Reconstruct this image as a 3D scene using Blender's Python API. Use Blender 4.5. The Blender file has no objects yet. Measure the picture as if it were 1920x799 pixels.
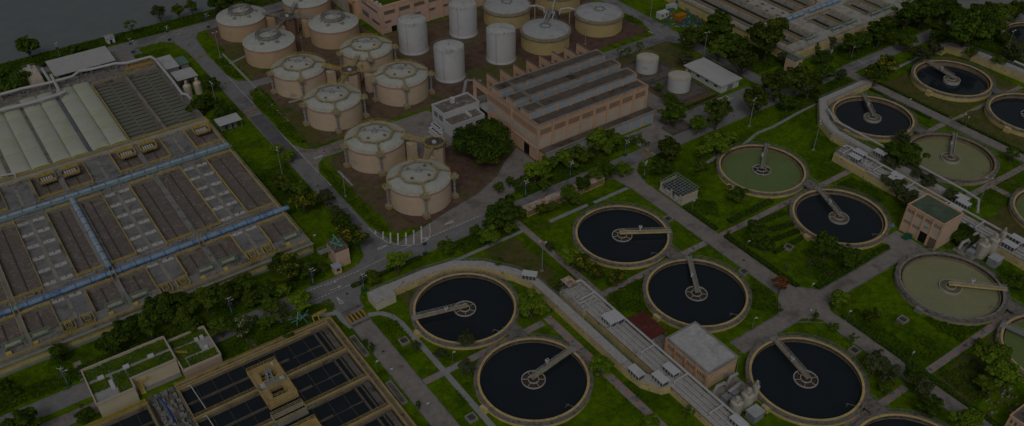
import bpy, math, random
import numpy as np
from mathutils import Vector, Matrix
random.seed(7)
C = bpy.data.collections.new('site'); bpy.context.scene.collection.children.link(C)
SC = bpy.context.scene
PI = math.pi
# ---------------------------------------------------------------- camera
F, CX, CY, HC = 1652.75, 960.0, 505.04, 177.1
FW = Vector((0.43557415, 0.61975933, -0.65281968)); RT = Vector((0.81808351, -0.57509942, -0.00013358)); UP = Vector((0.37551901, 0.53400283, 0.75751333))
cd = bpy.data.cameras.new('camera'); cam = bpy.data.objects.new('camera', cd); C.objects.link(cam)
cd.sensor_width = 36; cd.lens = F/1920*36; cd.shift_y = (CY-399.5)/1920; cd.clip_end = 5000
R3 = Matrix((RT, UP, -FW)).transposed()
cam.matrix_world = Matrix.Translation((0, 0, HC)) @ R3.to_4x4()
SC.camera = cam
def P(x, y, z=0.0):                       # a point of the photograph carried to height z of the site
    d = FW + RT*((x-CX)/F) - UP*((y-CY)/F)
    t = (z-HC)/d.z
    return Vector((d.x*t, d.y*t, z))
def ppm(p):                               # photograph pixels per metre at p
    return F/((Vector(p)-Vector((0, 0, HC))).dot(FW))
# ---------------------------------------------------------------- light
SUN_EL, SUN_AZ = 48, 232                   # degrees; azimuth = direction the light comes from, counter-clockwise from +X
w = bpy.data.worlds.new("World"); SC.world = w; w.use_nodes = True
nt = w.node_tree; bg = nt.nodes['Background']
sky = nt.nodes.new('ShaderNodeTexSky'); sky.sky_type = 'NISHITA'; sky.sun_disc = False
sky.sun_elevation = math.radians(SUN_EL); sky.sun_rotation = math.radians(90-SUN_AZ)
sky.air_density = 1.0; sky.dust_density = 4.0; sky.ozone_density = 1.0
hs = nt.nodes.new('ShaderNodeHueSaturation'); hs.inputs['Saturation'].default_value = .3   # overcast: a greyer sky
nt.links.new(sky.outputs[0], hs.inputs['Color']); nt.links.new(hs.outputs[0], bg.inputs[0]); bg.inputs[1].default_value = 0.15
sl = bpy.data.lights.new('sun', 'SUN'); sl.energy = 1.25; sl.angle = math.radians(14); sl.color = (1, .965, .92)
so = bpy.data.objects.new('sun', sl); C.objects.link(so)
sd = Vector((math.cos(math.radians(SUN_EL))*math.cos(math.radians(SUN_AZ)), math.cos(math.radians(SUN_EL))*math.sin(math.radians(SUN_AZ)), math.sin(math.radians(SUN_EL))))
so.rotation_euler = sd.to_track_quat('Z', 'Y').to_euler()
SC.view_settings.view_transform = 'Standard'; SC.view_settings.look = 'None'; SC.view_settings.gamma = 1; SC.view_settings.exposure = -2.66
SC.render.engine = 'CYCLES'; SC.cycles.max_bounces = 5; SC.cycles.diffuse_bounces = 2
# ---------------------------------------------------------------- materials
MC = {}
def M(name, col, rough=.8, var=.18, scale=.35, stain=None, sscale=.25, sthr=.55, stain2=None, metal=0, bump=0, spec=.3, fine=None, obj=False):
    if name in MC: return MC[name]
    m = bpy.data.materials.new(name); m.use_nodes = True; t = m.node_tree; n = t.nodes; b = n['Principled BSDF']
    b.inputs['Roughness'].default_value = rough; b.inputs['Metallic'].default_value = metal
    b.inputs['Specular IOR Level'].default_value = spec
    g = n.new('ShaderNodeNewGeometry'); vec = g.outputs['Position']
    def noise(s, det=4):
        x = n.new('ShaderNodeTexNoise'); x.inputs['Scale'].default_value = s; x.inputs['Detail'].default_value = det; x.inputs['Roughness'].default_value = .65
        t.links.new(vec, x.inputs['Vector']); return x.outputs['Fac']
    def ramp(f, a, bb, lo=.3, hi=.7):
        r = n.new('ShaderNodeMapRange'); r.inputs['From Min'].default_value = lo; r.inputs['From Max'].default_value = hi
        r.inputs['To Min'].default_value = a; r.inputs['To Max'].default_value = bb; t.links.new(f, r.inputs['Value']); return r.outputs[0]
    v = ramp(noise(scale, 6), 1-var, 1+var)
    v2 = ramp(noise(fine or scale*9, 3), 1-var*.6, 1+var*.6)
    mul = n.new('ShaderNodeMath'); mul.operation = 'MULTIPLY'; t.links.new(v, mul.inputs[0]); t.links.new(v2, mul.inputs[1])
    base = n.new('ShaderNodeRGB'); base.outputs[0].default_value = (*col, 1); out = base.outputs[0]
    if stain:
        mx = n.new('ShaderNodeMix'); mx.data_type = 'RGBA'; mx.inputs['B'].default_value = (*stain, 1)
        t.links.new(ramp(noise(sscale, 8), 0, 1, sthr, sthr+.12), mx.inputs['Factor']); t.links.new(out, mx.inputs['A']); out = mx.outputs['Result']
    if stain2:                              # (colour, scale, threshold): a second kind of patch
        mx = n.new('ShaderNodeMix'); mx.data_type = 'RGBA'; mx.inputs['B'].default_value = (*stain2[0], 1)
        t.links.new(ramp(noise(stain2[1], 9), 0, .85, stain2[2], stain2[2]+.09), mx.inputs['Factor']); t.links.new(out, mx.inputs['A']); out = mx.outputs['Result']
    vm = n.new('ShaderNodeVectorMath'); vm.operation = 'SCALE'; t.links.new(out, vm.inputs[0]); t.links.new(mul.outputs[0], vm.inputs['Scale'])
    t.links.new(vm.outputs[0], b.inputs['Base Color'])
    if bump:
        bp = n.new('ShaderNodeBump'); bp.inputs['Strength'].default_value = bump; bp.inputs['Distance'].default_value = .3
        t.links.new(noise(fine or scale*9, 3), bp.inputs['Height']); t.links.new(bp.outputs[0], b.inputs['Normal'])
    MC[name] = m; return m
def leafmat(name, c1, c2, flower=None):
    if name in MC: return MC[name]
    m = bpy.data.materials.new(name); m.use_nodes = True; t = m.node_tree; n = t.nodes; b = n['Principled BSDF']
    b.inputs['Roughness'].default_value = .7; b.inputs['Specular IOR Level'].default_value = .1
    a = n.new('ShaderNodeAttribute'); a.attribute_name = 'leaf'
    mx = n.new('ShaderNodeMix'); mx.data_type = 'RGBA'; mx.inputs['A'].default_value = (*c1, 1); mx.inputs['B'].default_value = (*c2, 1)
    t.links.new(a.outputs['Fac'], mx.inputs['Factor']); out = mx.outputs['Result']
    if flower:
        mm = n.new('ShaderNodeMix'); mm.data_type = 'RGBA'; mm.inputs['B'].default_value = (*flower, 1)
        gt = n.new('ShaderNodeMath'); gt.operation = 'GREATER_THAN'; gt.inputs[1].default_value = .86
        t.links.new(a.outputs['Fac'], gt.inputs[0]); t.links.new(gt.outputs[0], mm.inputs['Factor']); t.links.new(out, mm.inputs['A']); out = mm.outputs['Result']
    oi = n.new('ShaderNodeObjectInfo'); r = n.new('ShaderNodeMapRange'); r.inputs['To Min'].default_value = .8; r.inputs['To Max'].default_value = 1.2
    t.links.new(oi.outputs['Random'], r.inputs['Value'])
    vm = n.new('ShaderNodeVectorMath'); vm.operation = 'SCALE'; t.links.new(out, vm.inputs[0]); t.links.new(r.outputs[0], vm.inputs['Scale'])
    t.links.new(vm.outputs[0], b.inputs['Base Color'])
    try: b.inputs['Transmission Weight'].default_value = 0
    except Exception: pass
    MC[name] = m; return m
conc = M('concrete', (.34, .32, .29), stain=(.16, .14, .12), sscale=.3, sthr=.55)
concl = M('light_concrete', (.42, .42, .40), stain=(.24, .22, .2), sscale=.22, sthr=.58)
concd = M('dark_concrete', (.17, .155, .14), stain=(.08, .07, .06), sscale=.3, sthr=.52)
concw = M('weathered_deck', (.30, .285, .26), stain=(.16, .14, .12), sscale=.18, sthr=.5, fine=1.5)
yel = M('yellow_paint', (.7, .52, .12), rough=.5)
yelw = M('yellow_wall', (.68, .54, .24), stain=(.2, .13, .07), sscale=.5, sthr=.62, fine=1.2)
rimy = M('rim_yellow', (.68, .51, .22), stain=(.34, .25, .14), sscale=.45, sthr=.6, fine=1.5)
asph = M('asphalt', (.275, .27, .27), rough=.9, stain=(.165, .16, .16), sscale=.06, sthr=.52, fine=.9, var=.14)
asphl = M('concrete_road', (.31, .285, .265), rough=.9, stain=(.2, .18, .165), sscale=.12, sthr=.52, fine=.9, var=.15)
kerbm = M('kerb_stone', (.27, .26, .245), stain=(.15, .14, .12), sscale=.4, sthr=.5)
white = M('white_paint', (.68, .69, .71), rough=.45, var=.04, stain=(.58, .575, .56), sscale=.25, sthr=.58)
whitep = M('white_road_paint', (.72, .72, .71), var=.18, fine=3)
steel = M('galvanised_steel', (.42, .43, .43), rough=.45, metal=.3)
pink = M('pink_render', (.74, .49, .33), stain=(.60, .38, .26), sscale=.3, sthr=.62, fine=1.6, var=.08)
cream = M('cream_render', (.66, .56, .45), stain=(.38, .29, .2), sscale=.3, sthr=.62, var=.08)
dig = M('digester_render', (.68, .54, .39), stain=(.40, .27, .16), sscale=.12, sthr=.6, var=.07)
dig2 = M('digester_ochre', (.62, .45, .28), stain=(.36, .22, .10), sscale=.12, sthr=.6, var=.07)
digband = M('dusky_pink_band', (.54, .32, .27), var=.08)
digroof = M('pale_roof_sheet', (.54, .56, .51), stain=(.42, .43, .38), sscale=.3, sthr=.6, var=.1)
roofd = M('dark_roof_felt', (.15, .125, .105), stain=(.055, .045, .038), sscale=.14, sthr=.54, fine=1.2, var=.25)
bluep = M('pale_blue_panel', (.42, .50, .57), var=.07)
pipeb = M('blue_pipe_paint', (.13, .27, .5), rough=.4, stain=(.3, .36, .42), sscale=.5, sthr=.6)
pipel = M('pale_blue_pipe', (.35, .42, .48), rough=.4)
teal = M('turquoise_paint', (.16, .4, .34), rough=.5)
glass = M('dark_glass', (.03, .035, .04), rough=.12, spec=.6, var=.05)
black = M('dark_void', (.012, .012, .012), rough=.9)
bark = M('bark', (.13, .10, .07), fine=4)
soil = M('soil', (.165, .115, .075), stain=(.10, .115, .03), sscale=.16, sthr=.54, fine=1.3, var=.3, bump=.5)
soilr = M('red_soil', (.15, .09, .07), stain=(.08, .06, .035), sscale=.2, sthr=.54, fine=1.2, var=.3, bump=.5)
drygrass = M('dry_grass', (.13, .115, .035), stain=(.075, .11, .018), sscale=.2, sthr=.5, fine=1.5, var=.25, bump=.5)
grassm = M('grass', (.115, .2, .003), rough=.95, spec=.04, stain=(.058, .115, .003), sscale=.06, sthr=.47, fine=.8, var=.32, bump=.8, stain2=((.18, .175, .045), .12, .6))
rust = M('rusty_sheet', (.58, .48, .4), stain=(.33, .17, .09), sscale=.5, sthr=.5)
def water(name, col, rough=.08, bump=.03, scale=1.2, foam=None, fs=.5, spec=.5):
    m = M(name, col, rough=rough, var=.08, scale=.1, bump=0, spec=spec)
    t = m.node_tree; n = t.nodes; b = n['Principled BSDF']; b.inputs['IOR'].default_value = 1.33
    g = n.new('ShaderNodeNewGeometry'); x = n.new('ShaderNodeTexNoise'); x.inputs['Scale'].default_value = scale; t.links.new(g.outputs['Position'], x.inputs['Vector'])
    bp = n.new('ShaderNodeBump'); bp.inputs['Strength'].default_value = bump; bp.inputs['Distance'].default_value = .2
    t.links.new(x.outputs['Fac'], bp.inputs['Height']); t.links.new(bp.outputs[0], b.inputs['Normal'])
    if foam:                                # thin curls of scum: the edge of a warped noise
        x2 = n.new('ShaderNodeTexNoise'); x2.inputs['Scale'].default_value = fs; x2.inputs['Detail'].default_value = 3; x2.inputs['Distortion'].default_value = 2.2
        t.links.new(g.outputs['Position'], x2.inputs['Vector'])
        s = n.new('ShaderNodeMath'); s.operation = 'SUBTRACT'; s.inputs[1].default_value = .5; t.links.new(x2.outputs['Fac'], s.inputs[0])
        ab = n.new('ShaderNodeMath'); ab.operation = 'ABSOLUTE'; t.links.new(s.outputs[0], ab.inputs[0])
        r = n.new('ShaderNodeMapRange'); r.inputs['From Min'].default_value = 0; r.inputs['From Max'].default_value = .03; r.inputs['To Min'].default_value = .75; r.inputs['To Max'].default_value = 0
        t.links.new(ab.outputs[0], r.inputs['Value'])
        mx = n.new('ShaderNodeMix'); mx.data_type = 'RGBA'; mx.inputs['B'].default_value = (*foam, 1)
        src = b.inputs['Base Color'].links[0].from_socket; t.links.new(src, mx.inputs['A']); t.links.new(r.outputs[0], mx.inputs['Factor']); t.links.new(mx.outputs['Result'], b.inputs['Base Color'])
    return m
wdark = water('dark_settled_water', (.023, .031, .040), rough=.06, bump=.05, scale=1.5)
wgreen = water('green_water', (.18, .25, .085), rough=.15)
wpale = water('pale_green_water', (.31, .33, .16), rough=.15)
wolive = water('olive_water', (.335, .34, .19), rough=.15)
wbrown = water('brown_aerated_water', (.20, .17, .148), rough=.45, bump=.3, scale=.8, foam=(.36, .32, .29), fs=.16, spec=.25)
wgrey = water('grey_water', (.21, .21, .165), rough=.25)
wriver = water('river_water', (.2, .225, .23), rough=.3, bump=.5, scale=.45, spec=.25)
wp = M('duct_white', (.58, .58, .59), rough=.4, var=.05)
stuffp = M('clutter_grey', (.3, .29, .27), var=.4, scale=1, fine=3)
# ---------------------------------------------------------------- mesh builder
class MB:
    def __init__(s, o=(0, 0, 0)): s.v = []; s.f = []; s.o = Vector(o); s.mi = []; s.cur = 0; s.sm = False
    def add(s, vs, fs):
        b = len(s.v); s.v += [(x-s.o.x, y-s.o.y, z-s.o.z) for x, y, z in vs]; s.f += [tuple(b+i for i in f) for f in fs]; s.mi += [s.cur]*len(fs); return s
    def box(s, x0, x1, y0, y1, z0, z1):
        if x0 > x1: x0, x1 = x1, x0
        if y0 > y1: y0, y1 = y1, y0
        return s.add([(x0, y0, z0), (x1, y0, z0), (x1, y1, z0), (x0, y1, z0), (x0, y0, z1), (x1, y0, z1), (x1, y1, z1), (x0, y1, z1)],
                     [(0, 3, 2, 1), (4, 5, 6, 7), (0, 1, 5, 4), (1, 2, 6, 5), (2, 3, 7, 6), (3, 0, 4, 7)])
    def quad(s, x0, x1, y0, y1, z): return s.add([(x0, y0, z), (x1, y0, z), (x1, y1, z), (x0, y1, z)], [(0, 1, 2, 3)])
    def poly(s, pts, z0, z1=None):
        pts = [(p[0], p[1]) for p in pts]
        a = sum(pts[i][0]*pts[(i+1) % len(pts)][1]-pts[(i+1) % len(pts)][0]*pts[i][1] for i in range(len(pts)))
        if a < 0: pts = pts[::-1]
        n = len(pts)
        if z1 is None: return s.add([(x, y, z0) for x, y in pts], [tuple(range(n))])
        return s.add([(x, y, z0) for x, y in pts]+[(x, y, z1) for x, y in pts], [tuple(range(n, 2*n)), tuple(range(n-1, -1, -1))]+[(i, (i+1) % n, n+(i+1) % n, n+i) for i in range(n)])
    def bar(s, a, b, w, h=None):
        a, b = Vector(a), Vector(b); d = b-a
        if d.length < 1e-6: return s
        d.normalize(); u = Vector((0, 0, 1)) if abs(d.z) < .9 else Vector((1, 0, 0)); r = d.cross(u).normalized(); u = r.cross(d).normalized()
        h = h or w; r = r*w/2; u = u*h/2
        vs = [a-r-u, a+r-u, a+r+u, a-r+u, b-r-u, b+r-u, b+r+u, b-r+u]
        return s.add(vs, [(0, 1, 2, 3), (7, 6, 5, 4), (0, 4, 5, 1), (1, 5, 6, 2), (2, 6, 7, 3), (3, 7, 4, 0)])
    def cyl(s, x, y, z0, z1, r0, r1=None, n=24, cap=True):
        r1 = r0 if r1 is None else r1
        vs = [(x+r*math.cos(2*PI*i/n), y+r*math.sin(2*PI*i/n), z) for r, z in ((r0, z0), (r1, z1)) for i in range(n)]
        fs = [(i, (i+1) % n, n+(i+1) % n, n+i) for i in range(n)]
        if cap: fs += [tuple(range(n, 2*n)), tuple(range(n-1, -1, -1))]
        return s.add(vs, fs)
    def lathe(s, x, y, prof, n=64, a0=0, a1=2*PI):
        full = abs(a1-a0-2*PI) < 1e-6; m = n if full else n+1; k = len(prof)
        vs = [(x+r*math.cos(a0+(a1-a0)*i/n), y+r*math.sin(a0+(a1-a0)*i/n), z) for i in range(m) for r, z in prof]
        fs = []
        for i in range(n):
            j = (i+1) % m
            for q in range(k-1): fs.append((i*k+q, j*k+q, j*k+q+1, i*k+q+1))
        return s.add(vs, fs)
    def ring(s, x, y, ri, ro, z0, z1, n=64): return s.lathe(x, y, [(ri, z0), (ri, z1), (ro, z1), (ro, z0), (ri, z0)][::-1], n)
    def tube(s, pts, r, n=10, cap=True):
        pts = [Vector(p) for p in pts]; rings = []; prev = None
        for i, p in enumerate(pts):
            d = ((pts[min(i+1, len(pts)-1)]-p).normalized() + (p-pts[max(i-1, 0)]).normalized())
            d = d.normalized() if d.length > 1e-6 else Vector((0, 0, 1))
            u = Vector((0, 0, 1)) if abs(d.z) < .95 else Vector((1, 0, 0))
            if prev is not None and (u-d*u.dot(d)).length < .2: u = prev
            a = (u-d*u.dot(d)).normalized(); prev = a; b = d.cross(a)
            rr = r[i] if isinstance(r, (list, tuple)) else r
            rings += [p+(a*math.cos(2*PI*k/n)+b*math.sin(2*PI*k/n))*rr for k in range(n)]
        fs = []
        for i in range(len(pts)-1):
            for k in range(n): fs.append((i*n+k, i*n+(k+1) % n, (i+1)*n+(k+1) % n, (i+1)*n+k))
        if cap: fs += [tuple(range(n-1, -1, -1)), tuple((len(pts)-1)*n+k for k in range(n))]
        return s.add(rings, fs)
    def rail(s, pts, h=1.1, nr=3, sp=2.0, t=.07, closed=False):
        pts = [Vector((p[0], p[1], p[2])) for p in pts]
        if closed: pts.append(pts[0])
        for a, b in zip(pts, pts[1:]):
            L = (b-a).length
            if L < .05: continue
            for k in range(nr):
                z = Vector((0, 0, h*(1-k/nr))); s.bar(a+z, b+z, t)
            n = max(1, int(round(L/sp)))
            for i in range(n+1):
                p = a.lerp(b, i/n); s.bar(p, p+Vector((0, 0, h)), t)
        return s
    def split(s, name, mat, parent=None):     # every separate piece becomes an object of its own
        lab = list(range(len(s.v)))
        def find(i):
            while lab[i] != i: lab[i] = lab[lab[i]]; i = lab[i]
            return i
        for f in s.f:
            for i in f[1:]: lab[find(i)] = find(f[0])
        grp = {}
        for k, f in enumerate(s.f): grp.setdefault(find(f[0]), []).append(f)
        for fs in grp.values():
            ids = sorted({i for f in fs for i in f}); mp_ = {i: k for k, i in enumerate(ids)}
            m_ = MB(); m_.v = [s.v[i] for i in ids]; m_.f = [tuple(mp_[i] for i in f) for f in fs]; m_.mi = [0]*len(fs); last = m_.build(name, mat, parent)
        return last
    def build(s, name, mat, parent=None, smooth=False):
        me = bpy.data.meshes.new(name); me.from_pydata(s.v, [], s.f)
        for m in (mat if isinstance(mat, (list, tuple)) else [mat]): me.materials.append(m)
        if isinstance(mat, (list, tuple)): me.polygons.foreach_set('material_index', s.mi)
        if smooth:
            me.polygons.foreach_set('use_smooth', [True]*len(me.polygons))
            try: me.set_sharp_from_angle(angle=math.radians(40))
            except Exception: pass
        o = bpy.data.objects.new(name, me); C.objects.link(o)
        if parent is not None: o.parent = parent
        return o
def tag(o, label, cat, group=None):
    o['label'] = label; o['category'] = cat
    if group: o['group'] = group
    return o
def thing(name, label, cat, loc=(0, 0, 0), rz=0, group=None, s=1):
    o = bpy.data.objects.new(name, None); C.objects.link(o); o.location = loc; o.rotation_euler = (0, 0, rz); o.scale = (s, s, s); o.empty_display_size = 1
    return tag(o, label, cat, group)
def struct(o, kind='structure'): o['kind'] = kind; return o
def copy_tree(o, loc, rz=0, s=1, label=None, group=None):
    r = o.copy(); C.objects.link(r); r.location = loc; r.rotation_euler = (0, 0, rz); r.scale = (s, s, s)
    if label: r['label'] = label
    if group: r['group'] = group
    def rec(src, dst):
        for ch in list(src.children):
            c = ch.copy(); C.objects.link(c); c.parent = dst; rec(ch, c)
    rec(o, r); return r
def pits(m, x0, x1, y0, y1, zt, zb, P_, outer=True):   # a slab top with rectangular openings and their inner walls
    xs = sorted({x0, x1, *[p[0] for p in P_], *[p[1] for p in P_]}); ys = sorted({y0, y1, *[p[2] for p in P_], *[p[3] for p in P_]})
    xs = [x for x in xs if x0 <= x <= x1]; ys = [y for y in ys if y0 <= y <= y1]
    def inp(x, y):
        for p in P_:
            if p[0] < x < p[1] and p[2] < y < p[3]: return p[4] if len(p) > 4 else zb
        return None
    nx, ny = len(xs)-1, len(ys)-1
    g = [[inp((xs[i]+xs[i+1])/2, (ys[j]+ys[j+1])/2) for j in range(ny)] for i in range(nx)]
    def hgt(i, j):
        if i < 0 or j < 0 or i >= nx or j >= ny: return zb if outer else zt
        return zt if g[i][j] is None else g[i][j]
    for i in range(nx):
        for j in range(ny):
            h = hgt(i, j)
            if g[i][j] is None: m.quad(xs[i], xs[i+1], ys[j], ys[j+1], zt)
            for (a, b, q) in ((i-1, j, 0), (i+1, j, 1), (i, j-1, 2), (i, j+1, 3)):
                hh = hgt(a, b)
                if hh < h:
                    if q == 0: vs = [(xs[i], ys[j+1], hh), (xs[i], ys[j], hh), (xs[i], ys[j], h), (xs[i], ys[j+1], h)]
                    if q == 1: vs = [(xs[i+1], ys[j], hh), (xs[i+1], ys[j+1], hh), (xs[i+1], ys[j+1], h), (xs[i+1], ys[j], h)]
                    if q == 2: vs = [(xs[i], ys[j], hh), (xs[i+1], ys[j], hh), (xs[i+1], ys[j], h), (xs[i], ys[j], h)]
                    if q == 3: vs = [(xs[i+1], ys[j+1], hh), (xs[i], ys[j+1], hh), (xs[i], ys[j+1], h), (xs[i+1], ys[j+1], h)]
                    m.add(vs, [(0, 1, 2, 3)])
    return m
#@@GROUND
# ---------------------------------------------------------------- ground, roads, paths, river
m = MB(); m.poly([(-3000, -3000), (3000, -3000), (3000, 401), (-3000, 401)], 0); m.add([(-3000, 401, 0), (3000, 401, 0), (3000, 404, -2.4), (-3000, 404, -2.4)], [(0, 1, 2, 3)])
struct(m.build('ground', grassm))
m = MB(); m.poly([(-3000, 401.5), (3000, 401.5), (3000, 4000), (-3000, 4000)], -1.2); struct(m.build('water', wriver))
zc = [.006]
def sheet(mb, pts):
    zc[0] += .004; mb.poly(pts, zc[0]); return mb
def rect(x0, x1, y0, y1): return [(x0, y0), (x1, y0), (x1, y1), (x0, y1)]
def wob(pts, amp=.7, step=3):                # irregular edge
    out = []
    for a, b in zip(pts, pts[1:]+pts[:1]):
        a = Vector(a[:2]); b = Vector(b[:2]); n = max(1, int((b-a).length/step))
        for i in range(n): q = a.lerp(b, i/n); out.append((q.x+random.uniform(-amp, amp), q.y+random.uniform(-amp, amp)))
    return out
m = MB()
for r in [rect(98, 160, 205, 256), rect(100, 160, 266.5, 396), rect(158, 212, 256, 331), rect(222, 247, 207, 250)]: sheet(m, wob(r))
struct(m.build('soil', soil))
m = MB()
for r in [rect(160, 262, 266, 300), rect(104, 122, 203, 215), rect(130, 150, 216, 243), rect(212, 262, 268, 330), rect(128, 140, 286, 302)]: sheet(m, wob(r))
struct(m.build('red_soil', soilr))
m = MB()
for r in [rect(172, 200, 262, 282), rect(97, 104, 266, 300), rect(100, 112, 330, 362), rect(222, 262, 232, 254.5), rect(305.8, 352, 144, 176), rect(305.8, 345, 110, 142), rect(84, 125, 166, 178), rect(116, 128, 146, 180),rect(250,290,60,99),rect(184,230,56,66)]: sheet(m, wob(r, 1))
struct(m.build('dry_grass_ground', drygrass))
road = MB(); roadc = MB()
zc[0] = .03
A = [rect(86.4, 92.2, 204, 383), rect(-80, 215, 382, 389.6), [(92.2, 308), (94, 316), (99, 320), (106, 320), (106, 325.3), (99, 325.3), (94, 329), (92.2, 336)],
     rect(-80, 301.5, 190, 196), [(60.5, 190.1), (65, 186), (66.2, 182), (66.2, 179), (73, 179), (73.5, 183), (76, 187), (79, 190.1)],
     [(86.4, 210), (84, 200), (81, 197.5), (76, 195.9), (99, 195.9), (95, 199), (92.3, 212)],
     [(84.5, 378), (86.5, 366), (86.5, 383), (80, 383)], [(92.1, 357), (92.1, 383), (97, 382.5), (93.5, 376)],[(60,376),(70,376),(70,383),(60,383)],
     rect(266.2, 271.8, 195.9, 396), rect(208, 266.3, 255, 262), [(262, 262), (266.3, 262), (266.3, 276)], [(262, 255), (266.3, 255), (266.3, 248)],
     rect(301.4, 420, 189, 194.8), rect(226, 262, 195.9, 206), rect(400, 450, 120, 270), [(262,196),(266.3,196),(266.3,202)]]
for p in A: sheet(road, p)
struct(road.build('road', asph))
zc[0] = .1
Bp = [rect(66.2, 71.9, 20, 179), rect(176.4, 182.4, 103, 180), rect(178.4, 183.3, 20, 102.5), [(176.4, 179), (175, 187), (171, 190.2), (189, 190.2), (184.5, 186), (182.4, 179)],
      rect(150, 176.5, 102, 107), rect(182.3, 222, 102, 107), rect(176.3, 183.4, 101.2, 107.1), [(170, 107), (176.5, 107), (176.5, 113)], [(182.3, 107), (188, 107), (182.3, 113)], [(174, 102.2), (178.5, 102.2), (178.5, 98.5)],[(183.2,102.2),(185.5,102.2),(183.2,99)],
      [(97, 195.8), (127, 195.8), (150, 203.5), (158.8, 211), (158.8, 223), (150.8, 218.3), (143, 212), (131.6, 207), (118.4, 204.4), (108.5, 202.4), (103, 200.6), (96, 199.5)],
      rect(92.2, 146, 257.8, 264.3), [(92.2, 249), (94.5, 255), (98, 257.9), (92.2, 257.9)], [(92.2, 272), (95, 266), (98, 264.2), (92.2, 264.2)], rect(126, 142.9, 238, 257.9), rect(145, 208, 257.5, 262), rect(142,168,254,257.6),
      rect(301.6, 306, 20, 189), rect(222, 231, 99, 112), rect(44, 66, 372, 382.3), rect(209.8, 226, 206, 232), rect(196,226,195.9,206.2), rect(-40, 20, 183, 187.5)]
for p in Bp: sheet(roadc, p)
struct(roadc.build('concrete_lane', asphl))
# kerbs
m = MB()
def kerb(pts, w=.2, h=.2):
    for a, b in zip(pts, pts[1:]): m.bar((a[0], a[1], h/2), (b[0], b[1], h/2), w, h)
for k in [[(86.3, 210), (86.3, 366), (84, 378), (80, 381.9), (-80, 381.9)], [(92.3, 212), (92.3, 249)], [(92.3, 272), (92.3, 308), (94, 316), (99, 320), (106, 320)], [(106, 325.4), (99, 325.4), (94, 329), (92.3, 336), (92.3, 357), (93.6, 376), (98, 382), (215, 382)],
          [(-80, 389.8), (215, 389.8)], [(76, 196.1), (81, 197.6), (84, 200), (86.3, 210)], [(-80, 196.1), (76, 196.1)], [(-40, 189.9), (60.5, 189.9), (65, 186), (66.1, 182), (66.1, 20)], [(72, 20), (72, 179), (73.6, 183), (76, 187), (79, 189.9), (171, 189.9), (175, 187), (176.3, 179), (176.3, 113), (170, 107.2), (150, 107.2)],
          [(92.3, 212), (95, 200), (103, 200.8), (118.4, 204.6), (131.6, 207.2), (143, 212.2), (151, 218.6)], [(127, 196.1), (150, 203.3), (159, 211)], [(127, 196.1), (226, 196.1)], [(92.3, 249), (94.5, 255), (98, 257.6), (126, 257.6)], [(92.3, 272), (95, 266), (98, 264.4), (145, 264.4)],
          [(189, 189.9), (184.5, 186), (182.5, 179), (182.5, 113), (188, 107.2), (222, 107.2)], [(189, 189.9), (301, 189.9)], [(150, 101.8), (172, 101.8), (178.3, 97), (178.3, 20)], [(183.4, 20), (183.4, 97), (187, 101.8), (222, 101.8)],
          [(301.3, 20), (301.3, 189)], [(306.1, 20), (306.1, 188.9), (420, 188.9)], [(306, 195), (420, 195)], [(272, 196), (272, 396)], [(266, 206), (266, 248), (262, 254.9), (208, 254.9)], [(208, 262.1), (262, 262.1), (266, 276), (266, 396)]]: kerb(k)
struct(m.build('kerb', kerbm))
# white lines and arrows
m = MB(); zl = .16
def line(a, b, w=.15, z=zl): m.bar((a[0], a[1], z), (b[0], b[1], z), w, .008)
def dash(a, b, on=1, off=1, w=.12):
    a = Vector(a).to_3d(); b = Vector(b).to_3d(); L = (b-a).length; d = (b-a)/L; t = 0
    while t < L: line(a+d*t, a+d*min(L, t+on), w); t += on+off
line((92.5, 240), (92.0, 282), .18); line((92.2, 306), (92.2, 338), .16); line((92.4, 375), (-20, 385.8), .001)
dash((62, 194.9), (79, 194.5), .6, .5, .3); line((79, 194.6), (99, 196.0), .14); dash((104, 196.2), (125, 196.2), .8, .5, .3)
dash((58, 190.3), (75, 190.2), .6, .5, .3)
line((79, 386), (112, 386), .1); line((0, 386), (62, 386), .1)
for i in range(6): line((77+i*1.9-1.9*0-0, 205), (77, 205), .001)
for x, ya, yb in ((704, 432, 440), (718, 435, 449), (732, 437, 456), (746, 438, 459), (761, 437, 459), (775.6, 432, 458), (790, 425, 456)): line(P(x, ya), P(x+.5, yb), .5)
pts = [P(690, 428), P(707, 443), P(728, 456), (P(755, 461)), P(785, 459), P(803, 450), P(807, 436), P(805, 420)]
for a, b in zip(pts, pts[1:]): line(a, b, .22)
def tri(x, y, ang, L=3.2, W=1.0):
    c, s = math.cos(ang), math.sin(ang)
    def T(u, v): return (x+u*c-v*s, y+u*s+v*c, zl)
    q = [T(-L/2, -W/2), T(-L/2, W/2), T(L/2, 0)]; 
    m.bar(q[0], q[1], .3, .008)
    for e in (0, 1): m.bar(q[e], q[2], .3, .009+e*.002)
for t_ in [(636.5, 564, -PI/2+PI), (718, 464, 0), (598, 295, 0), (841, 419, PI), (1222, 62, -1.57)]:
    p = P(t_[0], t_[1]); tri(p.x, p.y, t_[2])
def arrow(px, py, ang, L=4):
    p = P(px, py); c, s = math.cos(ang), math.sin(ang)
    m.bar((p.x-c*L/2, p.y-s*L/2, zl), (p.x+c*L/4, p.y+s*L/4, zl), .2, .008); m.poly([(p.x+c*L/2, p.y+s*L/2), (p.x+c*L/5-s*.5, p.y+s*L/5+c*.5), (p.x+c*L/5+s*.5, p.y+s*L/5-c*.5)], zl+.003)
arrow(334, 59, 0); arrow(340, 63, PI); arrow(622, 532, 0); arrow(630, 541, 0); 
line((266.5, 263), (268.9, 290), .12); line((269, 256), (269, 225), .12); line((196.9, 190), (196.9, 195), .25)
line((308, 191.9), (330, 191.9), .12); line((316, 189), (316, 194.8), .3)
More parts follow.
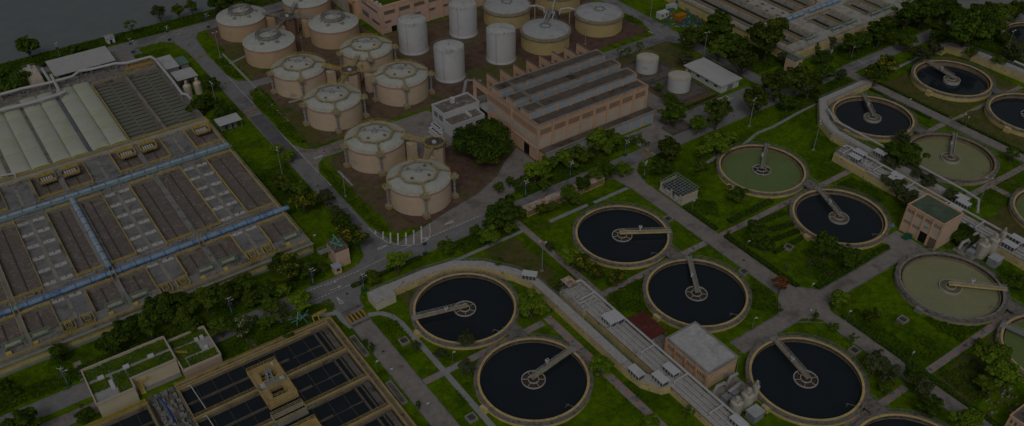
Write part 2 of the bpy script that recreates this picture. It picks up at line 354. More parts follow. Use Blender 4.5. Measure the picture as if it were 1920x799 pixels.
for i in range(8): line((241+i*1.1, 203), (241+i*1.1, 206), .35)
line((240,202.9),(250,202.9),.3)
struct(m.build('road_marking', whitep))
m = MB(); m.quad(86.5, 92.1, 358.2, 359.2, .17); m.quad(86.5, 92.1, 303.4, 304.2, .17); m.quad(86.5, 92.1, 301.2, 302, .17)
for k in range(5): m.bar((192.4+k*1.2, 190.5, .17), (194.2+k*1.2, 195, .17), .45, .008)
struct(m.build('faded_yellow_marking', M('faded_yellow', (.36, .25, .1), var=.3, fine=3)))
m = MB(); m.poly(wob(rect(86.7, 92.0, 262, 299), .15), .175); m.poly(wob(rect(88, 91, 214, 226), .2), .175);
struct(m.build('asphalt_patch', M('asphalt_new', (.155, .155, .165), rough=.9, fine=1.2)))
m = MB(); [m.cyl(x, y, .17, .19, .42, n=14) for x, y in ((89.3, 330), (88.6, 243), (71.5, 187.2), (110, 193), (150, 193), (268.4, 280), (179.5, 130), (68.8, 160), (240, 193), (100, 261), (320, 191), (89, 372))]
struct(m.build('manhole_cover', M('iron_cover', (.09, .085, .08))))
# black and yellow speed hump
m = MB()
for i in range(9):
    m.cur = i % 2; x0 = 66.5+i*.6; m.add([(x0, 175.4, .14), (x0+.6, 175.4, .14), (x0+.6, 176.9, .24), (x0, 176.9, .24), (x0+.6, 178.4, .14), (x0, 178.4, .14)], [(0, 1, 2, 3), (3, 2, 4, 5)])
tag(m.build('speed_hump', [M('hump_yellow', (.5, .3, .03)), M('hump_black', (.05, .05, .05))]), 'black and yellow striped speed hump across the lane south of the junction', 'speed hump')
m = MB()
for i in range(2):
    y = 173.4 if i == 0 else 180
    m.box(66.4, 72, y, y+.9, .12, .15)
struct(m.build('drain_grating', concd))
# footpaths
m = MB(); mp = MB(); zc[0] = .04
def path(pts, w=2.2, blocks=True, grey=m):
    for a, b in zip(pts, pts[1:]):
        a = Vector(a[:2]).to_3d(); b = Vector(b[:2]).to_3d(); d = (b-a).normalized(); n = Vector((-d.y, d.x, 0))*w/2; L = (b-a).length; zc[0] += .002
        q = [(v.x, v.y) for v in (a-n, b-n, b+n, a+n)]; grey.poly(q, zc[0])
        if blocks:
            t = 1.5
            while t < L-1.6:
                c0 = a+d*t; c1 = a+d*(t+1.5); mp.poly([(v.x, v.y) for v in (c0-n*.99, c1-n*.99, c1+n*.99, c0+n*.99)], zc[0]+.004); t += 4.2
path([(72, 143.7), (112, 143.7)]); path([(114.2, 145), (114.2, 40)], 2.6); path([(132, 143.2), (176.3, 143.2)]); path([(182.5, 143), (246, 143)]); path([(262, 143), (301.2, 143)])
path([(306.2, 142.2), (352, 142.2)]); path([(133, 142), (133, 188)], 2.4); path([(150, 68.5), (176.3, 68.5)]); path([(182.5, 68.5), (228, 68.5)]); path([(262, 110), (301, 109)], 2.4); path([(279, 111), (279, 90)], 2.6); path([(116, 87), (123, 87)])
path([(40, 190), (40, 172)], 1.6)
path([(-2, 197), (-2, 205)],2)
struct(m.build('footpath', M('path_tile', (.34, .32, .31), stain=(.13, .12, .11), sscale=.5, sthr=.52, fine=2)))
struct(mp.build('pink_paving', M('pink_tile', (.42, .28, .26), stain=(.2, .13, .12), sscale=.5, sthr=.6)))
m = MB()
def path2(pts, w): path(pts, w, False, m)
path2([(49.5, 188.3), (54, 187), (58.4, 185), (62, 183), (66, 181)], 1.6); path2([(65.6, 183), (65.4, 178), (66.2, 173.5)], 1.8)
path2([(72.2, 175.5), (75.5, 174.2), (77.6, 171.5), (78.5, 167), (78.7, 153), (78.8, 60)], 1.7); path2([(78.8, 143.6), (86, 143.6)], 1.6)
path2([(76.5, 181.6), (131.8, 181.6)], 1.3); path2([(142, 180.6), (158, 180.6)], 1.5); path2([(160.4, 180.3), (175.5, 180.3)], 1.5)
path2([P(1325, 306), P(1345, 293), P(1390, 275), P(1420, 250), P(1452, 237), P(1500, 210), P(1535, 192)], 1.3)
path2([P(400+420/2.958, 5+230), P(400+420/2.958, 5+230)], .1); path2([(98, 356), (98, 288)], 1.0); path2([(98.5, 247), (98.5, 236)], .9)
path2([(160, 262), (171, 276)], 1.2); path2([(171, 276), (176, 272)], 1.2); path2([(290, 180.2), (345, 181.6)], 1.4)
path2([(126, 300), (104, 301)], 1.5); path2([(93,344),(112,350)],1.4)
struct(m.build('concrete_path', M('path_concrete', (.36, .37, .37), var=.1)))
#@@CLAR
# ---------------------------------------------------------------- round clarifiers
thin = M('handrail_grey', (.33, .34, .33), rough=.5)
stone = M('weathered_walkway', (.25, .225, .2), stain=(.13, .11, .09), sscale=.6, sthr=.5, fine=2)
inner = M('stained_inner_wall', (.15, .13, .105), stain=(.06, .05, .04), sscale=.8, sthr=.5)
def clarifier(cx, cy, label, wmat, bpx, zr=1.7, rimmat=None, brmat=None, wz=.45, solidwell=False, weir=None):
    weir = True if (solidwell or wmat is not wdark) else None
    rimmat = rimmat or rimy; t = thing('clarifier', label, 'settling tank', (cx, cy, 0), 0, 'round settling tanks')
    b = MB(); b.lathe(0, 0, [(15.85, 0), (15.85, zr-.34)], 72); b.build('outer_wall', yelw if rimmat is rimy else M('pale_wall', (.42, .38, .27), stain=(.2, .17, .12), sscale=.6, sthr=.55), t, True)
    b = MB(); b.ring(0, 0, 15.002, 16.0, zr-.5, zr-.15, 72); b.build('walkway', stone, t)
    b = MB(); b.ring(0, 0, 14.35, 15.0, 0, zr, 72); b.build('rim', rimmat, t)
    wr = 14.3 if weir is None else 13.6
    b = MB(); b.lathe(0, 0, [(14.345, 0), (14.345, zr-.1)][::-1], 72); (b.lathe(0, 0, [(13.8, zr-1.0), (14.345, zr-1.0)][::-1], 72) if weir else None); b.build('launder', inner, t)
    b = MB(); b.ring(0, 0, wr, wr+(.25 if weir else .04), 0, zr-(.62 if weir else 1.0), 72); b.build('weir', M('weir_plate', (.30, .23, .15), stain=(.15, .12, .08), sscale=1), t)
    b = MB(); b.cyl(0, 0, 0, wz, wr-.002, n=72); b.build('water', wmat, t)
    b = MB(); n = 36
    b.rail([(15.9*math.cos(2*PI*i/n), 15.9*math.sin(2*PI*i/n), zr-.15) for i in range(n)], 1.05, 2, 2.8, .055, True); b.build('railing', thin, t)
    p = P(bpx[0], bpx[1], zr); a = math.atan2(p.y-cy, p.x-cx); c, s = math.cos(a), math.sin(a)
    def L(u, v, z): return (u*c-v*s, u*s+v*c, z)
    def lb(m_, u0, u1, v0, v1, z0, z1): m_.poly([L(u0, v0, 0)[:2], L(u1, v0, 0)[:2], L(u1, v1, 0)[:2], L(u0, v1, 0)[:2]], z0, z1)
    bm = brmat or M('bridge_weathered', (.5, .43, .31), stain=(.3, .25, .18), sscale=.8, sthr=.5)
    b = MB(); zb = zr+.35
    lb(b, -.9, 15.4, -.62, -.45, zb-.25, zb+.4); lb(b, -.9, 15.4, .45, .62, zb-.25, zb+.4); br = b.build('bridge_girder', bm, t)
    b = MB(); lb(b, -.9, 15.4, -.45, .45, zb, zb+.08); b.build('bridge_deck', M('bridge_deck_grey', (.34, .32, .28)), t)
    b = MB(); b.rail([L(0, .58, zb+.4), L(15.3, .58, zb+.4)], .8, 2, 1.8, .06); b.rail([L(0, -.58, zb+.4), L(15.3, -.58, zb+.4)], .8, 2, 1.8, .06); b.build('bridge_railing', M('white_rail', (.5, .5, .48)), t)
    b = MB(); lb(b, 14.3, 15.8, -1, 1, zr, zr+.45); b.build('drive_carriage', steel, t)
    b = MB(); lb(b, 5.6, 6.0, .5, .95, zb+.4, zb+1.9); lb(b, 5.3, 6.3, .45, 1.1, zb+1.3, zb+1.9); b.build('drive_motor', white, t)
    b = MB(); b.ring(0, 0, 3.05, 3.28, (.1 if solidwell else zr-.95), zr-.62, 40); b.ring(0, 0, 1.35, 1.55, (.1 if solidwell else zr-.8), zr-.45, 28)
    for k in range(6 if not solidwell else 2): q = a+.3+k*PI/3; b.bar((1.4*math.cos(q), 1.4*math.sin(q), zr-.6), (3.3*math.cos(q), 3.3*math.sin(q), zr-.6), .14, .14)
    b.build('centre_well', M('well_grey', (.5, .49, .46)), t)
    b = MB(); b.cyl(0, 0, 0, (zr-.75 if solidwell else wz+.04), 3.04, n=40)
    b.build('well_scum', M('well_scum', (.19, .17, .11)) if solidwell else M('well_brown', (.09, .07, .05)), t)
    b = MB(); q = -1.4
    b.tube([(11.8*math.cos(q), 11.8*math.sin(q), wz+.3), (15.2*math.cos(q), 15.2*math.sin(q), zr+.5)], .07, 6); b.bar((12.2*math.cos(q+.05), 12.2*math.sin(q+.05), wz+.2), (12.5*math.cos(q-.08), 12.5*math.sin(q-.08), wz+.4), .1); b.build('skimmer_arm', steel, t)
    b = MB(); q = -3.09
    x, y = 16.2*math.cos(q), 16.2*math.sin(q); b.box(x-.9, x+.8, y-1.1, y+1.1, 0, zr-.2); b.box(x-.96, x-.9, y-.35, y+.35, .5, 1.0); b.split('valve_box', yelw if rimmat is rimy else conc, t)
    return t
pale = M('rim_pale', (.34, .32, .27), stain=(.19, .17, .14), sscale=.5, sthr=.5, fine=1.5)
clarifier(96.25, 160.8, 'dark water settling tank beside the L-shaped channel, its bridge reaching to the left', wdark, (781, 597))
clarifier(96.25, 127.0, 'dark water settling tank at the bottom centre, bridge pointing up right to the tiled path', wdark, (1077, 654))
clarifier(156, 160.6, 'dark water settling tank right of the rusty container, bridge pointing straight right', wdark, (1260, 435), brmat=yelw)
clarifier(156, 126.8, 'dark water settling tank behind the white flat-roofed building, bridge pointing up', wdark, (1291, 484))
clarifier(156, 85.3, 'large dark settling tank in front right of the white scrubber vessels', wdark, (1447, 633))
clarifier(156, 51.6, 'dark settling tank cut by the bottom edge at right, only its far rim in view', wdark, (1800, 850))
clarifier(220.4, 160.6, 'bright green water settling tank right of the glass-roofed shelter', wgreen, (1438, 271), brmat=M('bridge_beige', (.4, .36, .25)))
clarifier(220.4, 126.8, 'dark settling tank left of the pink two-storey block with the green roof', wdark, (1533, 355), solidwell=True)
clarifier(220.4, 85.3, 'yellowish olive settling tank with pale rim in front of the pink two-storey block', wolive, (1896, 545), rimmat=pale, brmat=yelw, solidwell=True)
clarifier(220.4, 51.6, 'green settling tank cut by the right edge below the olive one', wgreen, (1884, 613), brmat=steel)
clarifier(281.3, 160.6, 'dark settling tank inside the bend of the far raised channel', wdark, (1618, 178), zr=1.9, solidwell=True)
clarifier(281.3, 126.8, 'pale green settling tank with grey inner ring behind the channel trees', wpale, (1790, 252), zr=1.9, rimmat=M('rim_tan', (.38, .31, .18), stain=(.25, .2, .13), sscale=.5, sthr=.5), solidwell=True)
clarifier(281.3, 85.3, 'green settling tank at the right edge beside the tiled path', wgreen, (2000, 340))
clarifier(331.7, 160.6, 'dark settling tank far right whose bridge slants down from its upper left rim', wdark, (1733, 114), zr=2.3, solidwell=True)
clarifier(331.7, 126.8, 'dark settling tank cut by the right edge beyond the tree-lined lane', wdark, (2040, 150), zr=2.3)
clarifier(396, 160.6, 'small dark far settling tank under trees in the top right corner', wdark, (2040, 40), zr=2.0)
# link platforms between tank pairs
lnk = None
for i, (cx, lab) in enumerate([(95.7, 'grey steel link platform between the two dark tanks at the bottom centre'), (156, 'grey steel link platform just below the tank by the rusty container'),
                             (220.4, 'grey steel link platform between the bright green tank and its dark neighbour'), (281.3, 'grey steel link platform between the pale green tank and the dark tank behind it'), (331.7, 'grey steel link platform between the two farthest right dark tanks')]):
    if lnk is None:
        lnk = thing('link_platform', lab, 'platform', (cx+6.5, 143.7, 0), 0, 'platforms between tank pairs'); b = MB(); b.box(-2.2, 2.2, -3.2, 3.2, 1.2, 1.36); b.build('deck', stone, lnk)
        b = MB(); [b.box(x-.1, x+.1, y-.1, y+.1, 0, 1.2) for x in (-2, 2) for y in (-3, 3)]; b.split('post', steel, lnk)
        b = MB(); b.rail([(-2.1, -3.1, 1.36), (-2.1, 3.1, 1.36)], 1.1, 2); b.rail([(2.1, -3.1, 1.36), (2.1, 3.1, 1.36)], 1.1, 2); b.build('railing', thin, lnk)
    else: copy_tree(lnk, (cx+6.5, 143.7, 0), 0, 1, lab)
lab = ['grey steel link platform at the right end of the large dark tank in front', 'grey steel link platform between the olive tank and the green tank at the right edge']
for i, cx in enumerate((156, 220.4)): copy_tree(lnk, (cx+6.5, 68.5, 0), 0, 1, lab[i])
#@@DIG
# ---------------------------------------------------------------- digesters
def digester(cx, cy, label, kind='a', rot=0):
    t = thing('digester', label, 'digester tank', (cx, cy, 0), rot, 'round digester tanks with domed roofs')
    if kind in protos:
        src = protos[kind]
        for ch in list(src.children):
            c = ch.copy(); C.objects.link(c); c.parent = t
            for g in ch.children: d = g.copy(); C.objects.link(d); d.parent = c
        return t
    protos[kind] = t; h = 8.3 if kind == 'a' else 7.7; r = 10.7
    b = MB(); b.lathe(0, 0, [(r, 0), (r, h-1.0)], 72); b.build('wall', dig if kind == 'a' else dig2, t, True)
    b = MB(); b.lathe(0, 0, [(r+.02, h-1.0), (r+.02, h-.12)], 72); b.build('band', digband, t, True)
    def roofz(q): return h+2.3*(1-(q/(r+.15))**1.6)
    b = MB(); b.lathe(0, 0, [(r+.15, h-.12), (r+.15, h)]+[(q, roofz(q)) for q in (9.5, 8, 6, 4, 2, .01)], 72); ro = b.build('roof', digroof, t, True)
    if kind == 'a':
        n = 28; b = MB(); b.rail([(r*math.cos(2*PI*i/n), r*math.sin(2*PI*i/n), h) for i in range(n)], 1.1, 2, 2.4, .05, True); b.build('rim_railing', yel, t)
        oc = [(6.7*math.cos(PI/8+k*PI/4), 6.7*math.sin(PI/8+k*PI/4)) for k in range(8)]; zo = roofz(6.7)+.5
        b = MB()
        for k in range(8):
            a_, c_ = oc[k], oc[(k+1) % 8]; b.bar((*a_, zo), (*c_, zo), .75, .12)
            for f in (.2, .5, .8): x, y = a_[0]+(c_[0]-a_[0])*f, a_[1]+(c_[1]-a_[1])*f; b.bar((x*1.04, y*1.04, zo), (x*1.1, y*1.1, zo-.9), .1)
        b.build('ring_walkway', conc, t)
        b = MB(); b.rail([(x*1.08, y*1.08, zo) for x, y in oc], 1.0, 2, 2, .055, True); b.rail([(x*.93, y*.93, zo) for x, y in oc], 1.0, 2, 2, .055, True); b.build('ring_railing', yel, t)
        for k in range(4):
            a = -PI/2-.35+k*PI/2; c, s = math.cos(a), math.sin(a)
            b = MB(); b.bar((6.5*c, 6.5*s, zo+.1), (r*c, r*s, h+.5), .65, .12); wk_ = b.build('radial_walkway', conc, t)
            b = MB()
            for e in (-.45, .45): b.rail([(6.5*c-e*s, 6.5*s+e*c, zo), (r*c-e*s, r*s+e*c, h+.5)], 1.0, 2, 1.6, .055)
            b.build('radial_railing', yel, wk_)
        b = MB(); b.cyl(0, 0, roofz(0)-.3, roofz(0)+.5, 1.3, 1.1, 16); b.cyl(.2, .1, roofz(0), roofz(0)+1.4, .4, .4, 10); b.tube([(0, 0, roofz(0)+1), (2.4, -1.2, roofz(0)+.7), (4.6, -2.4, zo)], .16, 8); b.tube([(0, 0, roofz(0)+.8), (-3, 3, roofz(0)+.3), (-4, 4, zo)], .12, 8); b.build('gas_dome', steel, t)
        b = MB()
        for k in range(4):
            a = .5+k*PI/2; x, y = 4.1*math.cos(a), 4.1*math.sin(a); b.box(x-.45, x+.45, y-.45, y+.45, roofz(4.1)-.1, roofz(4.1)+.4)
        b.split('roof_hatch', M('hatch_brown', (.25, .2, .15)), t)
        for k in range(3):
            a = -PI/2+.08 if k == 0 else (-PI+.02 if k == 1 else -.28); 
            a = [-1.92, -2.98, -.42][k]; a = [-1.93, -3.2, -.62][k]
            c, s = math.cos(a), math.sin(a); R = r+1.1; x, y = R*c, R*s
            b = MB(); b.box(x-1.0, x+1.0, y-1.0, y+1.0, 0, 1.2); pl = b.build('tower_base', M('base_block', (.45, .33, .17)), t)
            b = MB(); b.cyl(x, y, 1.2, h-.3, .33, .33, 10); [b.cyl(x, y, z, z+.25, .5, .5, 10) for z in (2, 3.6, 5.2, 6.6)]; b.box(x-.7, x+.7, y-.7, y+.7, 1.2, 1.5); b.build('tower_pipe', steel, t)
            b = MB(); b.poly([(x-1.1, y-1.1), (x+1.1, y-1.1), (x+1.1, y+1.1), (x-1.1, y+1.1)], h-.3, h-.15); b.build('tower_platform', conc, t)
            b = MB(); b.rail([(x-1.1, y-1.1, h-.15), (x+1.1, y-1.1, h-.15), (x+1.1, y+1.1, h-.15), (x-1.1, y+1.1, h-.15)], 1.1, 3, 1.1, .08, True); b.build('tower_railing', yel, t)
            b = MB(); b.cyl(x, y, h-.15, h+.9, .4, .4, 10); b.box(x-.5, x+.5, y-.3, y+.3, h+.5, h+1.0); b.build('tower_valve', pipel, t)
    else:
        zo = roofz(4.8)+.7
        b = MB(); b.ring(0, 0, 4.3, 5.1, zo, zo+.25, 16); b.ring(0, 0, 5.1, 5.2, zo, zo+.9, 16); b.ring(0, 0, 4.2, 4.3, zo, zo+.9, 16)
        for k in range(16): a = k*PI/8; b.bar((5.2*math.cos(a), 5.2*math.sin(a), zo), (5.9*math.cos(a), 5.9*math.sin(a), zo-1.0), .18)
        b.build('ring_walkway', conc, t)
        b = MB(); b.cyl(0, 0, roofz(0)-.2, roofz(0)+.4, 1.8, 1.6, 20); b.cyl(0, 0, roofz(0)+.4, roofz(0)+1.3, .5, .5, 10); b.tube([(0, 0, roofz(0)+.9), (3, 1.4, roofz(0)+.6), (4.6, 2, zo+.3)], .2, 8); b.build('gas_dome', teal if False else digroof, t)
        b = MB()
        for k in range(3): a = -PI/2-.8+k*1.0; b.cyl(6.4*math.cos(a), 6.4*math.sin(a), roofz(6.4)-.2, roofz(6.4)+.45, .9, .9, 16)
        b.split('roof_hatch', conc, t)
        b = MB(); b.box(r-.1, r+.4, .2, .6, 0, 1) if False else b.cyl(6, -8.75, 2, 2.3, .3, .3, 8); b.build('wall_vent', M('vent_dark', (.1, .08, .07)), t)
    return t
protos = {}
for x, y, l, k in [(114.4, 216.9, 'cream domed digester with yellow railings nearest to the road junction', 'a'), (114.2, 247, 'cream domed digester with yellow railings second from the junction, behind the nearest one', 'a'),
                (114.4, 281, 'cream domed digester with yellow railings beyond the side road, closest to the main road there', 'a'), (114.2, 310.8, 'cream yellow-railed digester next to the ochre ones in the roadside row', 'a'),
                (144.5, 282, 'cream domed digester with yellow railings left of the front white gas holder', 'a'), (144.3, 310.3, 'cream domed digester with yellow railings left of the rear white gas holder', 'a')]:
    digester(x, y, l, k)
for x, y, l in [(114.3, 341, 'ochre domed digester with grey ring walkway on the roadside row, behind the cream one'), (114, 370.5, 'ochre domed digester with grey ring walkway nearest to the river'),
                (144.4, 341, 'ochre domed digester with grey ring walkway left of the large pink building'), (145.5, 371, 'ochre domed digester cut by the top edge')]: digester(x, y, l, 'b')
# stair towers between the digesters, with bridges
def stair_tower(cx, cy, label, kind, br):
    t = thing('stair_tower', label, 'stair tower', (cx, cy, 0), 0, 'octagonal towers between digesters')
    h = 8.2; oc = [(3.6*math.cos(PI/8+k*PI/4), 3.6*math.sin(PI/8+k*PI/4)) for k in range(8)]
    b = MB(); b.poly(oc, 0, h); b.build('wall', M('tower_brown', (.28, .17, .12)) if kind == 'b' else dig, t)
    b = MB(); b.poly([(x*1.12, y*1.12) for x, y in oc], h+.002, h+.3); b.build('roof', roofd, t)
    b = MB(); b.box(-.6, .6, -.5, .7, h+.3, h+1.0); b.split('roof_vent', white, t)
    ym = yel if kind == 'a' else steel
    b = MB(); b.rail([(x*1.1, y*1.1, h+.3) for x, y in oc], 1.1, 3, 1.4, .08, True); b.build('railing', ym, t)
    for dx, dy in br:
        d = math.hypot(dx, dy); u = (dx/d, dy/d); e = d-9.6; n = (-u[1]*.7, u[0]*.7); A0 = (u[0]*3.4, u[1]*3.4); A1 = (u[0]*e, u[1]*e)
        b = MB(); b.bar((*A0, h+.2), (*A1, h+1.1), 1.3, .2); w_ = b.build('foot_bridge', conc, t)
        b = MB()
        for sgn in (-1, 1): b.rail([(A0[0]+n[0]*sgn, A0[1]+n[1]*sgn, h+.3), (A1[0]+n[0]*sgn, A1[1]+n[1]*sgn, h+1.2)], 1.1, 3, 1.3, .08)
        b.build('bridge_railing', ym, w_)
        b = MB(); q = (u[0]*(e*.62+1), u[1]*(e*.62+1)); b.box(q[0]-1.5, q[0]+1.5, q[1]-1.3, q[1]+1.3, 0, h-.6); b.split('pier', dig if kind == 'a' else dig2, t)
    b = MB()
    for k in range(3): b.tube([(3.7+k*.0, -1+k, .3), (3.9, -1+k, h-1)], .15, 6)
    b.build('riser_pipe', M('red_pipe', (.35, .07, .04)) if kind == 'a' else steel, t)
stair_tower(129.3, 231.5, 'octagonal tower with dark roof and yellow railings beside the two nearest digesters', 'a', [(-15, -14.6), (-15, 15.5)])
stair_tower(129.3, 296, 'octagonal tower with yellow railings in the middle of the four cream digesters', 'a', [(-15, -15), (-15, 14.8), (15, -14), (15, 14.3)])
stair_tower(129.5, 356, 'octagonal brown tower in the middle of the four ochre digesters', 'b', [(-15, -15), (-15, 14.5), (15, -15), (15, 15)])
# ---------------------------------------------------------------- white gas holders
def gas_holder(x, y, label, s=1, h=13.1, r=6.2, g='tall white gas holders'):
    t = thing('gas_holder', label, 'storage tank', (x, y, 0), 0, g)
    b = MB(); b.lathe(0, 0, [(r, .9), (r, h)], 56); b.build('shell', white, t, True)
    b = MB(); b.lathe(0, 0, [(r+.06, h), (r+.06, h+.12), (r*.5, h+.75), (.01, h+.95)], 56); b.lathe(0, 0, [(r+.06, h-.1), (r+.06, h)], 56); b.build('roof', M('white_roof_sheet', (.62, .62, .61), stain=(.5, .5, .47), sscale=.15, sthr=.5, var=.07), t, True)
    b = MB(); b.lathe(0, 0, [(r+.18, .12), (r+.18, .6), (r+.002, .9)], 56); b.build('skirt', white, t, True)
    b = MB(); b.cyl(0, 0, 0, .12, r+1.2, n=40); b.build('plinth', M('plinth_brown', (.17, .13, .1)), t)
    b = MB(); [b.lathe(0, 0, [(r+.01, z), (r+.05, z+.05), (r+.05, z+.12), (r+.01, z+.16)], 56) for z in (h*.35, h*.68)]; b.build('stiffening_ring', white, t, True)
    n = 22; b = MB(); b.rail([(r*math.cos(2*PI*i/n), r*math.sin(2*PI*i/n), h+.12) for i in range(n)], 1.0, 2, 2, .05, True); b.build('roof_railing', thin, t)
    b = MB()
    for e in (-.25, .25): b.bar((-r*.8-.2, -r*.6+e-.1, .3), (-r*.8-.2, -r*.6+e-.1, h+.8), .07)
    for k in range(int(h/.5)): b.bar((-r*.8-.2, -r*.6-.35, .5+k*.5), (-r*.8-.2, -r*.6+.15, .5+k*.5), .05)
    b.build('ladder', M('ladder_white', (.6, .6, .6)), t)
    b = MB(); b.tube([(r+.3, 0, .2), (r+.3, 0, h-1), (r-.4, 0, h+.4)], .2, 8); b.tube([(r*.7+.25, r*.7+.25, .2), (r*.7+.25, r*.7+.25, h)], .15, 8); b.build('pipe', white, t)
    b = MB(); [b.cyl(r*.8*math.cos(a), r*.8*math.sin(a), h+.2, h+.9, .25, .25, 8) for a in (1, 2.4, 4.4)]; b.cyl(0, 0, h+.8, h+1.3, .35, .35, 8); b.split('roof_vent', steel, t)
    return t
gas_holder(167.6, 282.8, 'tall white gas holder nearest to the cream digesters, in the front row'); gas_holder(193.6, 283.5, 'tall white gas holder right behind the roof frames of the pink hall')
gas_holder(167.6, 312.2, 'tall white gas holder standing against the large pink building'); gas_holder(193.7, 313.2, 'tall white gas holder at the top edge, farthest to the back')
def small_tank(x, y, label, num=None):
    r, h = 4.6, 5.9
    t = thing('oil_tank', label, 'storage tank', (x, y, 0), 0, 'small white tanks in the bund')
    b = MB(); b.cyl(0, 0, 0, .5, r+.9, r+.7, 28); b.build('plinth', M('plinth_brown', (.17, .13, .1)), t)
    b = MB(); b.lathe(0, 0, [(r, .5), (r, h)], 48); b.build('shell', white, t, True)
    b = MB(); b.lathe(0, 0, [(r+.05, h-.08), (r+.05, h+.05), (.01, h+.55)], 48); b.build('roof', M('cream_roof', (.6, .59, .5), var=.06), t, True)
    n = 18; b = MB(); b.rail([(r*math.cos(2*PI*i/n), r*math.sin(2*PI*i/n), h+.05) for i in range(n)], 1.0, 2, 2, .05, True); b.build('roof_railing', yel, t)
    b = MB(); b.tube([(-r-.2, 1, .3), (-r-.2, 1, h)], .12, 6); b.build('pipe', steel, t)
    if num:
        cu = bpy.data.curves.new('tank_number', 'FONT'); cu.body = num; cu.size = 1.15; cu.align_x = 'CENTER'
        to = bpy.data.objects.new('tmp_text', cu); C.objects.link(to); dg = bpy.context.evaluated_depsgraph_get(); me = bpy.data.meshes.new_from_object(to.evaluated_get(dg)); bpy.data.objects.remove(to)
        a0 = math.atan2(-y, -x)
        for v in me.vertices: a = a0+v.co.x/r; z = v.co.y; v.co = Vector(((r+.03)*math.cos(a), (r+.03)*math.sin(a), 3.0+z))
        me.materials.clear(); me.materials.append(M('lettering_grey', (.12, .12, .12))); o = bpy.data.objects.new('number', me); C.objects.link(o); o.parent = t
    return t
small_tank(236.9, 239.7, 'squat white tank marked NO. 1 in the bund beyond the end of the pink hall', 'NO. 1'); small_tank(237, 220.7, 'squat white tank next to the long white shed, no number on it')
m = MB()
for a, b_ in [((229, 212.5), (246, 212.5)), ((246, 212.5), (246, 248)), ((246, 248), (229, 248)), ((229, 248), (229, 212.5)), ((229, 230.3), (246, 230.3))]: m.bar((*a, .4), (*b_, .4), .3, .8)
tag(m.build('bund_wall', concd), 'low dark concrete bund wall around the two squat white tanks', 'bund wall')
m = MB(); m.quad(229.2, 245.8, 212.7, 247.8, .16); struct(m.build('bund_floor', concd))
# ---------------------------------------------------------------- yellow silos
corr = M('silo_yellow', (.62, .5, .24), var=.06)
def silo(x, y, label):
    t = thing('sludge_silo', label, 'storage tank', (x, y, 0), 0, 'yellow ribbed tanks with grey domes'); r, h = 10.4, 7.0
    if 's' in protos:
        for ch in protos['s'].children: c = ch.copy(); C.objects.link(c); c.parent = t
        return t
    protos['s'] = t; b = MB(); n = 120
    b.lathe(0, 0, [(r, 0), (r, h-.8)], n)
    for i in range(0, n, 2): a = 2*PI*i/n; b.bar(((r+.05)*math.cos(a), (r+.05)*math.sin(a), 0), ((r+.05)*math.cos(a), (r+.05)*math.sin(a), h-.8), .16, .16)
    b.build('wall', corr, t)
    b = MB(); b.lathe(0, 0, [(r+.1, h-.8), (r+.75, h-.55), (r+.75, h-.1), (r, h-.05)], 72); b.build('eaves_ledge', conc, t)
    b = MB(); b.lathe(0, 0, [(r+.1, h-.05), (r+.1, h+.35), (r-.4, h+.5)], 72); b.build('parapet', M('silo_trim', (.45, .38, .22)), t)
    R = [(10.1, h+.4), (8, h+.9), (5.5, h+1.35), (3, h+1.6), (.01, h+1.75)]
    b = MB(); b.lathe(0, 0, R, 72)
    for i in range(24):
        a = 2*PI*i/24
        for (r0, z0), (r1, z1) in zip(R[:3], R[1:4]): b.bar((r0*math.cos(a), r0*math.sin(a), z0+.03), (r1*math.cos(a), r1*math.sin(a), z1+.03), .09, .12)
    b.build('dome', M('dome_grey', (.5, .51, .52), stain=(.42, .43, .44), sscale=.2, sthr=.5, var=.07), t, True)
    n = 26; b = MB(); b.rail([((r+.7)*math.cos(2*PI*i/n), (r+.7)*math.sin(2*PI*i/n), h-.1) for i in range(n)], 1.0, 2, 2.6, .05, True); b.build('railing', thin, t)
    b = MB(); b.ring(0, 0, 1.9, 2.1, h+1.7, h+1.95, 20)
    for i in range(8): a = 2*PI*i/8; b.cyl(2.4*math.cos(a), 2.4*math.sin(a), h+1.5, h+2.2, .18, .18, 8); b.bar((2*math.cos(a), 2*math.sin(a), h+1.9), (3*math.cos(a), 3*math.sin(a), h+1.8), .12)
    b.build('top_fittings', M('fitting_green', (.2, .27, .24)), t)
    return t
silo(216.6, 283, 'yellow ribbed tank with grey dome behind the pink hall, nearest of the four'); silo(246.3, 282.7, 'yellow ribbed tank with grey dome nearest to the service road at right')
silo(217, 312.8, 'yellow ribbed tank with grey dome right of the rear gas holders'); silo(246.3, 313, 'yellow ribbed tank mostly cut by the top edge behind the other three')
t = thing('silo_walkway', 'grey roof walkway with white pipes crossing between the four yellow tanks', 'walkway', (231.5, 298, 0))
b = MB(); b.bar((-14, -14, 9.0), (-2, -2, 8.2), 1.3, .25); b.build('deck', conc, t)
b = MB()
for e in (-.6, .6): b.rail([(-14+e, -14-e, 9.1), (-2+e, -2-e, 8.3)], 1.0, 2, 2, .06)
b.build('railing', steel, t)
b = MB()
for e in (-1.2, 1.2): b.tube([(-9+e, -9-e, 7.9), (-3+e, -3-e, 7.7), (-2+e, -2-e, 5)], .36, 8)
b.tube([(-7.5, 7.5, 7.3), (-4, 6.5, 7.2), (-2.5, 3, 7), (-2.5, 2, 4)], .42, 8); b.tube([(7.5, -7.5, 7.3), (6.5, -4, 7.2), (3, -2.5, 7), (2, -2.5, 4)], .42, 8); b.tube([(6, 6, 7.2), (2, 2, 6.5), (1, 1, 4)], .42, 8); b.split('pipe', wp, t)
b = MB(); b.ring(0, 0, 3, 3.6, 3, 5, 24); b.build('pit_ring', concd, t)
